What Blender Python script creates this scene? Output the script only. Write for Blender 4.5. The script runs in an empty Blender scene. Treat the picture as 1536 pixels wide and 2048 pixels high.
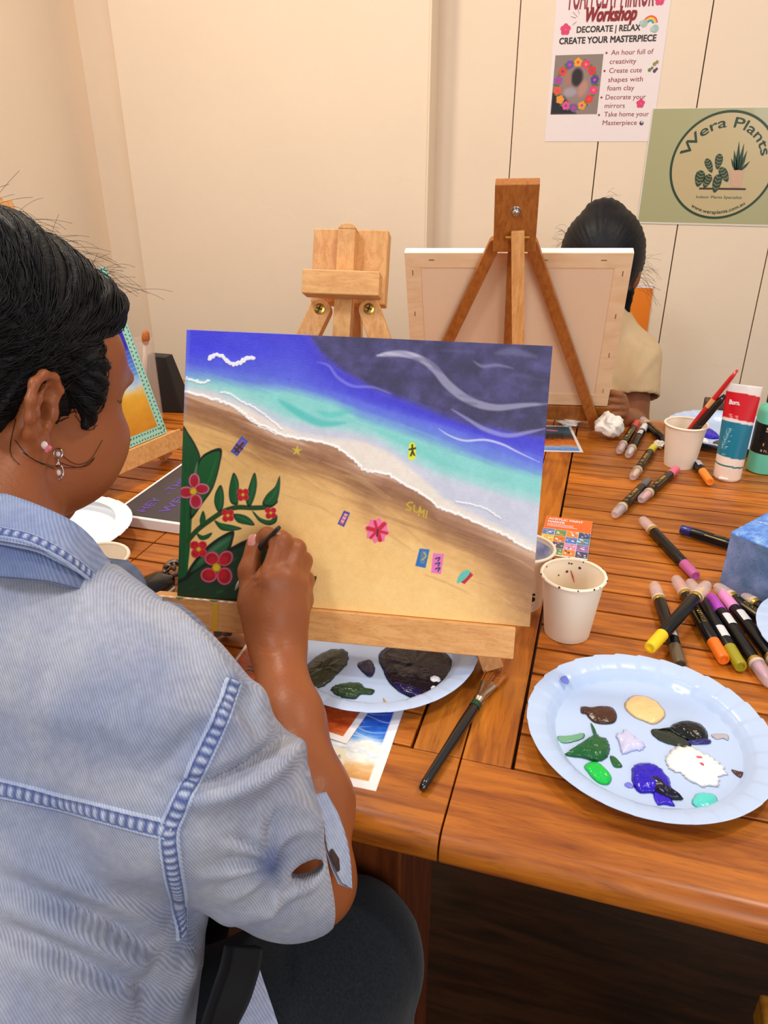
import bpy, math, random
import numpy as np
from mathutils import Vector, Matrix

# ---------------------------------------------------------------- camera, sky, lights, exposure
SC = bpy.context.scene
COL = SC.collection
F = 1500.0; CX, CY = 768.0, 1024.0                 # focal length and centre, in pixels of the 1536 x 2048 frame
PITCH = math.radians(25.98); YAW = math.radians(16.46)
U = 0.54; TZ = 0.75                                # eye height above the table, table height
CAM = np.array([0.0, 0.0, TZ + U])
FW = np.array([-math.sin(YAW)*math.cos(PITCH), math.cos(YAW)*math.cos(PITCH), -math.sin(PITCH)])
RT = np.array([math.cos(YAW), math.sin(YAW), 0.0])
UP = np.cross(RT, FW)

cd = bpy.data.cameras.new('camera'); cam = bpy.data.objects.new('camera', cd); COL.objects.link(cam)
cd.sensor_fit = 'VERTICAL'; cd.sensor_height = 36.0; cd.lens = 36.0*F/2048.0
cd.clip_start = 0.02; cd.clip_end = 50
m = Matrix.Identity(4)
for r in range(3):
    m[r][0], m[r][1], m[r][2], m[r][3] = RT[r], UP[r], -FW[r], CAM[r]
cam.matrix_world = m
SC.camera = cam

w = bpy.data.worlds.new('world'); SC.world = w; w.use_nodes = True
bg = w.node_tree.nodes['Background']; bg.inputs[0].default_value = (0.98, 0.93, 0.90, 1); bg.inputs[1].default_value = 0.42

def lamp(name, loc, target, power, size, color, size_y=None):
    ld = bpy.data.lights.new(name, 'AREA'); ld.energy = power; ld.color = color
    ld.shape = 'RECTANGLE' if size_y else 'DISK'; ld.size = size
    if size_y: ld.size_y = size_y
    o = bpy.data.objects.new(name, ld); COL.objects.link(o); o.location = loc
    o.rotation_euler = (Vector(target)-Vector(loc)).to_track_quat('-Z', 'Y').to_euler()
    return o
lamp('ceiling_lamp', (-1.05, 1.35, 2.75), (-0.45, 1.15, 0.7), 17, 0.22, (1.0, 0.86, 0.70))
lamp('ceiling_lamp', (0.75, 1.1, 2.75), (0.5, 1.0, 0.7), 12, 0.22, (1.0, 0.87, 0.72))
lamp('ceiling_lamp', (-0.9, -0.45, 2.7), (-0.4, 0.5, 0.9), 15, 0.5, (0.94, 0.96, 1.0))
lamp('fill_light', (1.5, -1.9, 2.0), (-0.1, 1.0, 0.9), 33, 1.5, (0.95, 0.96, 1.0), 1.4)  # unseen soft fill added behind the camera to brighten the canvas

SC.view_settings.view_transform = 'Standard'
SC.view_settings.look = 'None'
SC.view_settings.gamma = 1.0
SC.view_settings.use_curve_mapping = False
SC.view_settings.exposure = 0.25

# ---------------------------------------------------------------- placing helpers
def ray(px, py): return FW*F + RT*(px-CX) - UP*(py-CY)
def at(px, py, d): return CAM + ray(px, py)*(d/F)                  # point at a depth
def tab(px, py, z=0.0):                                            # point on the table (or z above it)
    d = ray(px, py); return CAM + d*(-(U-z)/d[2])
def onz(px, py, z):
    d = ray(px, py); return CAM + d*((z-CAM[2])/d[2])
def ony(px, py, y):
    d = ray(px, py); return CAM + d*(y/d[1])
def project(P):
    P = np.asarray(P, float)-CAM
    w_ = P@FW
    return CX+F*(P@RT)/w_, CY-F*(P@UP)/w_, w_
def nrm(v): v = np.asarray(v, float); return v/np.linalg.norm(v)

# ---------------------------------------------------------------- colour and materials
def lin(c):
    c = np.asarray(c, float)/255.0
    return np.where(c <= 0.04045, c/12.92, ((c+0.055)/1.055)**2.4)
def L4(c): return tuple(lin(c))+(1.0,)

def mat(name, col=None, rough=0.5, spec=0.5, metal=0.0, var=0.0, vscale=8.0, stretch=(1,1,1), bump=0.0, bscale=60.0,
        attr=False, trans=0.0, coat=0.0, alpha=1.0, sheen=0.0, sss=0.0, col2=None, bstretch=(1,1,1), detail=4.0):
    M = bpy.data.materials.new(name); M.use_nodes = True
    nt = M.node_tree; N = nt.nodes; Lk = nt.links
    b = N['Principled BSDF']
    b.inputs['Roughness'].default_value = rough
    b.inputs['Specular IOR Level'].default_value = spec
    b.inputs['Metallic'].default_value = metal
    b.inputs['Transmission Weight'].default_value = trans
    b.inputs['Coat Weight'].default_value = coat
    b.inputs['Alpha'].default_value = alpha
    b.inputs['Sheen Weight'].default_value = sheen
    if sss:
        b.inputs['Subsurface Weight'].default_value = sss
        b.inputs['Subsurface Radius'].default_value = (0.010, 0.004, 0.002)
        b.inputs['Subsurface Scale'].default_value = 0.5
    tc = N.new('ShaderNodeTexCoord')
    src = None
    if attr:
        a = N.new('ShaderNodeAttribute'); a.attribute_name = 'Col'; src = a.outputs['Color']
    if var or col2:
        mp = N.new('ShaderNodeMapping'); mp.inputs['Scale'].default_value = stretch
        Lk.new(tc.outputs['Object'], mp.inputs['Vector'])
        nz = N.new('ShaderNodeTexNoise'); nz.inputs['Scale'].default_value = vscale; nz.inputs['Detail'].default_value = detail
        Lk.new(mp.outputs['Vector'], nz.inputs['Vector'])
        if col2 is None:
            mr = N.new('ShaderNodeMapRange'); mr.inputs[1].default_value = 0.25; mr.inputs[2].default_value = 0.75
            mr.inputs[3].default_value = 1-var; mr.inputs[4].default_value = 1+var
            Lk.new(nz.outputs['Fac'], mr.inputs[0])
            mx = N.new('ShaderNodeVectorMath'); mx.operation = 'SCALE'
            if src is not None: Lk.new(src, mx.inputs[0])
            else: mx.inputs[0].default_value = tuple(lin(col))
            Lk.new(mr.outputs[0], mx.inputs['Scale']); src = mx.outputs[0]
        else:
            cr = N.new('ShaderNodeValToRGB'); cr.color_ramp.elements[0].position = 0.35; cr.color_ramp.elements[1].position = 0.65
            cr.color_ramp.elements[0].color = L4(col); cr.color_ramp.elements[1].color = L4(col2)
            Lk.new(nz.outputs['Fac'], cr.inputs[0]); src = cr.outputs[0]
    if src is not None: Lk.new(src, b.inputs['Base Color'])
    else: b.inputs['Base Color'].default_value = L4(col)
    if bump:
        mp2 = N.new('ShaderNodeMapping'); mp2.inputs['Scale'].default_value = bstretch
        Lk.new(tc.outputs['Object'], mp2.inputs['Vector'])
        n2 = N.new('ShaderNodeTexNoise'); n2.inputs['Scale'].default_value = bscale; n2.inputs['Detail'].default_value = 3
        Lk.new(mp2.outputs['Vector'], n2.inputs['Vector'])
        bp = N.new('ShaderNodeBump'); bp.inputs['Strength'].default_value = 1.0; bp.inputs['Distance'].default_value = bump
        Lk.new(n2.outputs['Fac'], bp.inputs['Height']); Lk.new(bp.outputs['Normal'], b.inputs['Normal'])
    return M

def wood(name, col, col2, scale=14.0, grain=(1, 14, 14), rough=0.35, attr=False, spec=0.5, pores=True):
    """two-tone stretched grain; with attr the per-board tone (attribute Col) multiplies it"""
    M = bpy.data.materials.new(name); M.use_nodes = True
    nt = M.node_tree; N = nt.nodes; Lk = nt.links; b = N['Principled BSDF']
    b.inputs['Roughness'].default_value = rough; b.inputs['Specular IOR Level'].default_value = spec
    tc = N.new('ShaderNodeTexCoord'); mp = N.new('ShaderNodeMapping'); mp.inputs['Scale'].default_value = grain
    Lk.new(tc.outputs['Object'], mp.inputs['Vector'])
    nz = N.new('ShaderNodeTexNoise'); nz.inputs['Scale'].default_value = scale; nz.inputs['Detail'].default_value = 6
    nz.inputs['Distortion'].default_value = 0.6
    Lk.new(mp.outputs['Vector'], nz.inputs['Vector'])
    cr = N.new('ShaderNodeValToRGB'); e = cr.color_ramp.elements
    e[0].position = 0.32; e[0].color = L4(col2); e[1].position = 0.62; e[1].color = L4(col)
    Lk.new(nz.outputs['Fac'], cr.inputs[0]); src = cr.outputs[0]
    if pores:
        mp3 = N.new('ShaderNodeMapping'); mp3.inputs['Scale'].default_value = tuple(g*1.0 for g in grain)
        Lk.new(tc.outputs['Object'], mp3.inputs['Vector'])
        n3 = N.new('ShaderNodeTexNoise'); n3.inputs['Scale'].default_value = scale*6; n3.inputs['Detail'].default_value = 2
        Lk.new(mp3.outputs['Vector'], n3.inputs['Vector'])
        r3 = N.new('ShaderNodeMapRange'); r3.inputs[1].default_value = 0.28; r3.inputs[2].default_value = 0.42
        r3.inputs[3].default_value = 0.72; r3.inputs[4].default_value = 1.0
        Lk.new(n3.outputs['Fac'], r3.inputs[0])
        sm = N.new('ShaderNodeVectorMath'); sm.operation = 'SCALE'
        Lk.new(src, sm.inputs[0]); Lk.new(r3.outputs[0], sm.inputs['Scale']); src = sm.outputs[0]
    if attr:
        a = N.new('ShaderNodeAttribute'); a.attribute_name = 'Col'
        mu = N.new('ShaderNodeVectorMath'); mu.operation = 'MULTIPLY'
        Lk.new(src, mu.inputs[0]); Lk.new(a.outputs['Color'], mu.inputs[1]); src = mu.outputs[0]
    Lk.new(src, b.inputs['Base Color'])
    bp = N.new('ShaderNodeBump'); bp.inputs['Distance'].default_value = 0.0004; bp.inputs['Strength'].default_value = 0.6
    Lk.new(nz.outputs['Fac'], bp.inputs['Height']); Lk.new(bp.outputs['Normal'], b.inputs['Normal'])
    return M

# ---------------------------------------------------------------- objects
def thing(name, label, cat, loc=(0, 0, 0), group=None, kind=None):
    o = bpy.data.objects.new(name, None); COL.objects.link(o)
    o.location = tuple(loc); o.empty_display_size = 0.02
    tag(o, label, cat, group, kind); return o
def tag(o, label=None, cat=None, group=None, kind=None):
    if label: o['label'] = label
    if cat: o['category'] = cat
    if group: o['group'] = group
    if kind: o['kind'] = kind
    return o
def link(name, me, parent=None, mats=None):
    o = bpy.data.objects.new(name, me); COL.objects.link(o)
    if mats is not None:
        for q in (mats if isinstance(mats, (list, tuple)) else [mats]): me.materials.append(q)
    if parent is not None:
        o.parent = parent
        mw = Matrix.Translation(parent.location)
        p = parent.parent
        if p is None: o.matrix_parent_inverse = (Matrix.Translation(parent.location) @ parent.rotation_euler.to_matrix().to_4x4()).inverted()
        else: o.matrix_parent_inverse = Matrix.Identity(4)
    return o
def obj(name, V, Fc, mats, parent=None, smooth=False, mi=None, col=None, bevel=0.0, segs=2, sharp=None):
    me = bpy.data.meshes.new(name)
    V = np.asarray(V, dtype=np.float64)
    if isinstance(Fc, np.ndarray):
        n, k = Fc.shape
        me.vertices.add(len(V)); me.vertices.foreach_set('co', V.astype(np.float32).ravel())
        me.loops.add(n*k); me.loops.foreach_set('vertex_index', Fc.astype(np.int32).ravel())
        me.polygons.add(n); me.polygons.foreach_set('loop_start', (np.arange(n)*k).astype(np.int32))
        me.update(calc_edges=True)
    else:
        me.from_pydata([tuple(v) for v in V], [], [tuple(f) for f in Fc])
    me.validate()
    if mi is not None: me.polygons.foreach_set('material_index', np.asarray(mi, np.int32))
    if col is not None:
        ca = me.color_attributes.new('Col', 'FLOAT_COLOR', 'POINT')
        c4 = np.ones((len(V), 4), np.float32); c4[:, :3] = col
        ca.data.foreach_set('color', c4.ravel())
    if smooth:
        me.polygons.foreach_set('use_smooth', np.ones(len(me.polygons), bool))
    o = link(name, me, parent, mats)
    if bevel:
        md = o.modifiers.new('bevel', 'BEVEL'); md.width = bevel; md.segments = segs; md.limit_method = 'ANGLE'; md.angle_limit = math.radians(40)
        if smooth is None or smooth is False:
            me.polygons.foreach_set('use_smooth', np.ones(len(me.polygons), bool))
            md.harden_normals = True
    return o

class MB:
    """collects shapes into one mesh"""
    def __init__(s): s.V = []; s.F = []; s.M = []; s.n = 0; s.C = []
    def add(s, V, Fc, mi=0, col=None):
        V = np.asarray(V, float); s.V.append(V)
        for f in Fc: s.F.append(tuple(int(i)+s.n for i in f)); s.M.append(mi)
        s.C.append(np.tile(np.array(col if col is not None else (1, 1, 1), float), (len(V), 1)))
        s.n += len(V); return s
    def box(s, lo, hi, fr=None, mi=0, col=None):
        x0, y0, z0 = lo; x1, y1, z1 = hi
        V = np.array([(x, y, z) for z in (z0, z1) for y in (y0, y1) for x in (x0, x1)], float)
        if fr is not None: V = fr(V)
        return s.add(V, [(0, 2, 3, 1), (4, 5, 7, 6), (0, 1, 5, 4), (2, 6, 7, 3), (0, 4, 6, 2), (1, 3, 7, 5)], mi, col)
    def bar(s, a, b, wx, wy, side, mi=0):
        """rectangular bar a->b, width wx along side, wy across"""
        a = np.array(a, float); b = np.array(b, float); t = nrm(b-a); sd = np.array(side, float); sd = nrm(sd-t*(sd@t)); up = np.cross(t, sd)
        V = [p+sd*i*wx/2+up*j*wy/2 for p in (a, b) for j in (-1, 1) for i in (-1, 1)]
        return s.add(V, [(0, 2, 3, 1), (4, 5, 7, 6), (0, 1, 5, 4), (2, 6, 7, 3), (0, 4, 6, 2), (1, 3, 7, 5)], mi)
    def tube(s, pts, rad, n=10, mi=0, cap=True, flat=1.0, col=None):
        pts = np.asarray(pts, float); rad = np.broadcast_to(np.asarray(rad, float), (len(pts),))
        T = np.gradient(pts, axis=0); T /= np.linalg.norm(T, axis=1)[:, None]+1e-12
        u = np.cross(T[0], (0, 0, 1)); u = nrm(u) if np.linalg.norm(u) > 1e-4 else np.array((1., 0, 0))
        V = []
        for p, t, r in zip(pts, T, rad):
            u = u-t*(u@t); u = nrm(u); v = np.cross(t, u)
            for k in range(n):
                a = 2*math.pi*k/n; V.append(p+r*(u*math.cos(a)+v*math.sin(a)*flat))
        Fc = []
        for i in range(len(pts)-1):
            for k in range(n):
                k2 = (k+1) % n; Fc.append((i*n+k, i*n+k2, (i+1)*n+k2, (i+1)*n+k))
        if cap:
            Fc.append(tuple(range(n-1, -1, -1))); Fc.append(tuple((len(pts)-1)*n+k for k in range(n)))
        return s.add(V, Fc, mi, col)
    def lathe(s, prof, n=40, fr=None, mi=0, closed=False, miz=None):
        """prof: list of (r, z); around z"""
        P = np.asarray(prof, float); V = []
        for r, z in P:
            for k in range(n):
                a = 2*math.pi*k/n; V.append((r*math.cos(a), r*math.sin(a), z))
        V = np.array(V)
        if fr is not None: V = fr(V)
        base = s.n
        Fc = []; mm = []
        for i in range(len(P)-1):
            for k in range(n):
                k2 = (k+1) % n; Fc.append((i*n+k, i*n+k2, (i+1)*n+k2, (i+1)*n+k)); mm.append(miz[i] if miz else mi)
        s.add(V, Fc, mi)
        s.M[-len(Fc):] = mm
        return s
    def build(s, name, mats, parent=None, smooth=False, bevel=0.0, segs=2, usecol=False):
        V = np.concatenate(s.V)
        return obj(name, V, s.F, mats, parent, smooth, s.M, np.concatenate(s.C) if usecol else None, bevel, segs)

def frame(o, x, y, z):
    o = np.asarray(o, float); R = np.stack([x, y, z])
    return lambda V: o+np.asarray(V, float)@R
def smooth_by_angle(o, deg=40):
    me = o.data
    me.polygons.foreach_set('use_smooth', np.ones(len(me.polygons), bool))
    try: me.set_sharp_from_angle(angle=math.radians(deg))
    except Exception: pass
    return o

def catmull(pts, n=8, closed=False):
    P = np.asarray(pts, float); N = len(P); out = []
    rng = range(N if closed else N-1)
    for i in rng:
        if closed: p0, p1, p2, p3 = P[(i-1) % N], P[i], P[(i+1) % N], P[(i+2) % N]
        else: p0, p1, p2, p3 = P[max(i-1, 0)], P[i], P[i+1], P[min(i+2, N-1)]
        for k in range(n):
            t = k/n
            out.append(0.5*((2*p1)+(-p0+p2)*t+(2*p0-5*p1+4*p2-p3)*t*t+(-p0+3*p1-3*p2+p3)*t**3))
    if not closed: out.append(P[-1])
    return np.array(out)

# ---------------------------------------------------------------- painting on a dense grid (pigment per vertex)
class Ras:
    def __init__(s, X, Y, base=(255, 255, 255)):
        s.X = np.asarray(X, float).ravel(); s.Y = np.asarray(Y, float).ravel()
        s.C = np.tile(np.array(base, float), (len(s.X), 1)); s.H = np.zeros(len(s.X))
    def _sel(s, P, pad):
        lo = P.min(0)-pad; hi = P.max(0)+pad
        return np.nonzero((s.X > lo[0]) & (s.X < hi[0]) & (s.Y > lo[1]) & (s.Y < hi[1]))[0]
    def blend(s, idx, a, col, h=0):
        a = np.clip(a, 0, 1)[:, None]; s.C[idx] = s.C[idx]*(1-a)+np.asarray(col, float)*a
        if h: s.H[idx] = np.maximum(s.H[idx], h*a[:, 0])
    def dist(s, idx, P, closed=False):
        x = s.X[idx]; y = s.Y[idx]; best = np.full(len(idx), 1e9); tt = np.zeros(len(idx)); n = len(P)
        for i in range(n if closed else n-1):
            a = P[i]; b = P[(i+1) % n]; d = b-a; l2 = d@d+1e-12
            t = np.clip(((x-a[0])*d[0]+(y-a[1])*d[1])/l2, 0, 1)
            dd = np.hypot(x-a[0]-t*d[0], y-a[1]-t*d[1]); k = dd < best
            best[k] = dd[k]; tt[k] = (i+t[k])/max(n-1, 1)
        return best, tt
    def inside(s, idx, P):
        x = s.X[idx]; y = s.Y[idx]; c = np.zeros(len(idx), bool); n = len(P)
        for i in range(n):
            a = P[i]; b = P[i-1]
            if a[1] == b[1]: continue
            k = (a[1] > y) != (b[1] > y)
            c ^= k & (x < (b[0]-a[0])*(y-a[1])/(b[1]-a[1])+a[0])
        return c
    def fill(s, pts, col, soft=1.5, alpha=1.0, curve=True, h=0, rim=None, rimw=4):
        P = catmull(pts, 5, True) if curve else np.asarray(pts, float)
        idx = s._sel(P, soft*2)
        if len(idx) == 0: return
        d, _ = s.dist(idx, P, True); ins = s.inside(idx, P); sd = np.where(ins, d, -d)
        a = np.clip(sd/soft+0.5, 0, 1)*alpha
        s.blend(idx, a, col, h)
        if rim is not None:
            k = np.clip(1-np.abs(sd-rimw*0.5)/(rimw*0.6), 0, 1)*ins
            s.blend(idx, k*0.9, rim)
    def stroke(s, pts, wdt, col, soft=2.0, alpha=1.0, taper=False, curve=True, h=0):
        P = catmull(pts, 6) if curve and len(pts) > 2 else np.asarray(pts, float)
        idx = s._sel(P, wdt+soft*2)
        if len(idx) == 0: return
        d, t = s.dist(idx, P)
        ww = wdt/2*(np.sin(np.pi*np.clip(t, 0.03, 0.97))**0.6 if taper else 1.0)
        s.blend(idx, np.clip((ww-d)/soft+0.5, 0, 1)*alpha, col, h)
    def ell(s, cx, cy, rx, ry, col, ang=0, soft=1.5, alpha=1.0, rim=None, h=0):
        a = math.radians(ang); t = np.linspace(0, 2*math.pi, 25)[:-1]
        P = np.stack([cx+rx*np.cos(t)*math.cos(a)-ry*np.sin(t)*math.sin(a), cy+rx*np.cos(t)*math.sin(a)+ry*np.sin(t)*math.cos(a)], 1)
        s.fill(P, col, soft, alpha, False, h, rim, min(rx, ry)*0.3)
    def linear(s): return lin(np.clip(s.C, 0, 255))

def vnoise(X, Y, seed=0, octaves=4):
    rs = np.random.RandomState(seed); out = np.zeros_like(np.asarray(X, float)); amp = 1.0; fr = 1.0
    for _ in range(octaves):
        T = rs.rand(64, 64); x = X*fr; y = Y*fr
        xi = np.floor(x).astype(int); yi = np.floor(y).astype(int); u = x-xi; v = y-yi
        u = u*u*(3-2*u); v = v*v*(3-2*v)
        g = lambda i, j: T[i % 64, j % 64]
        out += amp*((g(xi, yi)*(1-u)+g(xi+1, yi)*u)*(1-v)+(g(xi, yi+1)*(1-u)+g(xi+1, yi+1)*u)*v-0.5)
        amp *= 0.5; fr *= 2.03
    return out
def grid_faces(nx, ny):
    i = np.arange((nx-1)*(ny-1)); r = i//(nx-1); c = i % (nx-1); a = r*nx+c
    return np.stack([a, a+1, a+nx+1, a+nx], 1)
def sheet(name, fr, wdt, hgt, nx, ny, painter, mats, parent=None, relief=0.0, thick=0.0, flip=False, edge=None):
    """printed / painted rectangle: local x right, y up (0..w, 0..h), z outwards; painter(Ras) works in unit coords u right, v down"""
    u, v = np.meshgrid(np.linspace(0, 1, nx), np.linspace(0, 1, ny))
    R = Ras(u*1000, v*1000*hgt/wdt); painter(R)
    V = np.stack([u.ravel()*wdt, (1-v.ravel())*hgt, R.H*relief], 1)
    Fc = grid_faces(nx, ny)[:, ::-1]
    col = R.linear()
    if thick:
        ring = np.concatenate([np.arange(nx), np.arange(1, ny)*nx+nx-1, (ny-1)*nx+np.arange(nx-2, -1, -1), np.arange(ny-2, 0, -1)*nx])
        n0 = len(V); B = V[ring].copy(); B[:, 2] = -thick
        V = np.concatenate([V, B]); ec = col[ring] if edge is None else np.tile(lin(edge), (len(ring), 1))
        if edge is not None:
            V = np.concatenate([V, V[ring]]); t0 = n0+len(ring); top = t0+np.arange(len(ring)); col = np.concatenate([col, ec, ec])
        else: top = ring; col = np.concatenate([col, ec])
        b = n0+np.arange(len(ring)); k = np.arange(len(ring)); k2 = (k+1) % len(ring)
        Fc = np.concatenate([Fc, np.stack([top[k], b[k], b[k2], top[k2]], 1)[:, ::-1]])
        c = np.array([[0, 0, -thick], [wdt, 0, -thick], [wdt, hgt, -thick], [0, hgt, -thick]]); n1 = len(V)
        V = np.concatenate([V, c]); col = np.concatenate([col, np.tile(ec[0], (4, 1))]); Fc = np.concatenate([Fc, [[n1+3, n1+2, n1+1, n1]]])
    return obj(name, fr(V), Fc, mats, parent, smooth=bool(relief), col=col)

# ---------------------------------------------------------------- lettering
def text_mesh(body, shear=0.0):
    cu = bpy.data.curves.new('lettering', 'FONT'); cu.body = body; cu.size = 1.0; cu.resolution_u = 3; cu.shear = shear
    cu.fill_mode = 'FRONT'
    o = bpy.data.objects.new('lettering', cu); COL.objects.link(o)
    dg = bpy.context.evaluated_depsgraph_get(); dg.update()
    me = bpy.data.meshes.new_from_object(o.evaluated_get(dg))
    n = len(me.vertices); V = np.zeros(n*3, np.float32); me.vertices.foreach_get('co', V); V = V.reshape(-1, 3).astype(float)
    Fc = [tuple(p.vertices) for p in me.polygons]
    bpy.data.objects.remove(o); bpy.data.curves.remove(cu); bpy.data.meshes.remove(me)
    return V, Fc
def text_fit(mb, body, x0, x1, y, fr, h=None, z=0.0006, mi=0, bold=0.0, shear=0.0):
    """letters from x0 to x1 on base line y of a local frame, cap height free or h; bold thickens by an offset copy"""
    V, Fc = text_mesh(body, shear); lo = V.min(0); hi = V.max(0)
    s = (x1-x0)/(hi[0]-lo[0]); sy = s if h is None else h/0.73
    W = np.stack([x0+(V[:, 0]-lo[0])*s, y+V[:, 1]*sy, np.full(len(V), z)], 1)
    for k, (dx, dy) in enumerate([(0, 0)]+([(bold, 0), (0, bold), (bold, bold)] if bold else [])):
        mb.add(fr(W+np.array([dx, dy, 0.00003*k])), Fc, mi)

# ================================================================= the setting
M_WALL = mat('wall_paint', (238, 218, 193), rough=0.75, spec=0.25, var=0.025, vscale=3.0, bump=0.0006, bscale=45)
M_GAP = mat('wall_gap', (120, 95, 70), rough=0.9)
M_FLOOR = wood('floor_wood', (74, 44, 26), (40, 22, 13), scale=6, grain=(1, 9, 1), rough=0.4)
YW = 2.5; YP = 2.39
def struct(o): o['kind'] = 'structure'; return o
b = MB(); b.box((-4, -2.5, -0.05), (4, YW+0.2, 0)); struct(b.build('floor', M_FLOOR))
# the board wall: boards with narrow open joints
seams = [ony(1041, 12, YW)[0], ony(1196, 285, YW)[0], ony(1428, 0, YW)[0], ony(1534, 511, YW)[0]]
b = MB(); xs = [-1.95]+seams+[seams[-1]+0.27, seams[-1]+0.54, seams[-1]+0.81, 2.2]
for i in range(len(xs)-1):
    b.box((xs[i]+(0.0015 if i else 0), YW, 0), (xs[i+1]-0.0015, YW+0.03, 3.0))
struct(b.build('wall_back', M_WALL, bevel=0.001))
b = MB(); b.box((-2.0, YW+0.012, 0), (2.2, YW+0.05, 3.0)); struct(b.build('wall_back_lining', M_GAP))
xl, xr = -0.665*YP, ony(857, 230, YP)[0]
b = MB(); b.box((xl, YP, 0), (xr, YW-0.0005, 3.0)); struct(b.build('wall_pier', M_WALL, bevel=0.004))
xc = ony(146, 0, YW)[0]
b = MB(); b.box((xc-0.1, -1.0, 0), (xc, YW-0.0005, 3.0)); struct(b.build('wall_left', M_WALL))
b = MB(); b.box((xr-0.002, YP-0.0045, 0), (xr+0.0045, YP+0.010, 3.0)); struct(b.build('trim_1', M_WALL, bevel=0.002))

# ================================================================= the table
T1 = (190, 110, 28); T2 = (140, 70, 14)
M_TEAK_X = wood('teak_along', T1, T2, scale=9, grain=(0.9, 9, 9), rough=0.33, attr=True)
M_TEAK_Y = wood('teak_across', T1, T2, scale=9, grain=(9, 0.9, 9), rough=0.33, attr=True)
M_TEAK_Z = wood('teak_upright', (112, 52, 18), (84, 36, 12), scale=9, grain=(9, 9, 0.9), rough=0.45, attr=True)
YF, YB = 0.453, 1.668; XS = -0.085; Y0 = 0.556; PIT = 0.0512; NSL = 20; YE = Y0+PIT*NSL
TH = 0.030
rng = random.Random(4)
table = thing('dining_table', 'large slatted teak table with rounded edge, strewn with painting supplies', 'table', (0, 1.05, 0))
def tone(s=0.16):
    t = 1+rng.uniform(-s, s); return (t, t*(1+rng.uniform(-0.04, 0.04)), t*(1+rng.uniform(-0.08, 0.05)))
def rail(mb, x0, x1, y0, y1, round_front=False, mi=0, col=None):
    """board with a rounded nose towards -y"""
    if not round_front: return mb.box((x0, y0, TZ-TH), (x1, y1, TZ), mi=mi, col=col)
    prof = [(y1, TZ), ]
    r = 0.017
    for k in range(9):
        a = math.pi/2+k*math.pi/16; prof.append((y0+r+r*math.cos(a), TZ-r+r*math.sin(a)))
    for k in range(5):
        a = math.pi+k*math.pi/8; prof.append((y0+0.006+0.006*math.cos(a), TZ-TH+0.006+0.006*math.sin(a)))
    prof.append((y1, TZ-TH))
    n = len(prof); V = [(x, y, z) for x in (x0, x1) for y, z in prof]
    Fc = [(i, (i+1) % n, n+(i+1) % n, n+i) for i in range(n)]+[tuple(range(n-1, -1, -1)), tuple(range(n, 2*n))]
    return mb.add(V, Fc, mi, col)
def leaf(name, x0, x1, sx0, sx1, cross):
    """a hinged leaf: solid frame round a field of slats"""
    f = MB()
    rail(f, x0, x1, YF, Y0-0.0012, True, 0, tone(0.05)); rail(f, x0, x1, YE+0.0012, YB, False, 0, tone(0.05))
    f.box((x0, Y0-0.0006, TZ-TH), (sx0-0.0022, YE+0.0006, TZ), mi=1, col=tone(0.05))
    f.box((sx1+0.0022, Y0-0.0006, TZ-TH), (x1, YE+0.0006, TZ), mi=1, col=tone(0.05))
    o = f.build(name, [M_TEAK_X, M_TEAK_Y], table, usecol=True, bevel=0.0012)
    s = MB()
    for i in range(NSL):
        cuts = [sx0]
        if cross: cuts += [c for c in cross]
        cuts.append(sx1)
        for a, c in zip(cuts[:-1], cuts[1:]):
            if c-a < 0.01: continue
            s.box((a+0.0008, Y0+i*PIT+0.0019, TZ-0.022), (c-0.0008, Y0+(i+1)*PIT-0.0019, TZ-0.0006), col=tone())
    s.build('slat_field', [M_TEAK_X], o, usecol=True, bevel=0.0013)
    u = MB(); u.box((sx0, Y0, TZ-0.0295), (sx1, YE, TZ-0.0235)); u.build('backing_board', mat('backing', (34, 16, 8), rough=0.8), o)
leaf('table_leaf', XS+0.0007, 1.02, -0.034, 0.95, [])
leaf('table_leaf', -1.20, XS-0.0007, -1.13, -0.136, [-0.62])
ap = MB(); ap.box((-1.05, 0.545, TZ-TH-0.075), (0.90, 0.565, TZ-TH)); ap.box((-1.05, 1.555, TZ-TH-0.075), (0.90, 1.575, TZ-TH))
ap.box((-1.05, 0.545, TZ-TH-0.075), (-1.03, 1.575, TZ-TH)); ap.box((0.88, 0.545, TZ-TH-0.075), (0.90, 1.575, TZ-TH))
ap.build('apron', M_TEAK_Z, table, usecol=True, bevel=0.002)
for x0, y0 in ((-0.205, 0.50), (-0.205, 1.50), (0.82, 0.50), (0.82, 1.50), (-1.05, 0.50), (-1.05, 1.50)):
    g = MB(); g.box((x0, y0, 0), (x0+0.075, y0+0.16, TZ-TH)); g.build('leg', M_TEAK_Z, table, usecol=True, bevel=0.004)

# ================================================================= easels
M_BEECH = wood('beech', (232, 172, 104), (214, 148, 82), scale=16, grain=(1.2, 10, 10), rough=0.42)
M_BEECH_V = wood('beech_upright', (226, 166, 98), (206, 140, 74), scale=16, grain=(10, 10, 1.2), rough=0.42)
M_BEECH_D = wood('beech_dark', (176, 108, 44), (152, 86, 30), scale=16, grain=(10, 10, 1.2), rough=0.42)
M_BRASS = mat('brass', (205, 160, 75), rough=0.28, metal=1.0)
M_STEEL = mat('steel', (190, 185, 180), rough=0.25, metal=1.0)
M_DARK = mat('screw_slot', (40, 28, 16), rough=0.7)
M_STRETCH = mat('raw_canvas', (240, 212, 176), rough=0.85, bump=0.0004, bscale=700, var=0.03, vscale=5)
M_BARWOOD = wood('stretcher_pine', (244, 214, 172), (236, 200, 152), scale=8, grain=(2, 8, 8), rough=0.6, pores=False)
M_PAINTED = mat('painted_canvas', attr=True, rough=0.42, spec=0.45, bump=0.00035, bscale=900)
M_PRIMED = mat('primed_canvas', (244, 240, 236), rough=0.7, bump=0.0003, bscale=900)
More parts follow.
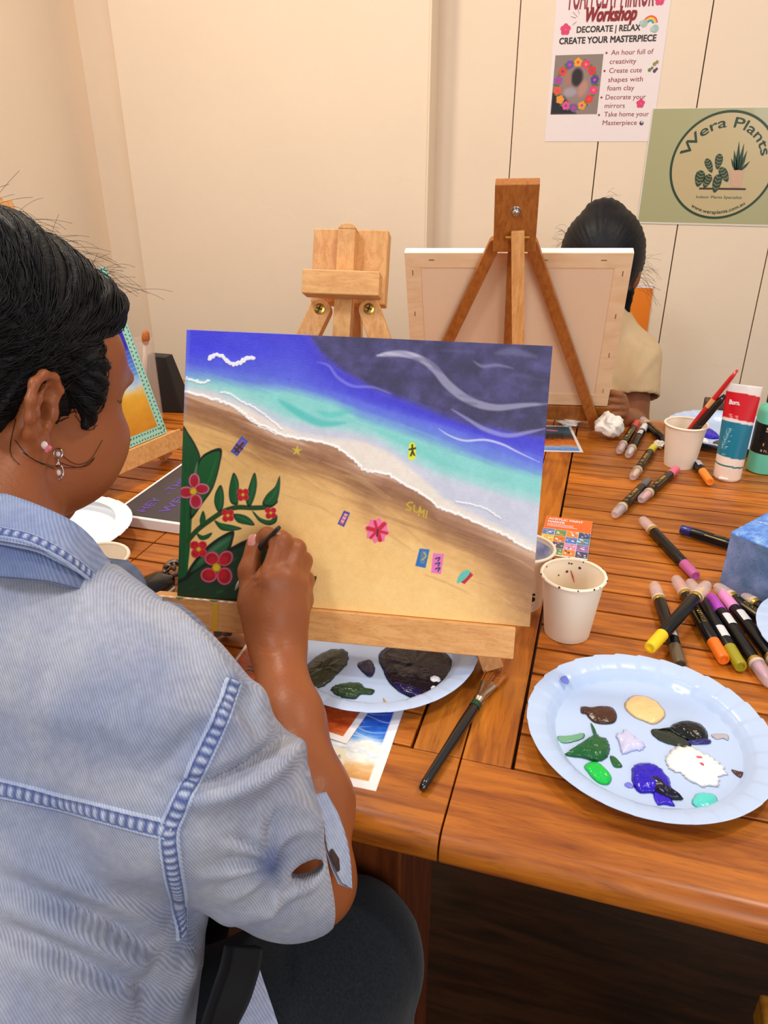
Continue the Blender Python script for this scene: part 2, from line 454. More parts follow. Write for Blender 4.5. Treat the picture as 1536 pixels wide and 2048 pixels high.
M_STAPLE = mat('staple', (150, 140, 125), rough=0.35, metal=1.0)

cx_ = nrm((0.396, 0.059, -0.005)); cb_ = np.array((0.007, -0.107, -0.281)); cy_ = nrm(-(cb_-cx_*(cb_@cx_))); cz_ = np.cross(cx_, cy_)
CW, CH = 0.400, 0.3008
CBL = CAM+np.array((-0.448, 0.742, -0.183))-cy_*CH
fc = frame(CBL, cx_, cy_, cz_)
def cpl(px, py, off=0.0):
    d = ray(px, py); o = CBL+cz_*off; t = ((o-CAM)@cz_)/(d@cz_); p = CAM+d*t-CBL
    return np.array([p@cx_, p@cy_])

def screw(mb, c, n, r=0.006, mi=0, mj=1):
    n = nrm(n); u = nrm(np.cross(n, (0.3, 0.1, 0.9))); v = np.cross(n, u); fr = frame(c, u, v, n)
    mb.lathe([(0.0001, 0.0016), (r*0.6, 0.0015), (r*0.95, 0.0008), (r, 0), (r, -0.002)], 20, fr, mi)
    for a in (0, 1):
        w1, w2 = (r*0.6, r*0.12) if a else (r*0.12, r*0.6)
        mb.box((-w1, -w2, 0.0012), (w1, w2, 0.0019), fr, mj)

def table_easel(ttl, label, fr, ax, L0, mats, mast_x, mast_w, mast_top, block, clamp, pivots, feet, legw, rear, zoff, group=None):
    """A-frame table easel. fr: local frame (x right, y up the lean, z to the painter)"""
    X, Y, Z = ax; e = thing('table_easel', label, 'easel', ttl, group)
    hz, vt = mats
    lx0, lx1, ly0, ly1, lz0, lz1 = L0
    g = MB(); g.box((lx0, ly0, lz0), (lx1, ly1, lz1), fr); g.build('ledge', hz, e, bevel=0.0015)
    g = MB(); g.box((mast_x-mast_w/2, ly0, zoff-0.009), (mast_x+mast_w/2, mast_top-mast_w*0.3, zoff+0.009), fr)
    V = []; n = 13
    for z in (zoff-0.009, zoff+0.009):
        for k in range(n):
            a = math.pi*k/(n-1); V.append((mast_x+mast_w/2*math.cos(a), mast_top-mast_w*0.3+mast_w*0.3*math.sin(a), z))
    g.add(fr(V), [tuple(range(n-1, -1, -1)), tuple(range(n, 2*n))]+[(i, i+1, n+i+1, n+i) for i in range(n-1)])
    g.build('mast', vt, e, bevel=0.001)
    bx0, bx1, by0, by1 = block
    g = MB(); g.box((bx0, by0, zoff-0.034), (bx1, by1, zoff-0.0095), fr); g.build('head_block', vt, e, bevel=0.002)
    if clamp:
        c0, c1, d0, d1 = clamp; g = MB(); g.box((c0, d0, zoff+0.0095), (c1, d1, zoff+0.034), fr); g.build('top_clamp', hz, e, bevel=0.0015)
    for (pv, ft) in zip(pivots, feet):
        g = MB(); p = np.array((pv[0], pv[1], zoff-0.001)); q = np.array((ft[0], ft[1], zoff-0.001)); t = nrm(q-p)
        s_ = np.array((-t[1], t[0], 0)); V = []; n = 11; hw = legw/2
        for z in (zoff-0.0085, zoff+0.0075):
            for k in range(n):
                a = math.pi*k/(n-1); o2 = p+s_*hw*math.cos(a)-t*hw*math.sin(a)*0.9; V.append((o2[0], o2[1], z))
            zc = -0.0
            for sgn in (-1, 1):
                o2 = q+s_*hw*sgn; V.append((o2[0], o2[1], z))
        m_ = n+2; ring = list(range(n))+[n, n+1]
        Fc = [tuple(ring[::-1]), tuple(i+m_ for i in ring)]+[(ring[i], ring[(i+1) % m_], ring[(i+1) % m_]+m_, ring[i]+m_) for i in range(m_)]
        lg = None; g.add(fr(np.array(V)), Fc); lg = g.build('leg', vt, e, bevel=0.001)
        s = MB(); screw(s, fr([p+np.array((0, 0, 0.0092))])[0], Z, 0.0062); s.build('screw', [M_BRASS, M_DARK], lg)
    g = MB(); p = fr([(mast_x, by0+0.02, zoff-0.045)])[0]; g.bar(p, rear, 0.022, 0.014, X); g.build('rear_leg', vt, e, bevel=0.001)
    return e

def stretched_canvas(par, fr, wdt, hgt, depth, bar, lift=0.001):
    """stretcher bars seen from behind (local -z side)"""
    g = MB(); z0, z1 = -depth, -lift
    g.box((lift, lift, z0), (wdt-lift, bar, z1), fr); g.box((lift, hgt-bar, z0), (wdt-lift, hgt-lift, z1), fr)
    g.box((lift, bar, z0), (bar, hgt-bar, z1), fr); g.box((wdt-bar, bar, z0), (wdt-lift, hgt-bar, z1), fr)
    return g.build('stretcher_frame', M_BARWOOD, par, bevel=0.0008)

# ---- front easel
z_ = -0.030
mx0, mx1 = cpl(677, 500, z_)[0], cpl(712, 500, z_)[0]; mcx = (mx0+mx1)/2
k1, k2 = cpl(628, 456, z_-0.01), cpl(769, 610, z_-0.01)
c1, c2 = cpl(605, 537, 0.004), cpl(757, 592, 0.004)
pR, pL = cpl(740, 620, z_), cpl(642, 620, z_)
fR = cpl(988, 1340, z_); zf = lambda x, y: fc([(x, y, z_)])[0][2]
fR = pR+(fR-pR)*((TZ+0.006-zf(*pR))/(zf(*fR)-zf(*pR)))
fL = np.array([2*mcx-fR[0], fR[1]])
rear = fc([(mcx, 0, -0.25)])[0]; rear[2] = TZ+0.006; rear[1] += 0.0
easelA = table_easel(fc([(mcx, 0, 0)])[0]*np.array((1, 1, 0))+np.array((0, 0, TZ)), 'beech table easel with raised clamp holding the beach painting', fc, (cx_, cy_, cz_),
    (-0.030, cpl(1032, 1252, 0.006)[0], -0.036, -0.0006, z_+0.0095, 0.007), (M_BEECH, M_BEECH_V), mcx, abs(mx1-mx0), cpl(693, 450, z_)[1],
    (k1[0], k2[0], k2[1], k1[1]), (c1[0], c2[0], c2[1], c1[1]), (pL, pR), (fL, fR), 0.024, rear, z_)
d_ = MB(); d_.box((cpl(430, 1205)[0], -0.0355, 0.0071), (cpl(441, 1205)[0], -0.004, 0.0076), fc); d_.build('paint_drip', mat('ochre_drip', (222, 170, 40), rough=0.4), easelA.children[0])
rs0 = np.random.RandomState(8); pm = [mat('smear_white', (240, 240, 236), rough=0.4), mat('smear_teal', (60, 140, 140), rough=0.4)]
for q in range(9):
    x0 = cpl(322+q*17, 1200)[0]; d_ = MB(); d_.tube(fc([(x0, -0.0010, 0.0062), (x0+0.004, -0.0006-0.0006*rs0.rand(), 0.0068), (x0+0.009, -0.0010, 0.0062)]), [0.0006, 0.0013, 0.0005], 6); d_.build('paint_smear', pm[q % 4 == 2], easelA.children[0], smooth=True)
# ---- the painting itself
ZS = 1.969
def Zp(pts): return [(340+x/ZS, 640+y/ZS) for x, y in pts]
def interp(tbl, x):
    t = np.array(tbl, float); return np.interp(x, t[:, 0], t[:, 1])
def paint_beach(R):
    # unit coords (0..1000 across) -> author coords through the same plane
    P = fc(np.stack([R.X/1000*CW, CH-R.Y/1000*CW, np.zeros(len(R.X))], 1)); px, py, _ = project(P)
    X = (px-340)*ZS; Y = (py-640)*ZS; R.X = X; R.Y = Y
    n1 = vnoise(X/60, Y/60, 1); n2 = vnoise((X*0.8+Y*0.2)/220, (Y-X*0.35)/16, 2, 3); n3 = vnoise(X/18, Y/18, 3)
    foam = interp([(0, 270), (50, 283), (150, 310), (230, 335), (290, 370), (340, 405), (440, 455), (500, 468), (600, 485), (660, 505), (720, 550), (770, 590), (860, 610), (930, 655), (1000, 690), (1060, 740), (1140, 770), (1240, 815), (1310, 845), (1370, 880), (1420, 905), (1520, 960)], X)
    cream = interp([(0, 262), (150, 290), (300, 345), (440, 420), (520, 455), (640, 470), (760, 480), (860, 520), (940, 575), (1010, 640), (1080, 700), (1200, 760), (1520, 930)], X)
    lav = interp([(0, 240), (150, 262), (330, 320), (460, 385), (600, 415), (700, 420), (800, 445), (950, 535), (1050, 590), (1200, 635), (1440, 700), (1520, 720)], X)
    teal = interp([(0, 212), (150, 232), (300, 262), (500, 282), (640, 320), (760, 385), (900, 425), (1050, 478), (1200, 535), (1330, 575), (1520, 625)], X)
    blue = interp([(0, 160), (300, 215), (500, 240), (640, 285), (760, 330), (900, 370), (1100, 430), (1300, 500), (1520, 570)], X)
    dark = interp([(0, -400), (480, -90), (560, 70), (600, 130), (690, 200), (800, 262), (930, 310), (1080, 372), (1220, 420), (1350, 440), (1520, 455)], X)
    def ramp(v, stops):
        v = np.asarray(v); out = np.zeros((len(v), 3)); xs_ = [s[0] for s in stops]
        for c in range(3): out[:, c] = np.interp(v, xs_, [s[1][c] for s in stops])
        return out
    j = n2*14
    w_ = np.zeros(len(X))
    yy = Y+j
    w_ = np.where(yy < dark, -1+0*yy, 0)
    seg = lambda a, b: np.clip((yy-a)/(b-a+1e-6), 0, 1)
    C = np.tile(np.array((66, 60, 214), float), (len(X), 1))
    topb = ramp(seg(dark, blue), [(0, (74, 66, 190)), (0.35, (60, 54, 205)), (1, (84, 92, 222))])
    left = np.clip((620-X)/500, 0, 1)[:, None]
    C = topb
    C = C*(1-left*0.75)+ramp(np.clip(Y/230, 0, 1), [(0, (44, 38, 200)), (0.5, (50, 46, 226)), (1, (96, 120, 216))])*left*0.75
    dk = np.clip((dark-yy)/26+0.5, 0, 1)[:, None]
    dcol = ramp(np.clip(n1*0.7+0.55, 0, 1), [(0, (50, 44, 78)), (0.5, (58, 52, 94)), (1, (78, 72, 128))])
    C = C*(1-dk)+dcol*dk
    def over(a, col, soft):
        nonlocal C
        k = np.clip((yy-a)/soft+0.5, 0, 1)[:, None]; C = C*(1-k)+np.asarray(col, float)*k
    over(blue+10, (104, 132, 220), 46)
    over(teal, (138, 212, 206), 44)
    over(lav-14, (168, 216, 214), 34)
    over(lav+16, (206, 208, 222), 34)
    over(cream, (240, 228, 214), 26)
    sd = (Y-foam)
    bw = interp([(0, 120), (150, 130), (300, 150), (450, 130), (600, 160), (780, 190), (950, 150), (1100, 150), (1250, 190), (1400, 330), (1520, 420)], X)
    t = (sd+n2*46)/bw
    sand = ramp(t, [(0, (196, 160, 132)), (0.12, (170, 126, 96)), (0.38, (138, 94, 62)), (0.62, (158, 112, 70)), (1.0, (212, 164, 100)), (1.6, (230, 186, 116)), (2.6, (238, 196, 124))])
    rightd = np.clip((X-1180)/260, 0, 1)*np.clip((sd-20)/160, 0, 1)*0.45
    sand = sand*(1-rightd[:, None])+np.array((150, 104, 62))*rightd[:, None]
    k = np.clip(sd/5+0.5, 0, 1)[:, None]; C = C*(1-k)+sand*k
    C = C*(1+0.07*k)
    C += (n3*7+n1*5)[:, None]
    R.C = C
    # waves
    W_ = lambda p, w, c, a, t=True, s=8: R.stroke(p, w, c, s, a, t)
    W_([(430, 315), (480, 350), (540, 385), (600, 408), (690, 405)], 30, (70, 190, 182), 0.7, True, 14)
    W_([(580, 360), (640, 374), (720, 352)], 22, (80, 196, 186), 0.55, True, 12)
    W_([(800, 430), (900, 470), (1040, 545), (1150, 590)], 26, (120, 208, 196), 0.6, True, 14)
    W_([(815, 140), (900, 130), (980, 150), (1040, 190), (1090, 250), (1150, 300), (1210, 330), (1290, 345), (1400, 335), (1490, 330)], 34, (168, 166, 190), 0.75)
    W_([(820, 140), (860, 134), (920, 134), (980, 150), (1030, 182)], 26, (206, 204, 216), 0.7)
    W_([(580, 165), (625, 180), (660, 225), (720, 260), (800, 265), (870, 290)], 12, (146, 146, 228), 0.6)
    W_([(1110, 352), (1180, 395), (1240, 430), (1330, 455), (1420, 440), (1475, 428)], 18, (164, 164, 216), 0.7)
    W_([(1058, 428), (1100, 455), (1160, 475), (1240, 472), (1310, 490), (1370, 520), (1455, 560)], 9, (212, 212, 240), 0.85, True, 4)
    W_([(1195, 162), (1230, 182), (1290, 178), (1350, 190)], 14, (130, 126, 160), 0.7)
    W_([(1280, 132), (1350, 124), (1440, 145)], 30, (126, 122, 158), 0.45, True, 14)
    rs = np.random.RandomState(5)
    for q in range(26):
        x0 = rs.uniform(700, 1450); y0 = rs.uniform(110, 420)
        if y0 < np.interp(x0, [700, 1000, 1450], [190, 320, 430]):
            W_([(x0, y0), (x0+60, y0+30*rs.rand()), (x0+140, y0+60*rs.rand())], rs.uniform(8, 22), (98, 90, 142) if q % 2 else (44, 38, 74), 0.35, True, 12)
    for q in range(46):
        x0 = rs.uniform(60, 1300); f0 = np.interp(x0, [50, 340, 660, 1060, 1420], [283, 405, 505, 740, 905]); y0 = f0+rs.uniform(40, 300)
        W_([(x0, y0), (x0+80, y0+30), (x0+180, y0+rs.uniform(60, 120))], rs.uniform(4, 10), (186, 138, 88) if q % 2 else (240, 204, 142), 0.28, True, 7)
    # white relief: gull, surf
    wt = (248, 246, 244)
    def surf(p, w, jit, sd_):
        Pp = catmull(p, 10); r2 = np.random.RandomState(sd_); Pp = Pp+np.stack([r2.randn(len(Pp))*jit, r2.randn(len(Pp))*jit], 1)
        R.stroke(Pp, w, wt, 2.5, 0.95, False, True, 1.0)
    surf([(155, 155), (175, 138), (200, 140), (225, 160), (250, 176), (280, 165), (300, 152), (328, 150)], 12, 3.0, 1)
    surf([(64, 230), (100, 240), (125, 248), (155, 240)], 7, 2, 2)
    surf([(198, 285), (235, 290), (280, 320), (330, 345), (370, 370), (410, 405), (440, 430)], 5, 1.5, 3)
    surf([(50, 280), (150, 306), (230, 331), (290, 368), (340, 402), (440, 452), (500, 466), (600, 483), (660, 503), (720, 548), (770, 590), (860, 608), (930, 652), (1000, 688), (1060, 738), (1140, 768), (1240, 813), (1310, 843), (1370, 880), (1422, 905)], 8, 2.2, 4)
    surf([(1125, 716), (1180, 724), (1240, 742), (1300, 780)], 5, 1.5, 5)
    surf([(290, 372), (340, 412), (420, 450)], 5, 2, 6)
    # little beach things
    R.fill([(283, 457), (308, 478), (265, 537), (238, 518)], (70, 88, 190), 3, 1, False)
    R.fill([(282, 468), (298, 480), (264, 525), (250, 514)], (186, 110, 130), 3, 0.5, False)
    for p in ([(258, 518), (288, 484)], [(262, 492), (284, 508)], [(255, 505), (270, 520)]): R.stroke(p, 8, (84, 44, 40), 3)
    P5 = []
    for q in range(10):
        a = -math.pi/2+q*math.pi/5+0.1; rr = 24 if q % 2 == 0 else 8; P5.append((500+rr*math.cos(a), 514+rr*math.sin(a)))
    R.fill(P5, (208, 186, 60), 3, 0.95, False)
    R.fill([(943, 488), (962, 484), (968, 520), (962, 548), (940, 547), (941, 515)], (236, 230, 30), 3)
    for p in ([(954, 492), (955, 520)], [(943, 510), (966, 505)], [(955, 518), (948, 534)], [(955, 518), (962, 532)]): R.stroke(p, 7, (50, 48, 20), 3)
    R.fill([(685, 750), (709, 760), (685, 815), (660, 803)], (66, 66, 160), 3, 1, False)
    R.fill([(688, 760), (701, 766), (681, 806), (668, 799)], (238, 170, 170), 3, 1, False)
    for q in range(3): R.stroke([(682-q*6, 770+q*13), (694-q*6, 776+q*13)], 4, (196, 60, 90), 2)
    U8 = []
    for q in range(16):
        a = q*math.pi/8+0.2; rr = 53 if q % 2 == 0 else 41; U8.append((816+rr*math.cos(a)*0.95, 828+rr*math.sin(a)))
    R.fill(U8, (240, 118, 160), 3, 1, False, 0.3)
    for q in range(6):
        a = q*math.pi/3+0.25; R.stroke([(817, 830), (817+38*math.cos(a), 830+38*math.sin(a))], 16 if q % 2 else 10, (206, 16, 52), 5)
    R.stroke([(818, 826), (815, 850)], 6, (60, 40, 30), 2)
    R.fill([(983, 900), (1022, 904), (1006, 977), (966, 968)], (34, 110, 190), 3, 1, False)
    R.fill([(990, 908), (1012, 912), (1002, 962), (982, 958)], (104, 130, 150), 4, 0.9, False)
    R.stroke([(1000, 915), (1008, 930), (992, 945)], 5, (190, 180, 90), 2)
    R.fill([(1036, 917), (1079, 922), (1067, 1001), (1028, 995)], (234, 118, 186), 3, 1, False)
    for y0 in (940, 960, 980): R.stroke([(1046, y0), (1062, y0-4), (1056, y0+8)], 6, (70, 60, 100), 2)
    R.fill([(1180, 990), (1194, 1004), (1160, 1040), (1146, 1033)], (190, 28, 40), 3, 1, False)
    R.fill([(1130, 1037), (1140, 1003), (1165, 985), (1183, 992), (1160, 1022)], (96, 196, 180), 3, 1)
    yl = (206, 170, 40)
    for p in ([(956, 720), (944, 717), (932, 726), (940, 735), (950, 741), (944, 750), (929, 746)], [(962, 730), (961, 750), (971, 758), (981, 752), (985, 735)], [(979, 770), (986, 742), (990, 760), (1001, 748), (998, 774)], [(1012, 752), (1008, 778)]):
        R.stroke(p, 6, yl, 3, 0.95, False, False)
    # foliage
    G = (12, 84, 38); D_ = (6, 40, 22); Hh = (44, 118, 58); O_ = (10, 26, 18)
    def leafp(pts, col=G, rib=None, out=True):
        if out: R.fill([(x, y) for x, y in pts], O_, 5, 1)
        Pc = np.array(pts, float); c = Pc.mean(0); R.fill(c+(Pc-c)*0.9, col, 5, 1, True, 0.2)
        if rib: R.stroke(rib, 7, Hh, 5, 0.75, True); 
    leafp([(46, 420), (75, 450), (105, 500), (120, 548), (104, 600), (90, 640), (70, 720), (45, 720), (38, 560)], (14, 80, 38))
    R.fill([(40, 600), (80, 640), (86, 760), (78, 900), (70, 990), (75, 1090), (10, 1090), (26, 800)], (14, 88, 42), 4)
    for q in range(14):
        x0 = rs.uniform(32, 72); R.stroke([(x0, rs.uniform(480, 700)), (x0-6, rs.uniform(800, 1060))], 5, (26, 104, 54) if q % 2 else (8, 62, 30), 4, 0.5, True)
    R.stroke([(70, 870), (110, 825), (170, 780), (215, 752), (265, 738), (330, 740), (385, 735), (415, 715)], 19, (40, 76, 30), 4)
    leafp([(201, 506), (196, 570), (170, 660), (130, 720), (80, 785), (84, 700), (98, 620), (112, 560), (140, 525)], (16, 96, 44), [(100, 720), (150, 640), (185, 540)])
    R.stroke([(108, 560), (98, 620), (95, 660)], 10, (150, 172, 150), 6, 0.7, True)
    for pts, rib in (([(200, 650), (212, 690), (208, 740), (190, 755), (175, 720), (180, 680)], [(196, 665), (202, 700), (195, 745)]),
                     ([(252, 602), (270, 640), (268, 700), (265, 728), (240, 720), (232, 680), (240, 630)], [(255, 615), (262, 660), (258, 715)]),
                     ([(332, 602), (342, 640), (335, 690), (315, 735), (300, 715), (310, 660)], [(330, 620), (325, 670), (312, 720)]),
                     ([(432, 615), (430, 680), (410, 730), (365, 728), (380, 690), (415, 655)], [(425, 650), (405, 695), (375, 725)]),
                     ([(325, 752), (355, 780), (395, 790), (420, 768), (418, 795), (390, 808), (355, 795), (335, 772)], [(340, 770), (380, 798), (415, 785)]),
                     ([(250, 765), (290, 768), (318, 785), (332, 808), (300, 805), (265, 795)], [(258, 772), (295, 785), (325, 804)]),
                     ([(175, 790), (200, 800), (250, 810), (282, 822), (240, 830), (200, 825)], [(185, 797), (230, 817), (270, 822)]),
                     ([(130, 752), (140, 780), (135, 805), (122, 810), (118, 785)], None),
                     ([(105, 840), (130, 850), (165, 838), (150, 860), (120, 865)], None)):
        leafp(pts, (16, 92, 44), rib)
    R.fill([(28, 1030), (60, 1010), (110, 955), (180, 920), (235, 898), (290, 870), (335, 862), (420, 890), (520, 1022), (576, 1009), (548, 1072), (500, 1100), (270, 1108), (8, 1096)], O_, 6)
    R.fill([(34, 1040), (70, 1018), (120, 962), (190, 930), (245, 908), (300, 885), (335, 876), (412, 905), (510, 1032), (560, 1024), (538, 1066), (480, 1092), (270, 1098), (20, 1086)], (24, 62, 36), 10)
    R.fill([(250, 830), (247, 870), (232, 910), (200, 932), (150, 962), (100, 992), (62, 1022), (72, 985), (108, 932), (150, 888), (200, 852)], O_, 5)
    R.fill([(242, 846), (238, 872), (222, 905), (190, 926), (140, 958), (90, 990), (84, 984), (118, 938), (158, 896), (204, 862)], (34, 96, 58), 8)
    R.stroke([(110, 960), (170, 905), (235, 860)], 16, (110, 140, 110), 12, 0.5, True)
    for q in range(30):
        x0 = rs.uniform(60, 500); y0 = rs.uniform(930, 1080)
        if y0 > np.interp(x0, [60, 330, 520], [1030, 890, 1040]):
            R.stroke([(x0, y0), (x0+rs.uniform(20, 60), y0-rs.uniform(5, 35))], rs.uniform(5, 14), (36, 112, 60) if q % 3 == 0 else ((16, 50, 28) if q % 3 == 1 else (56, 84, 56)), 8, 0.5, True)
    def bloom(cx0, cy0, pet, r, dark_, light, rim, eye):
        for (ax_, ay_, rx_, ry_, an) in pet:
            R.ell(cx0+ax_, cy0+ay_, rx_, ry_, dark_, an, 3, 1, rim, 0.4)
            R.ell(cx0+ax_*0.8, cy0+ay_*0.8, rx_*0.55, ry_*0.55, light, an, 8, 0.9)
        R.ell(cx0, cy0, r, r, (228, 200, 30), 0, 3, 1, (180, 140, 20), 0.6)
    bloom(183, 975, [(-18, -36, 30, 28, 0), (36, -36, 28, 34, 40), (-30, 30, 34, 30, 0), (32, 34, 32, 36, 0)], 17, (168, 20, 40), (206, 24, 32), (224, 130, 156), 1)
    bloom(92, 675, [(4, -42, 22, 30, 0), (-28, 4, 32, 24, 0), (34, -10, 30, 22, 0), (10, 40, 26, 30, 0)], 14, (180, 44, 72), (190, 26, 44), (232, 160, 180), 1)
    for cx0, cy0, s in ((113, 903, 1.0), (228, 770, 0.72), (287, 688, 0.72), (397, 760, 0.66)):
        bloom(cx0, cy0, [(-16*s, -16*s, 19*s, 17*s, 0), (16*s, -16*s, 17*s, 17*s, 0), (-12*s, 16*s, 18*s, 18*s, 0), (16*s, 14*s, 17*s, 17*s, 0)], 9*s, (190, 18, 34), (222, 30, 40), (236, 90, 100), 1)
    R.stroke([(268, 1050), (320, 1010)], 9, (170, 190, 180), 5, 0.8, True)
    R.stroke([(545, 1060), (560, 1030)], 10, (120, 160, 140), 5, 0.7, True)
    R.stroke([(8, 1092), (260, 1108)], 8, (28, 16, 10), 4, 0.8)
    # light blue tint along the upper left rim
    kk = np.clip((20-(X-np.interp(Y, [37, 1083], [67, 14])))/14, 0, 1)*np.clip((430-Y)/60, 0, 1)
    R.C = R.C*(1-0.35*kk[:, None])+np.array((120, 150, 226))*0.35*kk[:, None]
beach = thing('beach_painting', 'canvas painting of a beach with surf, red flowers and dark waves', 'painting', fc([(CW/2, 0, -0.01)])[0])
sheet('painted_cloth', fc, CW, CH, 620, 466, paint_beach, M_PAINTED, beach, relief=0.0007, thick=0.018)
stretched_canvas(beach, frame(CBL-cz_*0.0181, cx_, cy_, cz_), CW, CH, 0.002, 0.03)

# ---- far easel, seen from behind, with a white canvas
fA = np.array((0.403, 0.049, 0.008)); fB = np.array((-0.003, 0.125, -0.319)); fTL = CAM+np.array((-0.379, 1.396, -0.175))
gx = -nrm(fA); gy = nrm(-(fB-gx*(fB@gx))); gz = np.cross(gx, gy)
GW, GH = 0.407, 0.3427
gO = fTL+fA+fB+gz*0.018
fg = frame(gO, gx, gy, gz)
def gpl(px, py, off=0.0):
    d = ray(px, py); o = gO+gz*off; t = ((o-CAM)@gz)/(d@gz); p = CAM+d*t-gO
    return np.array([p@gx, p@gy])
z2 = -0.030
h1, h2 = gpl(1080, 368, z2-0.034), gpl(986, 505, z2-0.034)
q1, q2 = gpl(1063, 485, z2), gpl(990, 485, z2)
def foot(pv, ft, zoff):
    zz = lambda p: fg([(p[0], p[1], zoff)])[0][2]
    return pv+(ft-pv)*((TZ+0.006-zz(pv))/(zz(ft)-zz(pv)))
w1 = foot(q1, gpl(1190, 850, z2), z2); w2 = foot(q2, gpl(892, 690, z2), z2)
gm = (h1[0]+h2[0])/2
rr = tab(1037, 905, 0.006)
easelB = table_easel(fg([(gm, 0, 0)])[0]*np.array((1, 1, 0))+np.array((0, 0, TZ)), 'brown table easel seen from behind, its pale rear strut facing us', fg, (gx, gy, gz),
    (gpl(1226, 830, z2)[0], GW+0.02, -0.040, -0.002, z2+0.0095, 0.010), (M_BEECH_D, M_BEECH_D), gm, 0.022, gpl(1032, 362, z2)[1],
    (h1[0], h2[0], h2[1], h1[1]), None, (q1, q2), (w1, w2), 0.021, rr, z2)
rl = [c for c in easelB.children if c.name.startswith('rear_leg')][0]
old = rl.data; rl.data = None if False else rl.data
bpy.data.objects.remove(rl)
p = fg([(gpl(1036, 457, z2-0.042)[0], gpl(1036, 457, z2-0.042)[1]-0.004, z2-0.042)])[0]
g = MB(); g.bar(p, rr, 0.022, 0.014, gx)
o = g.build('rear_leg', M_BEECH_V, easelB, bevel=0.001); o['label'] = 'pale beech rear strut'
s = MB(); s.tube([p+gx*0.020-gy*0.012, p-gx*0.020-gy*0.012], 0.0035, 10); s.build('hinge_pin', M_BRASS, o)
k_ = fg([(*gpl(1032, 424, z2-0.035), z2-0.034)])[0]
s = MB(); fr = frame(k_, gx, gy, -gz); s.lathe([(0.0001, 0.008), (0.0045, 0.0075), (0.007, 0.004), (0.0075, 0.0)], 20, fr); s.lathe([(0.0076, 0.0), (0.009, 0.0005), (0.009, -0.001)], 20, fr); s.build('knob', M_STEEL, easelB, smooth=True)
whc = thing('stretched_canvas', 'white stretched canvas seen from behind with pale wooden bars and staples', 'canvas', fg([(GW/2, 0, -0.01)])[0])
g = MB(); g.box((0, 0, -0.0165), (GW, GH, 0), fg); g.build('primed_cloth', M_PRIMED, whc, bevel=0.002)
o = stretched_canvas(whc, frame(gO-gz*0.0166, gx, gy, gz), GW, GH, 0.0022, 0.030, 0.0004)
g = MB(); g.box((0.029, 0.029, -0.0172), (GW-0.029, GH-0.029, -0.0166), fg); g.build('cloth_back', M_STRETCH, whc)
for k in range(4):
    x = 0.05+k*(GW-0.1)/3
    for y in (0.014, GH-0.014): s = MB(); s.box((x-0.005, y-0.0006, -0.0196), (x+0.005, y+0.0006, -0.0186), fg); s.build('staple', M_STAPLE, o)
    y = 0.04+k*(GH-0.08)/3
    for x in (0.014, GW-0.014): s = MB(); s.box((x-0.0006, y-0.005, -0.0196), (x+0.0006, y+0.005, -0.0186), fg); s.build('staple', M_STAPLE, o)

# ---- left easel with the taped beach picture
lP = tab(335, 865, 0.06); LX = tab(335, 865, 0.06)-tab(232, 908, 0.06); LX[2] = 0; LX = nrm(LX)
nh = np.array((LX[1], -LX[0], 0)); la = math.radians(18); LY = np.array((0, 0, 1.))*math.cos(la)-nh*math.sin(la); LZ = np.cross(LX, LY)
LW, LH = 0.27, 0.306; lO = lP-LX*LW; fl = frame(lO, LX, LY, LZ)
def lpl(px, py, off=0.0):
    d = ray(px, py); o = lO+LZ*off; t = ((o-CAM)@LZ)/(d@LZ); p = CAM+d*t-lO
    return np.array([p@LX, p@LY])
lm = lpl(22, 400, -0.04)[0]-0.04; lt = lpl(15, 400, -0.04)[1]
rear = fl([(lm, 0, -0.22)])[0]; rear[2] = TZ+0.006
lz0 = lambda x, y: fl([(x, y, -0.03)])[0][2]
yb = (TZ+0.006-lz0(0, 0))/(LY[2])
e3 = table_easel(fl([(lm, 0, 0)])[0]*np.array((1, 1, 0))+np.array((0, 0, TZ)), 'beech table easel half hidden behind the dark-haired head', fl, (LX, LY, LZ),
    (-0.04, LW+0.022, -0.034, -0.001, -0.02, 0.012), (M_BEECH, M_BEECH_V), lm, 0.024, lt+0.004, (lm-0.042, lm+0.042, lt-0.10, lt), None,
    (np.array((lm-0.03, lt-0.1)), np.array((lm+0.03, lt-0.1))), (np.array((lm-0.17, yb)), np.array((LW+0.004, yb))), 0.022, rear, -0.03)
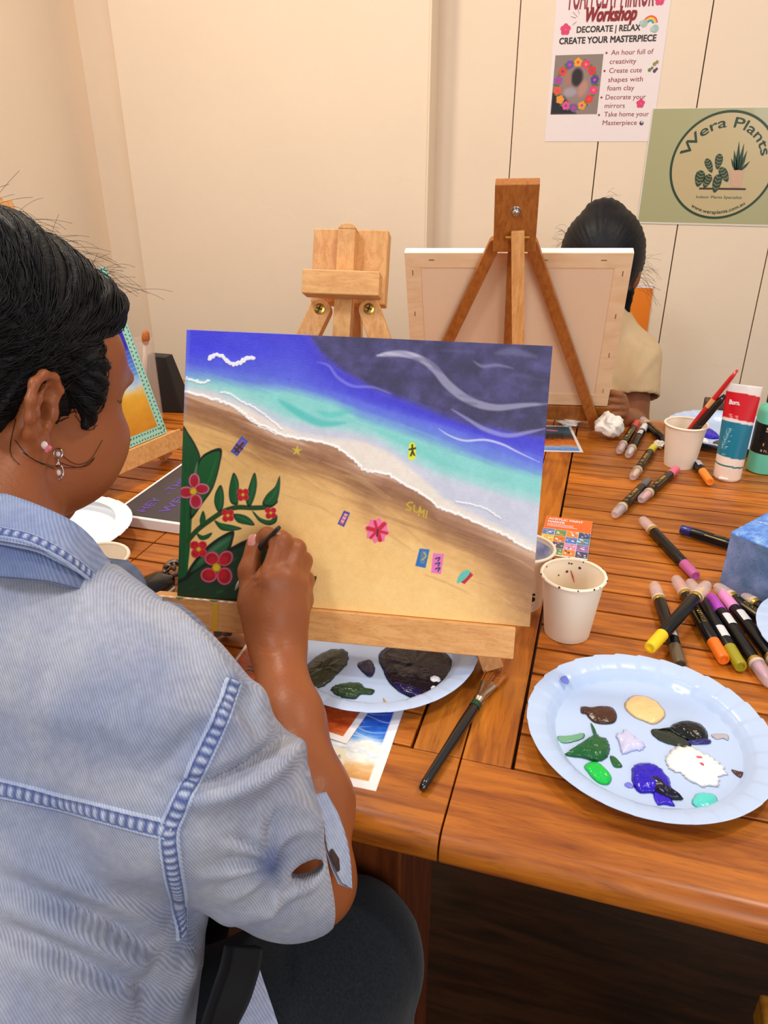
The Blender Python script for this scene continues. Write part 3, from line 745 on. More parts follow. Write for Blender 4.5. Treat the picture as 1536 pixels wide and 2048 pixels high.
def paint_left(R):
    x = R.X; y = R.Y; Hh = 1000*LH/LW; n = vnoise(x/260, y/70, 8)*70; n2 = vnoise(x/60, y/60, 9)
    v = (y+n-0.10*(x-500))/Hh
    st = [(0, (40, 36, 190)), (0.40, (48, 42, 196)), (0.47, (60, 96, 214)), (0.56, (110, 170, 236)), (0.63, (206, 226, 244)), (0.67, (236, 210, 150)), (0.71, (240, 182, 54)), (0.82, (232, 160, 40)), (1.0, (196, 112, 20))]
    for c in range(3): R.C[:, c] = np.interp(v, [s[0] for s in st], [s[1][c] for s in st])+n2*10
    for q in range(14):
        y0 = Hh*(0.47+0.012*q); R.stroke([(0, y0), (300, y0-30), (650, y0+20), (1000, y0-10)], 10, (214, 232, 248) if q % 2 else (66, 110, 220), 10, 0.4, True)
    T = (168, 226, 206); bw = 64
    for pts in ([(0, 0), (1000, 0), (1000, bw), (0, bw)], [(0, Hh-bw), (1000, Hh-bw), (1000, Hh), (0, Hh)], [(0, 0), (bw, 0), (bw, Hh), (0, Hh)], [(1000-bw, 0), (1000, 0), (1000, Hh), (1000-bw, Hh)]): R.fill(pts, T, 3, 1, False)
    rs = np.random.RandomState(2)
    for k in range(40):
        t = k/40
        for row in (0.25, 0.75):
            t = (k+(0.5 if row > 0.5 else 0))/40
            for (x0, y0) in ((1000-bw*row, t*Hh), (bw*row, t*Hh), (t*1000, bw*row), (t*1000, Hh-bw*row)):
                a = rs.uniform(0, 3.1); R.stroke([(x0-5*math.cos(a), y0-5*math.sin(a)), (x0+5*math.cos(a), y0+5*math.sin(a))], 7, (20, 44, 40), 3, 0.95, False, False)
tp = thing('taped_painting', 'blue and yellow beach painting edged with patterned mint tape', 'painting', fl([(LW/2, 0, 0)])[0])
sheet('painted_board', fl, LW, LH, 240, 270, paint_left, M_PAINTED, tp, thick=0.012, edge=(236, 232, 226))

# ================================================================= posters on the board wall
M_PAPER = mat('glossy_paper', (240, 226, 224), rough=0.22, spec=0.6, coat=0.3)
M_INK_R = mat('ink_maroon', (150, 44, 52), rough=0.35); M_INK_D = mat('ink_dark', (52, 40, 34), rough=0.35)
M_INK_P = mat('ink_pink', (222, 60, 110), rough=0.35); M_PRINT = mat('printed_picture', attr=True, rough=0.3, spec=0.5)
M_INK_G = mat('ink_green', (26, 58, 26), rough=0.35)
def wl(px, py): q = ony(px, py, YW); return np.array([q[0], q[2]])
fw_ = frame((0, YW-0.0012, 0), np.array((1., 0, 0)), np.array((0, 0, 1.)), np.array((0, -1., 0)))
pb0, pb1 = wl(1089, 283), wl(1303, 281); ph = (pb1[0]-pb0[0])*1.414
po = thing('workshop_poster', 'white laminated foam clay workshop poster with a flower wreath picture', 'poster', (pb0[0], YW, pb0[1]))
g = MB(); g.box((pb0[0], pb0[1], -0.0008), (pb1[0], pb0[1]+ph, 0.0), fw_); g.build('paper', M_PAPER, po)
def put(mb, s, xa, xb, ypx, h=None, **k):
    a = wl(xa, ypx); c = wl(xb, ypx); text_fit(mb, s, a[0], c[0], a[1], fw_, h, **k)
t = MB(); put(t, 'FOAM CLAY MIRROR', 1137, 1305, 20, 0.075, bold=0.0012); t.build('title_lettering', M_INK_R, po)
t = MB(); put(t, 'Workshop', 1170, 1270, 45, 0.034, bold=0.003, shear=0.25); t.build('subtitle_lettering', mat('ink_brick', (140, 30, 34), rough=0.3), po)
t = MB(); put(t, 'DECORATE | RELAX', 1153, 1279, 66, 0.0150, bold=0.001); put(t, 'CREATE YOUR MASTERPIECE', 1118, 1310, 89, 0.0155, bold=0.0012); t.build('heading_lettering', M_INK_D, po)
t = MB()
for s, xa, xb, y in (('An hour full of', 1222, 1306, 110), ('creativity', 1219, 1272, 128), ('Create cute', 1218, 1283, 146), ('shapes with', 1216, 1285, 164), ('foam clay', 1214, 1268, 181), ('Decorate your', 1211, 1291, 199), ('mirrors', 1209, 1249, 216), ('Take home your', 1208, 1297, 233), ('Masterpiece', 1205, 1273, 250)):
    put(t, s, xa, xb, y, 0.0125)
for x, y in ((1213, 106), (1209, 142), (1203, 195), (1198, 230)):
    c = wl(x, y); fr = fw_; t.lathe([(0.0001, 0.0006), (0.0028, 0.0006)], 12, lambda V, c=c: fw_(V+np.array((c[0], c[1], 0))))
t.build('list_lettering', M_INK_R, po)
a0, a1 = wl(1101, 229), wl(1207, 108); pw = a1[0]-a0[0]; phh = a1[1]-a0[1]
def paint_wreath(R):
    R.C[:] = np.array((142, 126, 116)); H_ = 1000*phh/pw
    R.fill([(0, H_*0.62), (260, H_*0.7), (560, H_), (0, H_)], (38, 34, 40), 60, 1, False)
    R.ell(500, 560, 290, 320, (150, 126, 120), 0, 6); R.ell(500, 420, 120, 170, (44, 34, 36), 0, 60); R.ell(300, 440, 80, 120, (176, 120, 100), 0, 60, 0.8); R.ell(640, 640, 90, 160, (196, 140, 120), 20, 80, 0.8); R.ell(380, 700, 140, 90, (170, 160, 176), 0, 60, 0.8)
    cols = [(240, 160, 40), (230, 60, 110), (226, 50, 40), (96, 60, 150), (232, 60, 130), (226, 60, 60), (240, 150, 50), (130, 80, 160), (230, 80, 150), (236, 150, 60), (230, 90, 60), (150, 80, 170), (226, 70, 40), (110, 80, 160)]
    for q in range(40):
        a = q*2*math.pi/40; R.ell(490+410*math.cos(a), 570+440*math.sin(a), 70, 32, (70, 120, 50), q*37, 6)
    for q in range(14):
        a = -math.pi/2+q*2*math.pi/14; cx0 = 490+395*math.cos(a); cy0 = 570+430*math.sin(a)
        for k in range(5):
            b_ = a+k*2*math.pi/5; R.ell(cx0+48*math.cos(b_), cy0+48*math.sin(b_), 44, 40, cols[q], 0, 6)
        R.ell(cx0, cy0, 26, 26, cols[(q+5) % 14], 0, 5)
sheet('wreath_picture', lambda V: fw_(V+np.array((a0[0], a0[1], 0.0007))), pw, phh, 110, 130, paint_wreath, M_PRINT, po)
def flower(mb, px, py, r):
    c = wl(px, py)
    for k in range(5):
        a = math.pi/2+k*2*math.pi/5
        mb.lathe([(0.0001, 0.0007), (r*0.52, 0.0007)], 14, lambda V, a=a: fw_(V+np.array((c[0]+r*0.6*math.cos(a), c[1]+r*0.6*math.sin(a), 0.00002*k))))
for fx, fy, fr_ in ((1131, 59, 0.013), (1281, 207, 0.0105), (1320, 0, 0.012)): t = MB(); flower(t, fx, fy, fr_); t.build('flower_print', M_INK_P, po)
t = MB()
for (p0, p1) in (((1146, 24), (1155, 34)), ((1142, 33), (1152, 36)), ((1145, 50), (1153, 43)), ((1153, 10), (1159, 28))):
    A = wl(*p0); B_ = wl(*p1); t.tube(fw_([(A[0], A[1], 0.0004), (B_[0], B_[1], 0.0004)]), 0.0012, 6, flat=0.3)
t.build('sparkle_print', M_INK_R, po)
t = MB()
for k, cc in enumerate(((222, 70, 50), (240, 150, 50), (244, 214, 80), (110, 180, 110), (80, 140, 200))):
    c = wl(1300, 48); r0 = 0.0195-0.0028*k; n = 16; V = []
    for i in range(n+1):
        a = math.radians(8+150*i/n)
        for r in (r0, r0-0.0028): V.append((c[0]+r*math.cos(a), c[1]+r*math.sin(a), 0.0006))
    t.add(fw_(V), [(2*i, 2*i+2, 2*i+3, 2*i+1) for i in range(n)], 0, lin(cc))
t.build('rainbow_print', M_PRINT, po, usecol=True)
for qi, (x, y, r, cc) in enumerate(((1288, 47, 0.009, (170, 190, 180)), (1283, 46, 0.006, (180, 200, 190)), (1310, 57, 0.009, (160, 190, 184)), (1305, 58, 0.006, (180, 200, 190)), (1299, 140, .0045, (96, 130, 70)), (1304, 136, .0035, (96, 130, 70)), (1309, 128, .0045, (150, 140, 60)), (1314, 124, .004, (150, 140, 60)), (1309, 142, .0045, (110, 50, 100)), (1313, 138, .0035, (110, 50, 100)), (1283, 246, .0055, (60, 60, 90)), (1284, 244, .003, (220, 200, 190)))):
    c = wl(x, y); t = MB(); V = [(c[0]+r*math.cos(i*math.pi/8), c[1]+r*math.sin(i*math.pi/8), 0.0009+0.00025*(qi % 4)) for i in range(16)]
    t.add(fw_(V), [tuple(range(16))], 0, lin(cc)); t.build('clip_art' if y > 100 else 'cloud_print', M_PRINT, po, usecol=True)
for k in range(2):
    pass
# green shop poster
s0, s1 = wl(1276, 443), wl(1302, 218); sh = s1[1]-s0[1]; sw = sh*1.414
sp = thing('shop_poster', 'sage green laminated plant shop poster with a round logo', 'poster', (s0[0], YW, s0[1]))
fs = frame((0, YW-0.0024, 0), np.array((1., 0, 0)), np.array((0, 0, 1.)), np.array((0, -1., 0)))
g = MB(); g.box((s0[0]-0.004, s0[1]-0.005, -0.0010), (s0[0]+sw+0.004, s0[1]+sh+0.001, -0.0002), fs); g.build('laminate', mat('laminate_edge', (222, 214, 198), rough=0.2), sp)
g = MB(); g.box((s0[0], s0[1], -0.0006), (s0[0]+sw, s0[1]+sh, 0.0), fs); g.build('paper', mat('sage_paper', (172, 168, 124), rough=0.25, spec=0.5, coat=0.2), sp)
cL = wl(1340, 333); cT = wl(1447, 220); cB = wl(1443, 438); rad = (cT[1]-cB[1])/2; cc0 = np.array((cL[0]+rad, (cT[1]+cB[1])/2))
def place(V): return fs(np.asarray(V, float)+np.array((cc0[0], cc0[1], 0)))
t = MB(); n = 72; V = []
t.lathe([(0.0001, 0.0004), (rad-0.006, 0.0004)], n, place, 0); t.build('logo_disc', mat('logo_disc', (196, 176, 130), rough=0.25, spec=0.5), sp)
t = MB(); t.lathe([(rad-0.0062, 0.0008), (rad, 0.0008)], n, place)
def arc_text(mb, s, r, mid, span, h, z=0.0010, inner=False, bold=0):
    V, Fc = text_mesh(s); lo, hi = V[:, 0].min(), V[:, 0].max(); q = (V[:, 0]-lo)/(hi-lo)-0.5
    for k in range(3 if bold else 1):
        y = V[:, 1]/0.73*h
        if inner: a = math.radians(-90)+q*span+mid; rr_ = r-y
        else: a = math.radians(90)-q*span+mid; rr_ = r+y
        rr_ = rr_+bold*(k == 1); a = a+bold/r*(k == 2)
        mb.add(place(np.stack([rr_*np.cos(a), rr_*np.sin(a), np.full(len(a), z+0.00003*k)], 1)), Fc)
arc_text(t, 'Wera Plants', rad*0.70, 0.0, 2.62, rad*0.19, bold=0.0008)
arc_text(t, 'www.weraplants.com.au', rad*0.90, 0.06, 1.22, rad*0.07, inner=True, bold=0.0004)
text_fit(t, 'Indoor Plants Specialist', wl(1392, 396)[0], wl(1483, 396)[0], wl(1392, 396)[1], fs, 0.0075, z=0.0010)
t.build('logo_lettering', M_INK_G, sp)
t = MB(); A = wl(1398, 378); B_ = wl(1492, 374); t.box((A[0], A[1]-0.001, 0.0005), (B_[0], A[1]+0.004, 0.0010), fs); t.build('logo_shelf', mat('ink_brown', (70, 34, 20), rough=0.4), sp)
t = MB()
P_ = [wl(1459, 340), wl(1488, 340), wl(1480, 374), wl(1462, 374)]; t.add(fs([(p[0], p[1], 0.0011) for p in P_[::-1]]), [(0, 1, 2, 3)], 0); M_TC = mat('ink_terracotta', (206, 164, 136), rough=0.4); t.build('logo_pot', M_TC, sp); t = MB()
P_ = [wl(1422, 350), wl(1440, 350), wl(1437, 360), wl(1425, 360)]; t.add(fs([(p[0], p[1], 0.0011) for p in P_[::-1]]), [(0, 1, 2, 3)], 0); t.build('logo_pot', M_TC, sp)
t = MB(); lf = MB()
for tip, base, wd in (((1478, 282), (1474, 340), 4), ((1488, 286), (1477, 340), 4), ((1468, 300), (1472, 340), 4), ((1494, 300), (1480, 340), 3.5), ((1462, 316), (1470, 340), 3), ((1500, 322), (1482, 340), 3)):
    a_ = wl(*tip); b_ = wl(*base); d_ = nrm(b_-a_); s_ = np.array((-d_[1], d_[0]))*wd*0.0012; mid = (a_*0.45+b_*0.55)
    t.add(fs([(*p, 0.0013) for p in (a_, mid+s_, b_+s_*0.6, b_-s_*0.6, mid-s_)]), [(0, 1, 2, 3, 4)])
for cx0, cy0, ln, wd, an in ((1399, 357, 34, 19, 105), (1418, 331, 30, 14, 70), (1437, 323, 32, 15, 100), (1414, 362, 30, 15, 115), (1433, 367, 38, 17, 105), (1448, 349, 32, 17, 65)):
    a = math.radians(an)
    out = []
    for i in range(14):
        th = 2*math.pi*i/14; x = ln/2*math.cos(th); y = wd/2*math.sin(th)*(1-0.3*math.cos(th)); p = wl(cx0+x*math.cos(a)-y*math.sin(a), cy0+x*math.sin(a)+y*math.cos(a)); out.append((p[0], p[1], 0.0014))
    t.add(fs(out), [tuple(range(14))])
    for k in (-0.3, -0.1, 0.1, 0.3):
        for sg in (-1, 1):
            p0 = wl(cx0+k*ln*math.cos(a), cy0+k*ln*math.sin(a)); x = (k-0.1)*ln; y = sg*wd*0.34; p1 = wl(cx0+x*math.cos(a)-y*math.sin(a), cy0+x*math.sin(a)+y*math.cos(a))
            lf.tube(fs([(*p0, 0.0014), (*p1, 0.0014)]), 0.0008, 5, flat=0.8)
t.build('logo_leaves', M_INK_G, sp); lf.build('logo_leaf_veins', mat('vein_tan', (196, 176, 130), rough=0.3), sp)
# orange sheet low on the wall
P_ = [ony(*p, YW-0.004) for p in ((1188, 570), (1307, 572), (1268, 860), (1160, 860))]
og = thing('orange_poster', 'plain orange sheet with white edge on the wall behind the seated person', 'poster', P_[3])
g = MB(); V = [p for p in P_]+[p+np.array((0, 0.003, 0)) for p in P_]; g.add(V, [(0, 3, 2, 1), (4, 5, 6, 7), (0, 1, 5, 4), (1, 2, 6, 5), (2, 3, 7, 6), (3, 0, 4, 7)]); g.build('paper', mat('orange_sheet', (232, 126, 16), rough=0.45), og)
g = MB(); g.box((P_[0][0], YW-0.0046, P_[0][2]-0.002), (P_[1][0], YW-0.0006, P_[0][2]+0.006)); g.build('white_edge', M_PAPER, og)

# ================================================================= cups
M_CUP = mat('paper_cup', (246, 230, 206), rough=0.5, spec=0.35)
M_CUPW = mat('cup_white', (250, 244, 232), rough=0.5)
def cup(px, py, label, rim_r=0.0365, base_r=0.0275, h=0.081, group=None, stains=None, seed=0):
    c = tab(px, py); r = thing('paper_cup', label, 'cup', c, group)
    fr = frame(c, np.array((1., 0, 0)), np.array((0, 1., 0)), np.array((0, 0, 1.)))
    g = MB(); prof = [(0.0001, 0.004), (base_r-0.002, 0.004), (base_r-0.002, 0.0), (base_r, 0.0)]
    prof += [(base_r+(rim_r-base_r)*t, h*t) for t in np.linspace(0.02, 1, 12)]
    g.lathe(prof, 56, fr); g.lathe([(rim_r-0.0007-(rim_r-base_r)*(1-t), h*t) for t in np.linspace(1, 0.08, 12)]+[(0.0001, h*0.08)], 56, fr)
    smooth_by_angle(g.build('cup_wall', M_CUP, r), 50)
    g = MB(); tt = [(rim_r+0.0008+0.0021*math.cos(a), h+0.0021*math.sin(a)) for a in np.linspace(0, 2*math.pi, 11)]; g.lathe(tt, 56, fr); g.build('rim', M_CUP, r, smooth=True)
    if stains:
        rs = np.random.RandomState(seed); g = MB()
        for k in range(stains[0]):
            a = rs.uniform(0, 6.28); z = h*(1-rs.rand()**2*0.75) if k % 2 else h; ins = k % 2
            rad_ = base_r+(rim_r-base_r)*z/h; rad_ = rad_-0.0011 if ins else rad_+0.0026
            s = rs.uniform(0.0007, 0.0020); cen = np.array((rad_*math.cos(a), rad_*math.sin(a), z+(0 if ins else 0.001)))
            g.lathe([(0.0001, s*0.45), (s*0.7, s*0.3), (s, -0.0004)], 8, frame(fr([cen])[0], np.array((-math.sin(a), math.cos(a), 0)), np.array((0, 0, 1.)), np.array((-math.cos(a), -math.sin(a), 0)) if ins else np.array((math.cos(a), math.sin(a), 0))))
        g.build('paint_specks', stains[1], r, smooth=True)['kind'] = 'stuff'
    return r, c, fr
c1_, cc, fr = cup(1133, 1262, 'cream paper cup with paint specks on its rim, right of the beach painting', stains=(30, mat('brown_speck', (70, 44, 36), rough=0.4)), seed=3)
g = MB(); g.tube(fr([(-0.004, 0.0322, 0.068), (-0.001, 0.0318, 0.06), (0.002, 0.0305, 0.052)]), [0.0004, 0.0009, 0.0003], 6); g.build('red_streak', mat('red_streak', (200, 40, 40), rough=0.4), c1_)
c2_, cc, fr = cup(1040, 1203, 'paper cup stained blue inside, half hidden behind the beach painting', stains=(24, mat('blue_speck', (40, 50, 130), rough=0.4)), seed=5)
M_RES = mat('blue_residue', (236, 236, 238), rough=0.4, col2=(150, 160, 212), vscale=40)
g = MB(); g.lathe([(0.0352-0.009*(1-t), 0.081*t) for t in np.linspace(0.93, 0.3, 8)], 48, fr); g.build('blue_residue', M_RES, c2_, smooth=True)
t = MB(); a = math.radians(-62); fr2 = frame(fr([(0.0302*math.cos(a), 0.0302*math.sin(a), 0.018)])[0], np.array((-math.sin(a), math.cos(a), 0)), np.array((0, 0, 1.)), np.array((math.cos(a), math.sin(a), 0)))
text_fit(t, 'S', -0.0055, 0.0055, 0.0, fr2, 0.012, z=0.0005, bold=0.0016); text_fit(t, 'CUPS', -0.004, 0.004, -0.006, fr2, 0.0025, z=0.0005); t.build('cup_print', mat('black_print', (24, 22, 22), rough=0.4), c2_)
c3_, c3c, fr3 = cup(1358, 929, 'cream paper cup holding a red and a black paintbrush')
c4_, cc, fr = cup(216, 1224, 'cream paper cup beside the denim collar, in front of a white plate')

# ---- paintbrushes
M_RED = mat('red_lacquer', (206, 36, 40), rough=0.2, coat=0.5); M_BLK = mat('black_lacquer', (16, 15, 17), rough=0.22, coat=0.5)
M_FER = mat('ferrule', (205, 190, 170), rough=0.3, metal=1.0, bump=0.0003, bscale=200); M_BRI = mat('bristle', (186, 108, 40), rough=0.6, var=0.25, vscale=300, stretch=(1, 1, 1))
def stick(name, label, a, b, rad, mcol, tip=None):
    a = np.array(a); b = np.array(b); r = thing(name, label, 'paintbrush', a)
    t = np.linspace(0, 1, 14); pts = a+(b-a)*t[:, None]
    g = MB(); g.tube(pts, rad*(0.55+0.6*np.sin(np.pi*np.clip(0.1+0.75*t, 0, 1)))*np.where(t > 0.985, 0.6, 1), 14); g.build('handle', mcol, r, smooth=True)
    return r
rb_top = ony(1475, 740, c3c[1]-0.04); bb_top = ony(1450, 790, c3c[1]-0.03)
br = stick('paintbrush', 'thin red paintbrush standing in the far paper cup', c3c+np.array((-0.022, 0.008, 0.010)), rb_top, 0.0042, M_RED)
g = MB(); v = nrm(rb_top-c3c); p = c3c+np.array((-0.022, 0.008, 0.010)); q = p+(rb_top-p)*0.60; g.tube([q, q+(rb_top-p)*0.09], 0.0049, 14); g.build('gold_band', mat('peach_band', (236, 170, 110), rough=0.4), br, smooth=False)
stick('paintbrush', 'black paintbrush standing in the far paper cup', c3c+np.array((-0.018, -0.006, 0.012)), bb_top, 0.0062, M_BLK)
# flat brush on the table
A = tab(843, 1578, 0.006); B_ = tab(1000, 1335, 0.006); r = thing('paintbrush', 'black flat paintbrush with silver ferrule lying by the table seam', 'paintbrush', A)
L_ = lambda t: A+(B_-A)*t
t = np.linspace(0, 0.66, 18); g = MB(); g.tube([L_(x) for x in t], [0.0028, 0.0044, 0.0046, 0.0047, 0.0048, 0.0049, 0.005, 0.005, 0.0052, 0.0054, 0.0056, 0.0058, 0.006, 0.006, 0.006, 0.0059, 0.0057, 0.0053], 18); g.build('handle', M_BLK, r, smooth=True)
g = MB(); d = nrm(B_-A); sd = nrm(np.cross(d, (0, 0, 1)))
V = []; n = 20; ts = (0.655, 0.68, 0.685, 0.70, 0.705, 0.75, 0.80, 0.845)
ws = (0.0056, 0.0058, 0.0064, 0.0064, 0.0058, 0.0066, 0.0085, 0.0105); hs = (0.0056, 0.0058, 0.0064, 0.0064, 0.0058, 0.0052, 0.0040, 0.0032)
for t_, w_, h_ in zip(ts, ws, hs):
    for k in range(n): an = 2*math.pi*k/n; V.append(L_(t_)+sd*w_*math.cos(an)+np.array((0, 0, 1))*h_*math.sin(an))
g.add(V, [(i*n+k, i*n+(k+1) % n, (i+1)*n+(k+1) % n, (i+1)*n+k) for i in range(len(ts)-1) for k in range(n)]); g.build('ferrule', M_FER, r, smooth=True)
g = MB(); rs = np.random.RandomState(1)
for k in range(160):
    u = rs.uniform(-1, 1); z = rs.uniform(-0.0026, 0.0028); e = rs.uniform(0.93, 1.0)
    g.tube([L_(0.835)+sd*0.0098*u+np.array((0, 0, z)), L_(0.9)+sd*0.0112*u+np.array((0, 0, z)), L_(e)+sd*(0.0120*u+rs.uniform(-.0012, .0012))+np.array((0, 0, z*0.5-0.001))], [0.0006, 0.0006, 0.0002], 4)
g.build('bristles', M_BRI, r)
g = MB(); g.tube([L_(0.62), L_(0.655)], 0.0061, 16, cap=False); g.build('green_smear', mat('green_smear', (22, 66, 40), rough=0.4), r, smooth=True)

# ================================================================= plates with paint
M_PLATE = mat('blue_plate', (188, 208, 240), rough=0.30, spec=0.45, coat=0.15)
M_PLATEW = mat('white_plate', (248, 250, 252), rough=0.35)
def paint(name, c, rough=0.22, var=0.0): return mat(name, c, rough=rough, spec=0.4, coat=0.08, bump=0.0009, bscale=180, var=var, vscale=120)
def plate(c, label, R0=0.120, mt=None, rot=0.0, nrim=30, group=None, k=1.0):
    c = np.array(c, float); r = thing('paper_plate', label, 'plate', c, group); n = nrim*8
    prof = [(0.0001, 0.0022), (0.06, 0.0022), (0.086, 0.0022), (0.0905, 0.0032), (0.0945, 0.007), (0.098, 0.0115), (0.1015, 0.0138), (0.108, 0.0158), (R0-0.001, 0.0178), (R0, 0.0176), (R0, 0.0170), (0.108, 0.0150), (0.1015, 0.0130), (0.0965, 0.0105), (0.093, 0.0062), (0.089, 0.0022), (0.085, 0.0010), (0.0001, 0.0010)]
    if k != 1.0: prof = [(a*k if a < R0-0.002 else a, z) for a, z in prof]
    V = []
    for (rr_, z) in prof:
        for k in range(n):
            ph_ = (k % 8)/8.0; a = 2*math.pi*k/n+rot; q = max(0, min(1, (rr_-0.090)/0.010))
            saw = (ph_-0.5) if ph_ > 0 else -0.5
            rj = rr_+q*0.0009*saw*(1 if rr_ > 0.11 else 0); V.append((rj*math.cos(a), rj*math.sin(a), z+q*0.0013*saw))
    V = np.array(V)+c; Fc = []
    for i in range(len(prof)-1):
        for k in range(n): Fc.append((i*n+k, i*n+(k+1) % n, (i+1)*n+(k+1) % n, (i+1)*n+k))
    o = obj('plate_dish', V, Fc, mt or M_PLATE, r, smooth=True); smooth_by_angle(o, 28)
    return r
PZ = 0.0030
def blob(par, pts, m, h=0.003, seed=0, rings=7, name='paint_blob', up=PZ, jag=0.0, rough=0.5):
    P = catmull([tab(x, y, up) for x, y in pts], 6, True); c = P.mean(0); rs = np.random.RandomState(seed); n = len(P)
    if jag: P = c+(P-c)*(1+jag*rs.randn(n)[:, None])
    V = [c+np.array((0, 0, h))]; hh = []
    for j in range(1, rings+1):
        t = j/rings; q = c+(P-c)*t
        z = h*(1-t**4)*(1+rough*vnoise(q[:, 0]/0.006+seed, q[:, 1]/0.006, seed)) ; q = q+0; q[:, 2] = TZ+up+np.maximum(z, 0.0)+0.0001
        V.extend(q)
    V[0] = np.array((c[0], c[1], V[1][2]))
    Fc = [(0, 1+k, 1+(k+1) % n) for k in range(n)]
    for j in range(rings-1):
        a = 1+j*n; b_ = a+n
        for k in range(n): Fc.append((a+k, b_+k, b_+(k+1) % n, a+(k+1) % n))
    Fc.append(tuple(1+(rings-1)*n+k for k in range(n)))
    o = obj(name, V, Fc, m, par, smooth=True)
    me = o.data
    import bmesh
    bm = bmesh.new(); bm.from_mesh(me); bmesh.ops.recalc_face_normals(bm, faces=bm.faces); bm.to_mesh(me); bm.free()
    return o
Q = lambda L: [(1000+x/2.866, 1260+y/2.866) for x, y in L]
S_ = lambda L: [(400+x/2.327, 1000+y/2.327) for x, y in L]
pR_ = plate((0.0895, 0.632, TZ), 'large pale blue paper plate with blobs of many paint colours, front right', rot=0.2)
for nm, cl, h, pts, jg in (
    ('brown', (74, 40, 26), .003, [(465, 440), (500, 442), (530, 442), (590, 435), (645, 445), (670, 490), (655, 530), (600, 540), (540, 530), (505, 500), (492, 482), (465, 475)], 0),
    ('peach', (246, 206, 142), .003, [(715, 420), (760, 378), (830, 380), (900, 410), (945, 470), (935, 510), (880, 540), (820, 520), (770, 500), (725, 460)], 0.008),
    ('olive_black', (42, 50, 40), .0012, [(868, 572), (970, 572), (1060, 620), (1095, 668), (1000, 662), (900, 625)], 0.02),
    ('black', (6, 8, 8), .0045, [(900, 572), (960, 565), (1000, 535), (1080, 520), (1150, 540), (1190, 590), (1180, 635), (1100, 640), (1020, 612), (960, 580)], 0.01),
    ('dark_blue', (40, 36, 110), .0025, [(1060, 640), (1120, 632), (1200, 628), (1205, 650), (1150, 656), (1080, 654)], 0.02),
    ('green', (22, 92, 44), .005, [(400, 690), (460, 650), (520, 610), (560, 600), (610, 630), (630, 690), (600, 740), (540, 755), (480, 735), (380, 720)], 0.03),
    ('green', (22, 92, 44), .002, [(519, 532), (532, 590), (548, 620), (558, 610), (540, 560)], 0),
    ('pale_green', (112, 168, 132), .0008, [(330, 610), (400, 605), (475, 592), (478, 618), (400, 645), (345, 642)], 0.03),
    ('green', (30, 96, 44), .0015, [(630, 725), (660, 728), (700, 775), (688, 788), (650, 780)], 0),
    ('bright_green', (18, 196, 72), .004, [(482, 782), (520, 755), (570, 765), (620, 810), (640, 850), (620, 885), (570, 880), (530, 850), (505, 818)], 0),
    ('lavender', (206, 206, 240), .004, [(670, 600), (720, 580), (780, 620), (828, 655), (815, 690), (770, 690), (700, 712), (682, 650)], 0.06),
    ('blue', (40, 16, 186), .005, [(755, 800), (790, 765), (870, 765), (930, 800), (970, 860), (972, 930), (900, 935), (860, 935), (800, 932), (765, 890)], 0.02),
    ('blue', (54, 30, 200), .0015, [(880, 925), (950, 930), (990, 985), (1000, 1010), (940, 1000), (900, 1000)], 0.02),
    ('pale_blue', (120, 120, 226), .0006, [(712, 885), (740, 872), (765, 900), (735, 902)], 0.03),
    ('navy', (14, 10, 38), .0055, [(840, 850), (880, 835), (960, 920), (1045, 960), (1030, 975), (960, 970), (880, 930)], 0.02),
    ('white', (250, 246, 242), .004, [(950, 735), (1010, 680), (1070, 662), (1150, 700), (1220, 730), (1270, 780), (1302, 830), (1250, 840), (1255, 890), (1170, 892), (1060, 852), (1040, 820), (975, 800)], 0.06),
    ('red', (220, 90, 100), .0048, [(1110, 740), (1150, 745), (1165, 755), (1130, 758)], 0),
    ('red', (214, 60, 80), .0046, [(1130, 775), (1160, 780), (1175, 805), (1150, 795)], 0),
    ('turquoise', (92, 214, 206), .0025, [(1100, 980), (1125, 942), (1175, 933), (1230, 945), (1250, 990), (1225, 1020), (1165, 1030), (1115, 1012)], 0.01),
    ('brown', (82, 52, 50), .0015, [(1326, 800), (1365, 812), (1402, 820), (1385, 852), (1345, 825)], 0.02),
    ('grey', (186, 176, 180), .0005, [(1212, 600), (1300, 598), (1308, 632), (1280, 620), (1240, 625)], 0.02),
    ('blue_drop', (110, 130, 230), .0008, [(345, 280), (375, 262), (395, 290), (385, 312)], 0)):
    blob(pR_, Q(pts), paint('paint_'+nm, cl), h, len(pts), jag=jg, up=PZ if nm != 'blue_drop' else 0.0178)
pM_ = plate((-0.214, 0.690, TZ), 'pale blue paper plate with dark paint puddles under the beach painting', rot=0.1)
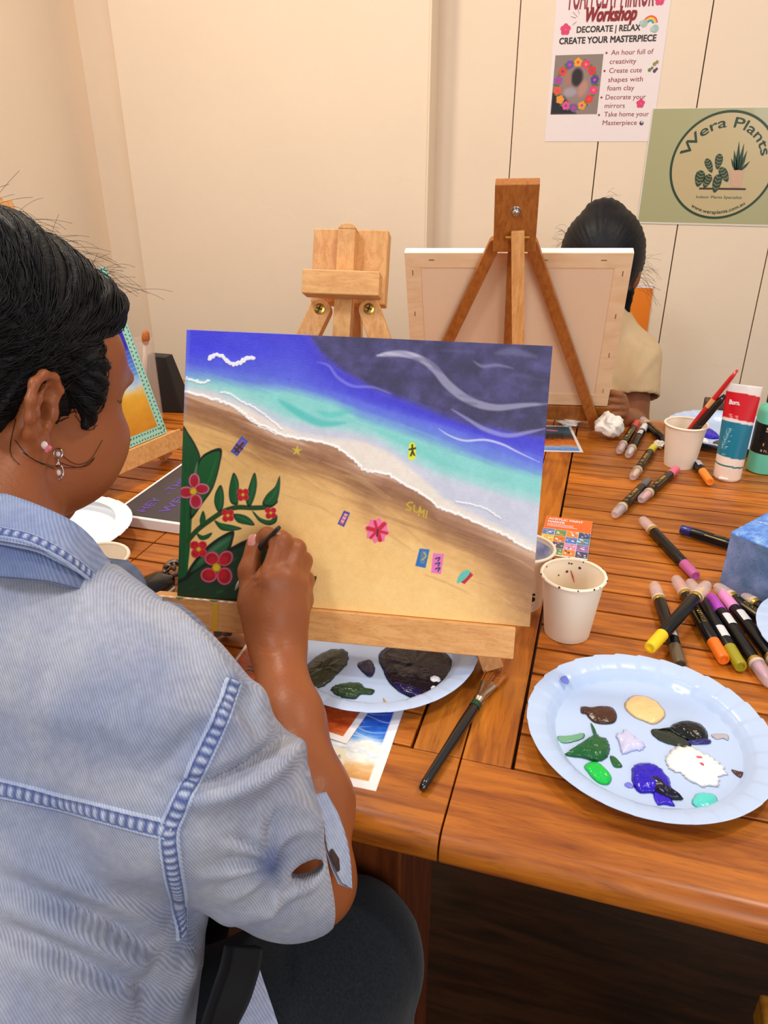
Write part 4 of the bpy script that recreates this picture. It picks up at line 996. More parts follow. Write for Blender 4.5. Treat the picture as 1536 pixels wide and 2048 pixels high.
for nm, cl, h, pts, jg in (
    ('olive', (54, 56, 40), .003, [(470, 830), (480, 790), (540, 730), (620, 695), (685, 705), (685, 760), (640, 810), (600, 850), (540, 880), (490, 860)], 0.02),
    ('dark_green', (38, 66, 40), .003, [(610, 880), (650, 855), (740, 850), (770, 875), (815, 885), (800, 905), (750, 905), (720, 925), (650, 915)], 0.02),
    ('plum_black', (26, 18, 30), .004, [(830, 730), (860, 690), (940, 655), (1040, 655), (1120, 690), (1180, 760), (1185, 830), (1140, 890), (1050, 940), (950, 905), (880, 850), (850, 790)], 0.005),
    ('indigo', (20, 14, 70), .0042, [(890, 850), (950, 860), (1040, 890), (1060, 930), (1000, 920), (930, 895)], 0.01),
    ('white', (240, 238, 240), .0052, [(1060, 840), (1090, 826), (1125, 845), (1110, 862), (1075, 860)], 0.05),
    ('white', (240, 238, 240), .0052, [(1070, 880), (1095, 872), (1100, 900), (1078, 900)], 0.05),
    ('slate', (36, 32, 62), .0012, [(735, 760), (790, 745), (815, 790), (790, 825), (745, 790)], 0.02),
    ('dark_green', (38, 66, 40), .0008, [(535, 622), (575, 635), (570, 645), (545, 640)], 0.04),
    ('violet', (58, 50, 112), .0008, [(672, 635), (705, 605), (736, 610), (730, 635), (690, 650)], 0.02),
    ('violet', (48, 44, 80), .0008, [(780, 605), (850, 608), (835, 620), (795, 630)], 0.02),
    ('mustard', (190, 150, 70), .0008, [(852, 920), (866, 940), (890, 955), (885, 968), (862, 955)], 0.04)):
    blob(pM_, S_(pts), paint('paint_'+nm, cl), h, len(pts)+3, jag=jg)
pF_ = plate(tab(1452, 872, 0.0), 'pale blue paper plate with blue paint behind the far paper cup', rot=0.05)
for nm, cl, h, pts in (('blue', (40, 24, 190), .006, [(1402, 862), (1415, 857), (1432, 866), (1440, 876), (1425, 878), (1408, 874)]), ('white', (240, 246, 240), .003, [(1394, 880), (1412, 876), (1418, 886), (1398, 888)]), ('olive_black', (50, 50, 44), .002, [(1393, 892), (1408, 888), (1424, 898), (1400, 898)]), ('brown', (80, 50, 50), .002, [(1426, 884), (1440, 880), (1444, 890), (1430, 888)]), ('green', (40, 130, 70), .002, [(1528, 902), (1550, 894), (1556, 904), (1534, 908)])):
    blob(pF_, pts, paint('paint_'+nm, cl), h, 2)
pe_ = tab(1524, 1236, 0.0335); plate((pe_[0]+0.101, pe_[1]-0.012, TZ+0.0166), 'small pale blue paper plate on marker ends, cut off by the right picture edge', rot=0.0, R0=0.09, k=0.75)
pw_ = tab(114, 1056, 0.030); plate((pw_[0], pw_[1], TZ+0.0187), 'white paper plate beyond the denim collar, lapping the dark lettered canvas', mt=M_PLATEW, rot=0.0, R0=0.085, k=0.71)

# ================================================================= tube, bottle, blue box
M_PLAS = mat('printed_plastic', attr=True, rough=0.3, spec=0.5, coat=0.15)
tb = tab(1453, 955); tt_ = ony(1490, 770, tb[1]+0.004); ht = tt_[2]-TZ
tu = thing('paint_tube', 'red and teal paint tube standing on its white cap', 'paint tube', tb)
nu, nv = 96, 120; V = []; tilt = tt_-np.array((tb[0], tb[1], TZ+ht))
u = np.linspace(0, 1, nu, endpoint=False); vv = np.linspace(0, 1, nv); XX, YY = np.meshgrid(u, vv)
R = Ras(XX*1000, YY*1000, (20, 126, 150))
wav = 18*np.sin(XX*6.28*1.0+0.6).ravel()
Yv = R.Y+wav
def band(lo, hi, c): R.C[(Yv >= lo) & (Yv < hi)] = c
band(-50, 148, (246, 226, 206)); band(148, 166, (24, 110, 120)); band(166, 246, (242, 226, 210)); band(246, 610, (16, 120, 148)); band(610, 640, (238, 226, 220)); band(640, 905, (206, 10, 30)); band(905, 1100, (232, 224, 218))
for q in range(15): R.stroke([(655-q*3, 560-q*15), (655-q*3+80-(q % 4)*14, 560-q*15-12)], 4, (226, 238, 240), 3, 0.85, False, False)
for q in range(4): R.stroke([(645, 700-q*16), (740+6*q, 688-q*16)], 4, (246, 220, 220), 3, 0.9, False, False)
for q in range(4): R.stroke([(640, 300-q*12), (690, 296-q*12)], 3, (200, 226, 230), 3, 0.8, False, False)
az0 = math.radians(-100-360*0.72)
for v_ in vv:
    e = max(0, (v_-0.15)/0.85); rx = 0.0235+0.0045*e; ry = 0.0225*(1-e)**0.8+0.0008
    if v_ < 0.012: rx *= 0.93; ry *= 0.93
    for u_ in u:
        a = az0+2*math.pi*u_
        V.append((rx*math.cos(a), ry*math.sin(a), v_*ht))
V = np.array(V); ca, sa = math.cos(math.radians(-12)), math.sin(math.radians(-12))
V = np.stack([V[:, 0]*ca-V[:, 1]*sa, V[:, 0]*sa+V[:, 1]*ca, V[:, 2]], 1)
V = V+tb+(V[:, 2]/ht)[:, None]*tilt
Fc = [(i*nu+k, i*nu+(k+1) % nu, (i+1)*nu+(k+1) % nu, (i+1)*nu+k) for i in range(nv-1) for k in range(nu)]+[tuple(range(nu-1, -1, -1)), tuple((nv-1)*nu+k for k in range(nu))]
obj('tube_body', V, Fc, M_PLAS, tu, smooth=True, col=R.linear())
ft = frame(tb+tilt*0.8+np.array((0, 0, ht*0.80)), np.array((ca, sa, 0)), nrm(np.array((0, 0.1, 1))), np.array((sa, -ca, 0)))
t = MB(); text_fit(t, 'Born.', -0.019, -0.002, 0.0, ft, 0.008, z=0.0085, bold=0.0008); t.build('brand_lettering', M_PAPER, tu)
g = MB(); f0 = frame(tb, np.array((ca, sa, 0)), np.array((-sa, ca, 0)), np.array((0, 0, 1.))); g.box((-0.012, -0.0255, 0.004), (0.004, -0.021, 0.0075), f0); g.build('cap_lip', mat('cap_plastic', (248, 230, 214), rough=0.3), tu, bevel=0.0012)
bt = tab(1522, 940); bo = thing('paint_bottle', 'mint green acrylic paint bottle with black cap and black label', 'bottle', bt)
hb = ony(1520, 800, bt[1])[2]-TZ; fr = frame(bt, np.array((1., 0, 0)), np.array((0, 1., 0)), np.array((0, 0, 1.)))
rb = 0.027; g = MB(); g.lathe([(0.0001, 0), (rb-0.004, 0), (rb-0.001, 0.0015), (rb, 0.005), (rb, hb*0.86), (rb-0.002, hb*0.92), (rb-0.009, hb*0.97), (0.014, hb), (0.014, hb+0.004)], 48, fr); smooth_by_angle(g.build('bottle_body', mat('mint_plastic', (112, 214, 184), rough=0.28, coat=0.2), bo), 40)
g = MB(); g.lathe([(0.0175, hb-0.002), (0.0175, hb+0.024), (0.0165, hb+0.0255), (0.0001, hb+0.0255)], 40, fr); smooth_by_angle(g.build('cap', mat('black_plastic', (26, 22, 24), rough=0.35), bo), 40)
g = MB(); g.lathe([(rb+0.0004, hb*0.30), (rb+0.0004, hb*0.72)], 48, fr); lb = g.build('wrap_label', mat('black_label', (20, 17, 18), rough=0.4), bo, smooth=True)
t = MB(); f2 = lambda V: fr(np.stack([(rb+0.0009)*np.cos(math.radians(-82)+V[:, 0]/rb), (rb+0.0009)*np.sin(math.radians(-82)+V[:, 0]/rb), V[:, 1]], 1))
text_fit(t, 'Show', -0.016, 0.010, hb*0.62, f2, 0.0085, bold=0.0005); text_fit(t, 'ACRYLIC', -0.010, 0.012, hb*0.54, f2, 0.005); text_fit(t, 'PAINT', -0.009, 0.010, hb*0.495, f2, 0.005); text_fit(t, '8 FL OZ', -0.018, 0.006, hb*0.335, f2, 0.0045); t.build('label_lettering', mat('cream_print', (226, 196, 150), rough=0.4), lb)
t = MB(); V = [(-0.016, hb*0.42), (0.0, hb*0.42), (0.012, hb*0.42), (0.012, hb*0.46), (0.0, hb*0.46), (-0.016, hb*0.46)]; t.add(f2(np.array(V)), [(0, 1, 4, 5), (1, 2, 3, 4)]); t.build('label_bar', mat('amber_print', (216, 150, 80), rough=0.4), lb)
# blue box
A = tab(1438, 1172); Bp = tab(1536, 1216); ex = nrm((Bp-A)*np.array((1, 1, 0))); ey = np.array((-ex[1], ex[0], 0))
hbx = ony(1462, 1063, A[1])[2]-TZ; p3 = onz(1483, 990, TZ+hbx); dep = (p3-A)@ey; wid = 0.082
def paint_box(R):
    n = vnoise(R.X/110, R.Y/110, 21, 5); n2 = vnoise(R.X/28, R.Y/28, 22)
    R.C = np.array((110, 160, 232))+n[:, None]*np.array((70, 60, 24)); k = np.clip((n2-0.12)*5, 0, 1)[:, None]*0.7; R.C = R.C*(1-k)+np.array((66, 108, 206))*k
    Wt = (240, 238, 240)
    for p in ([(30, 800), (180, 720), (300, 620), (360, 480), (470, 400), (560, 330), (640, 200)], [(300, 620), (390, 560), (470, 400)], [(470, 400), (560, 520), (640, 600), (700, 800)], [(640, 200), (760, 150), (900, 170)], [(620, 560), (720, 540)], [(60, 790), (300, 740), (600, 700)]): R.stroke(p, 17, Wt, 5, 0.9, True)
bx = thing('painted_box', 'blue painted box with white crack lines on its top', 'box', A)
def paint_side(R):
    n = vnoise(R.X/200, R.Y/200, 31, 5); n2 = vnoise(R.X/30, R.Y/30, 32)
    R.C = np.array((116, 138, 178))+n[:, None]*np.array((46, 34, 44))+np.clip(n2, -1, 1)[:, None]*10
    k = np.clip((n2-0.35)*6, 0, 1)[:, None]*0.5; R.C = R.C*(1-k)+np.array((50, 74, 140))*k
    k = np.clip((R.X-500)/500, 0, 1)*np.clip((R.Y-150)/300, 0, 1); R.C = R.C*(1-0.3*k[:, None])+np.array((90, 126, 200))*0.3*k[:, None]
sheet('painted_lid', frame(A+ey*dep*0+np.array((0, 0, hbx)), ex, ey, np.array((0, 0, 1.))), wid, dep, 90, 80, paint_box, M_PAINTED, bx, thick=0.004)
g = MB(); g.box((0.0002, 0.0002, 0), (wid-0.0002, dep-0.0002, hbx-0.0041), frame(A, ex, ey, np.array((0, 0, 1.)))); g.build('box_body', mat('box_sides', (84, 104, 150), rough=0.6), bx)
sheet('painted_side', frame(A-ey*0.0002, ex, np.array((0, 0, 1.)), -ey), wid, hbx-0.003, 90, 60, paint_side, M_PAINTED, bx)

# ================================================================= markers
M_MB = mat('marker_barrel', (13, 12, 13), rough=0.3, spec=0.4, coat=0.05); M_GOLD = mat('gold_print', (196, 158, 66), rough=0.35, metal=0.7)
M_CLEAR = mat('clear_cap', (236, 214, 210), rough=0.35, alpha=0.42, spec=0.6); M_RING = mat('cap_ring', (214, 186, 160), rough=0.3)
M_STICKER = mat('sticker', (222, 222, 226), rough=0.5)
def marker(pa, pb, colr, label, za=0.0085, zb=0.0085, core=None, letter=True, sticker=False, clear=True, roll=0.0, capname='colour'):
    """pa: end with the frosted cap, pb: end with the colour cap"""
    a = tab(*pa, za); b = tab(*pb, zb); L = np.linalg.norm(b-a); d = (b-a)/L; r0 = 0.0078
    up = nrm(np.array((0, 0, 1.))-d*d[2]); sd = np.cross(up, d)
    c_, s_ = math.cos(roll), math.sin(roll); u2 = up*c_+sd*s_; s2 = np.cross(u2, d)
    fr = frame(a, d, s2, u2); m = thing('paint_marker', label, 'marker', (a+b)/2-np.array((0, 0, 0.0085)), 'acrylic paint markers')
    ax = lambda prof: (lambda V: V)(0)
    def lat(prof, mt, name, par=m, n=24):
        g = MB(); g.lathe(prof, n, lambda V: fr(np.stack([V[:, 2], V[:, 0], V[:, 1]], 1))); o = g.build(name, mt, par); smooth_by_angle(o, 35); return o
    cm = mat('cap_'+capname, colr, rough=0.35, coat=0.2)
    x1 = L*0.24 if clear else 0.001; x2 = L*0.80
    ba = lat([(0.0001, x1-0.004), (r0*0.82, x1-0.004), (r0*0.9, x1), (r0, x1+0.004), (r0, x2-0.003), (r0*0.88, x2), (r0*0.85, x2+0.003)], M_MB, 'barrel')
    lat([(r0*0.9, x2+0.001), (r0*0.96, x2+0.0015), (r0*0.92, L*0.985), (r0*0.84, L), (r0*0.55, L), (r0*0.5, L-0.002), (0.0001, L-0.002)], cm, 'colour_cap')
    if clear:
        lat([(r0*0.92, x1-0.006), (r0*1.04, x1-0.005), (r0*1.04, x1+0.001), (r0*0.92, x1+0.002)], M_GOLD, 'gold_ring')
        lat([(r0*1.06, x1-0.008), (r0*1.14, x1-0.007), (r0*1.14, x1-0.004), (r0*1.06, x1-0.003)], M_RING, 'cap_collar')
        lat([(0.0001, L*0.07), (0.002, L*0.075), (0.0034, L*0.12), (0.0046, L*0.16), (0.0052, x1-0.004)], mat('nib_'+capname, core or colr, rough=0.5), 'nib')
        lat([(r0*1.06, x1-0.005), (r0*1.02, L*0.08), (r0*0.9, 0.004), (r0*0.62, 0.0), (r0*0.5, 0.0), (r0*0.45, 0.002), (0.0001, 0.002)], M_CLEAR, 'frosted_cap')
    fl_ = lambda V: fr(np.stack([V[:, 0], (r0+0.0003)*np.sin(V[:, 1]/r0), (r0+0.0003)*np.cos(V[:, 1]/r0)], 1))
    if letter:
        t = MB(); s0_ = x1+L*0.14; tw = L*0.26
        Vt, Ft = text_mesh('ART MARKER'); lo = Vt.min(0); hi = Vt.max(0)
        flip = letter == 'flip'
        q = (Vt[:, 0]-lo[0])/(hi[0]-lo[0])*tw; y = (Vt[:, 1]-0.36)*0.0085
        P = np.stack([s0_+q if not flip else s0_+tw-q, -y if flip else y, 0*q], 1); P[:, 1] *= -1
        t.add(fl_(P), [f[::-1] for f in Ft])
        i0 = s0_-0.010 if not flip else s0_+tw+0.010
        tri = [(i0-0.004, -0.003), (i0+0.001, 0.0), (i0-0.004, 0.003), (i0-0.0052, 0.0032), (i0-0.0052, -0.0032)]
        t.add(fl_(np.array([(x, y, 0) for x, y in tri])), [(4, 3, 2, 1, 0)])
        for (yy_, x0_, x9) in ((0.0065, x1+0.015, x2-0.02), (-0.0065, x1+0.02, x2-0.03)):
            t.add(fl_(np.array([(x0_, yy_, 0), (x9, yy_, 0), (x9, yy_+0.0006, 0), (x0_, yy_+0.0006, 0)])), [(0, 1, 2, 3)])
        t.build('gold_lettering', M_GOLD, ba)
    if sticker:
        t = MB(); V = [(x2-0.035+0.022*i, y, 0.0) for i in (0, 1) for y in np.linspace(-0.005, 0.005, 6)]
        fl2 = lambda V: fr(np.stack([V[:, 0], (r0+0.0005)*np.sin(V[:, 1]/r0), (r0+0.0005)*np.cos(V[:, 1]/r0)], 1))
        t.add(fl2(np.array(V)), [(i, i+1, 7+i, 6+i) for i in range(5)]); t.build('barcode_sticker', M_STICKER, ba)
    return m
marker((1229, 1030), (1296, 962), (96, 92, 92), 'black marker with grey cap, lying left of the pink-capped one', core=(150, 140, 140), capname='grey')
marker((1281, 1000), (1353, 938), (240, 110, 140), 'black marker with pink cap lying below the far paper cup', core=(250, 150, 160), capname='pink')
marker((1265, 955), (1308, 893), (244, 226, 30), 'black marker with lemon yellow cap left of the far paper cup', core=(250, 214, 110), capname='lemon')
marker((1238, 903), (1273, 845), (214, 44, 36), 'black marker with red cap beside the crumpled tissue', core=(226, 180, 180), capname='red')
marker((1256, 911), (1290, 852), (236, 232, 234), 'black marker with white cap touching the red-capped one', core=(236, 226, 214), capname='white', letter=False, sticker=True)
marker((1284, 838), (1338, 890), (60, 52, 66), 'black marker with murky clear cap pointing behind the far paper cup', core=(150, 130, 150), capname='murky')
marker((1352, 868), (1420, 964), (246, 140, 30), 'black marker with amber cap lying at the foot of the paint tube', letter=False, sticker=True, capname='amber')
marker((1284, 1038), (1391, 1152), (190, 90, 150), 'long black marker with mauve cap lying alone on the slats', core=(226, 150, 170), letter=False, sticker=False, capname='mauve')
marker((1475, 1092), (1362, 1058), (30, 36, 120), 'blue-capped paint marker tucked behind the blue painted box', letter=True, clear=False, capname='navy')
marker((1308, 1168), (1361, 1330), (100, 84, 62), 'black marker with brown cap under the yellow-capped one', core=(190, 160, 150), letter=False, sticker=True, capname='brown')
marker((1351, 1156), (1448, 1320), (244, 120, 26), 'black marker with orange cap and gold lettering in the marker heap', core=(250, 140, 100), letter=True, capname='orange')
marker((1379, 1163), (1482, 1334), (160, 150, 24), 'black marker with olive green cap in the marker heap', core=(196, 180, 150), letter=False, sticker=True, capname='olive')
marker((1415, 1168), (1300, 1296), (250, 206, 20), 'black marker with yellow cap lying across the top of the heap', za=0.030, zb=0.0245, core=(250, 206, 60), letter=False, capname='yellow')
marker((1543, 1370), (1421, 1194), (186, 70, 196), 'black marker with purple cap in the marker heap', core=(214, 130, 190), letter=False, sticker=True, capname='purple')
marker((1580, 1360), (1446, 1188), (244, 150, 210), 'black marker with pale pink cap in the marker heap', core=(226, 140, 180), letter=False, sticker=True, capname='pale_pink')
marker((1432, 1172), (1586, 1284), (190, 190, 180), 'black marker with bold gold art lettering beside the blue box', core=(214, 200, 180), letter=True, capname='silver')
marker((1486, 1192), (1600, 1268), (190, 214, 40), 'black marker with lime nib at the right picture edge', core=(196, 220, 40), letter=False, capname='lime')
marker((1640, 1345), (1522, 1266), (20, 166, 156), 'marker with teal cap poking in at the right picture edge', letter=False, clear=False, capname='teal')

# ================================================================= papers on the table
def flat(name, label, cat, BL, BR, TL, painter, z=0.0004, nx=120, thick=0.0003, mt=None, edge=(240, 238, 236)):
    BL, BR, TL = (np.array(p, float) for p in (BL, BR, TL)); X = BR-BL; X[2] = 0; w_ = np.linalg.norm(X); X /= w_
    Y = TL-BL; Y[2] = 0; h_ = abs(Y@np.array((-X[1], X[0], 0))); Y = np.array((-X[1], X[0], 0))
    BL = BL.copy(); BL[2] = TZ+z
    r = thing(name, label, cat, BL); sheet('printed_sheet', frame(BL, X, Y, np.array((0, 0, 1.))), w_, h_, nx, max(8, int(nx*h_/w_)), painter, mt or M_PRINT, r, thick=thick, edge=edge)
    return r
def border(R, H, b=60, c=(246, 244, 244)):
    for p in ([(0, 0), (1000, 0), (1000, b), (0, b)], [(0, H-b), (1000, H-b), (1000, H), (0, H)], [(0, 0), (b, 0), (b, H), (0, H)], [(1000-b, 0), (1000, 0), (1000, H), (1000-b, H)]): R.fill(p, c, 4, 1, False)
def pic_sea(R):
    H = R.Y.max(); n = vnoise(R.X/260, R.Y/120, 41)*180; n2 = vnoise(R.X/40, R.Y/40, 42); v = (R.Y+n)/H
    st = [(0, (24, 40, 130)), (0.3, (30, 76, 190)), (0.5, (52, 120, 214)), (0.62, (150, 190, 230)), (0.68, (246, 246, 244)), (0.74, (240, 226, 196)), (0.84, (226, 170, 100)), (1, (230, 150, 80))]
    for c in range(3): R.C[:, c] = np.interp(v, [s[0] for s in st], [s[1][c] for s in st])+n2*18
    rs = np.random.RandomState(4)
    for q in range(16):
        y0 = H*(0.2+0.03*q); x0 = rs.uniform(0, 500); R.stroke([(x0, y0), (x0+180, y0-40), (x0+380, y0+10), (x0+560, y0-30)], 11, (226, 234, 246), 8, 0.7, True)
    R.fill([(200, H*0.72), (640, H*0.70), (660, H*0.86), (200, H*0.88)], (236, 230, 206), 6, 1, False)
    for q in range(4): R.stroke([(470+q*38, H*0.80), (480+q*38, H*0.76), (492+q*38, H*0.79)], 7, (60, 60, 60), 3, 0.8)
    border(R, H, 85)
def pic_sun(R):
    H = R.Y.max(); n = vnoise(R.X/300, R.Y/90, 51)*160; n2 = vnoise(R.X/40, R.Y/25, 52); v = (R.Y+n)/H
    st = [(0, (60, 90, 150)), (0.4, (150, 90, 70)), (0.55, (150, 66, 24)), (0.7, (200, 88, 20)), (0.85, (190, 70, 24)), (1, (230, 130, 50))]
    for c in range(3): R.C[:, c] = np.interp(v, [s[0] for s in st], [s[1][c] for s in st])+n2*26
    border(R, H, 80)
def pic_leaf(R):
    H = R.Y.max(); n = vnoise(R.X/120, R.Y/60, 61); R.C[:] = np.array((206, 88, 26)); R.C += n[:, None]*30
    rs = np.random.RandomState(3)
    for q in range(26):
        x0 = rs.uniform(100, 900); y0 = rs.uniform(H*0.35, H*0.95); a = rs.uniform(-0.9, 0.9)
        R.stroke([(x0, y0), (x0+70, y0-50*a-30), (x0+170, y0-90*a-20)], 40, ((40, 62, 58), (36, 110, 120), (60, 40, 24))[q % 3], 8, 0.95, True)
    border(R, H, 50)
def pic_island(R):
    H = R.Y.max(); n = vnoise(R.X/200, R.Y/60, 71)*90; n2 = vnoise(R.X/30, R.Y/30, 72); v = (R.Y+n)/H
    st = [(0, (36, 60, 80)), (0.25, (30, 90, 110)), (0.38, (40, 46, 50)), (0.5, (90, 60, 40)), (0.6, (206, 100, 30)), (0.74, (220, 130, 60)), (0.82, (160, 190, 230)), (0.92, (90, 150, 230)), (1, (110, 170, 236))]
    for c in range(3): R.C[:, c] = np.interp(v, [s[0] for s in st], [s[1][c] for s in st])+n2*24
    R.ell(640, H*0.2, 110, 40, (226, 120, 180), 10, 20); R.ell(560, H*0.62, 60, 24, (240, 110, 70), 0, 14)
    for q in range(7): R.stroke([(300+q*80, H*0.36), (270+q*80, H*0.52)], 22, (36, 34, 36), 10, 0.9)
    border(R, H, 50)
BR = tab(752, 1583); TR = tab(803, 1436); dy = nrm((TR-BR)*np.array((1, 1, 0))); dx = np.array((dy[1], -dy[0], 0))
flat('art_print', 'sea print with white border by the front table edge, partly under the plate', 'print', BR-dx*0.115, BR, BR-dx*0.115+dy*0.15, pic_sea)
BR = tab(693, 1488, 0.001); TR = tab(729, 1436, 0.001); dy = nrm((TR-BR)*np.array((1, 1, 0))); dx = np.array((dy[1], -dy[0], 0))
flat('art_print', 'orange sunset print lying on top of the sea print', 'print', BR-dx*0.10, BR, BR-dx*0.10+dy*0.14, pic_sun, z=0.0012)
TR = tab(487, 1254); dy = nrm((tab(487, 1254)-tab(454, 1290))*np.array((1, 1, 0)));
TLp = tab(480, 1258); BLp = tab(455, 1288)
flat('art_print', 'orange leaf print beside the brown crumpled tissue', 'print', tab(440, 1360), tab(560, 1382), tab(462, 1262), pic_leaf, z=0.0005)
flat('art_print', 'dark island print with pink cloud at the foot of the far easel', 'print', tab(1040, 902), tab(1167, 905), tab(1035, 850), pic_island)
TLp = tab(1093, 1033); TRp = tab(1185, 1045); BRp = tab(1154, 1119)
def pic_pam(R):
    H = R.Y.max(); R.C[:] = np.array((238, 236, 234)); R.fill([(0, 0), (1000, 0), (1000, H*0.34), (0, H*0.34)], (240, 110, 46), 4, 1, False)
    rs = np.random.RandomState(6); cs = [(90, 130, 190), (226, 120, 40), (220, 150, 190), (60, 80, 120), (206, 90, 40), (110, 150, 90), (70, 130, 210), (160, 110, 180), (236, 190, 60), (90, 90, 100), (240, 140, 60), (80, 140, 170)]
    k = 0
    for r_ in range(4):
        for c_ in range(4):
            x0 = c_*250; y0 = H*0.345+r_*H*0.16; R.fill([(x0+4, y0), (x0+246, y0), (x0+246, y0+H*0.155), (x0+4, y0+H*0.155)], cs[(k*5) % 12], 4, 1, False)
            for q in range(7): R.ell(x0+rs.uniform(30, 220), y0+rs.uniform(0.02, 0.13)*H, rs.uniform(14, 50), rs.uniform(8, 26), cs[rs.randint(12)] if q % 3 else (244, 240, 240), rs.uniform(0, 90), 6)
            k += 1
    R.fill([(0, H*0.985), (1000, H*0.985), (1000, H), (0, H)], (244, 242, 240), 2, 1, False)
X = nrm((TRp-TLp)*np.array((1, 1, 0))); wv = np.linalg.norm(TRp-TLp); hv = abs((BRp-TRp)@np.array((-X[1], X[0], 0))); Y = np.array((-X[1], X[0], 0))
pam = flat('leaflet', 'orange acrylic paint marker leaflet with small pictures', 'leaflet', TLp-Y*hv, TRp-Y*hv, TLp, pic_pam, thick=0.0012, z=0.0016)
t = MB(); fp = frame(np.array((TLp[0], TLp[1], TZ+0.0018)), X, Y, np.array((0, 0, 1.)))
text_fit(t, 'ACRYLIC PAINT', wv*0.06, wv*0.80, -hv*0.10, fp, hv*0.055, z=0.0002, bold=0.0006); text_fit(t, 'MARKER', wv*0.06, wv*0.42, -hv*0.18, fp, hv*0.055, z=0.0002, bold=0.0006)
for q in range(3): t.box((wv*0.06, -hv*(0.215+0.03*q), 0.0001), (wv*(0.62+0.08*(q == 2)), -hv*(0.205+0.03*q), 0.0003), fp)
t.build('title_lettering', M_PAPER, pam)
# chalk-dark canvas
cz = 0.018; C0 = tab(218, 1028, cz); X = nrm((tab(358, 930, cz)-C0)*np.array((1, 1, 0))); Y = np.array((-X[1], X[0], 0)); bw_, bh_ = 0.30, 0.22
cb = thing('lettered_canvas', 'white-edged canvas painted dark with purple welcome lettering, lying flat', 'canvas', C0*np.array((1, 1, 0))+np.array((0, 0, TZ)))
g = MB(); f0 = frame(C0-Y*bh_, X, Y, np.array((0, 0, 1.))); g.box((0, 0, -cz+0.0002), (bw_, bh_, 0), f0); g.build('canvas_block', M_PRIMED, cb, bevel=0.0015)
g = MB(); g.box((0.006, 0.004, 0.0001), (bw_-0.004, bh_-0.006, 0.0006), f0); g.build('dark_panel', mat('charcoal_paint', (62, 56, 60), rough=0.45, var=0.1, vscale=30), cb)
t = MB(); text_fit(t, 'HEY  , THERE', 0.02, 0.19, bh_-0.052, f0, 0.017, z=0.0009, bold=0.0007); text_fit(t, 'WELCOME', 0.028, 0.19, bh_-0.088, f0, 0.018, z=0.0009, bold=0.0009); t.build('purple_lettering', mat('purple_ink', (98, 66, 158), rough=0.4), cb)

# ================================================================= crumpled tissues, case, bag, small things
def crumple(name, label, c, r, m, seed=0, flat_=0.75, amp=0.35, cat='tissue'):
    n = 46; V = []; rs = np.random.RandomState(seed); D = rs.randn(26, 3); D /= np.linalg.norm(D, axis=1)[:, None]; of = rs.uniform(0.5, 0.9, 26)
    for i in range(n+1):
        th = math.pi*i/n
        for k in range(n):
            ph_ = 2*math.pi*k/n; V.append((math.sin(th)*math.cos(ph_), math.sin(th)*math.sin(ph_), math.cos(th)))
    V = np.array(V); dt = V@D.T; f_ = 1-amp*np.max(np.clip(dt-of[None], 0, 1)*2.2, axis=1)+amp*0.9*vnoise(V[:, 0]*2.4+seed, V[:, 1]*2.4+V[:, 2]*1.7, seed, 3)+0.12*np.sin(9*dt[:, 0]+7*dt[:, 1])
    P = V*f_[:, None]*r; P[:, 2] *= flat_; P[:, 2] -= P[:, 2].min(); P = P+np.array((c[0], c[1], TZ+0.0003))
    Fc = [(i*n+k, (i+1)*n+k, (i+1)*n+(k+1) % n, i*n+(k+1) % n) for i in range(n) for k in range(n)]
    o = obj(name, P, Fc, m, None, smooth=True); tag(o, label, cat); return o
M_TIS = mat('tissue', (248, 242, 230), rough=0.9, bump=0.002, bscale=90); M_TIS2 = mat('dirty_tissue', (150, 130, 116), rough=0.9, col2=(92, 84, 84), vscale=70, bump=0.002, bscale=120)
crumple('crumpled_tissue', 'white crumpled tissue against the foot of the far easel', tab(1210, 877), 0.036, M_TIS, 3)
crumple('crumpled_tissue', 'flat white crumpled tissue under the far canvas', tab(1140, 848), 0.030, M_TIS, 5, 0.45)
crumple('crumpled_tissue', 'tiny white scrap of tissue left of the far paper cup', tab(1317, 897), 0.012, M_TIS, 7)
crumple('crumpled_tissue', 'brown-stained crumpled tissue left of the painting hand', tab(452, 1272), 0.021, M_TIS2, 9, 1.1)
# glossy case
A = tab(285, 1188, 0.009); Bp = tab(352, 1146, 0.009); d = nrm((Bp-A)*np.array((1, 1, 0))); sd = np.array((-d[1], d[0], 0)); Lc = np.linalg.norm(Bp-A)
cs = thing('glossy_case', 'black glossy oblong case with silver edge beneath the painting corner', 'case', (A+Bp)/2*np.array((1, 1, 0))+np.array((0, 0, TZ)))
V = []; n = 28; fr = frame(np.array((A[0], A[1], TZ)), d, sd, np.array((0, 0, 1.)))
def slab(z0, z1, gx_, hw, lx0, lx1, dome):
    V = []; N_ = 36; out = []
    for k in range(N_):
        a = 2*math.pi*k/N_; cxx = (lx0+lx1)/2+(lx1-lx0)/2*np.sign(math.cos(a))*abs(math.cos(a))**0.6; cyy = hw*np.sign(math.sin(a))*abs(math.sin(a))**0.6; out.append((cxx, cyy))
    rows = [(z0, 1.0), (z1*0.6+z0*0.4, 1.0), (z1, 0.92), (z1+dome*0.7, 0.6), (z1+dome, 0.02)]
    cxm = (lx0+lx1)/2
    for z, s in rows: V += [(cxm+(x-cxm)*s, y*s, z) for x, y in out]
    Fc = [(i*N_+k, i*N_+(k+1) % N_, (i+1)*N_+(k+1) % N_, (i+1)*N_+k) for i in range(len(rows)-1) for k in range(N_)]+[tuple(range(N_-1, -1, -1))]
    return np.array(V), Fc
V, Fc = slab(0.006, 0.018, 0, 0.021, -0.035, Lc*0.80, 0.005); obj('case_lid', fr(V), Fc, mat('gloss_black', (10, 11, 14), rough=0.12, spec=0.35, coat=0.15), cs, smooth=True)
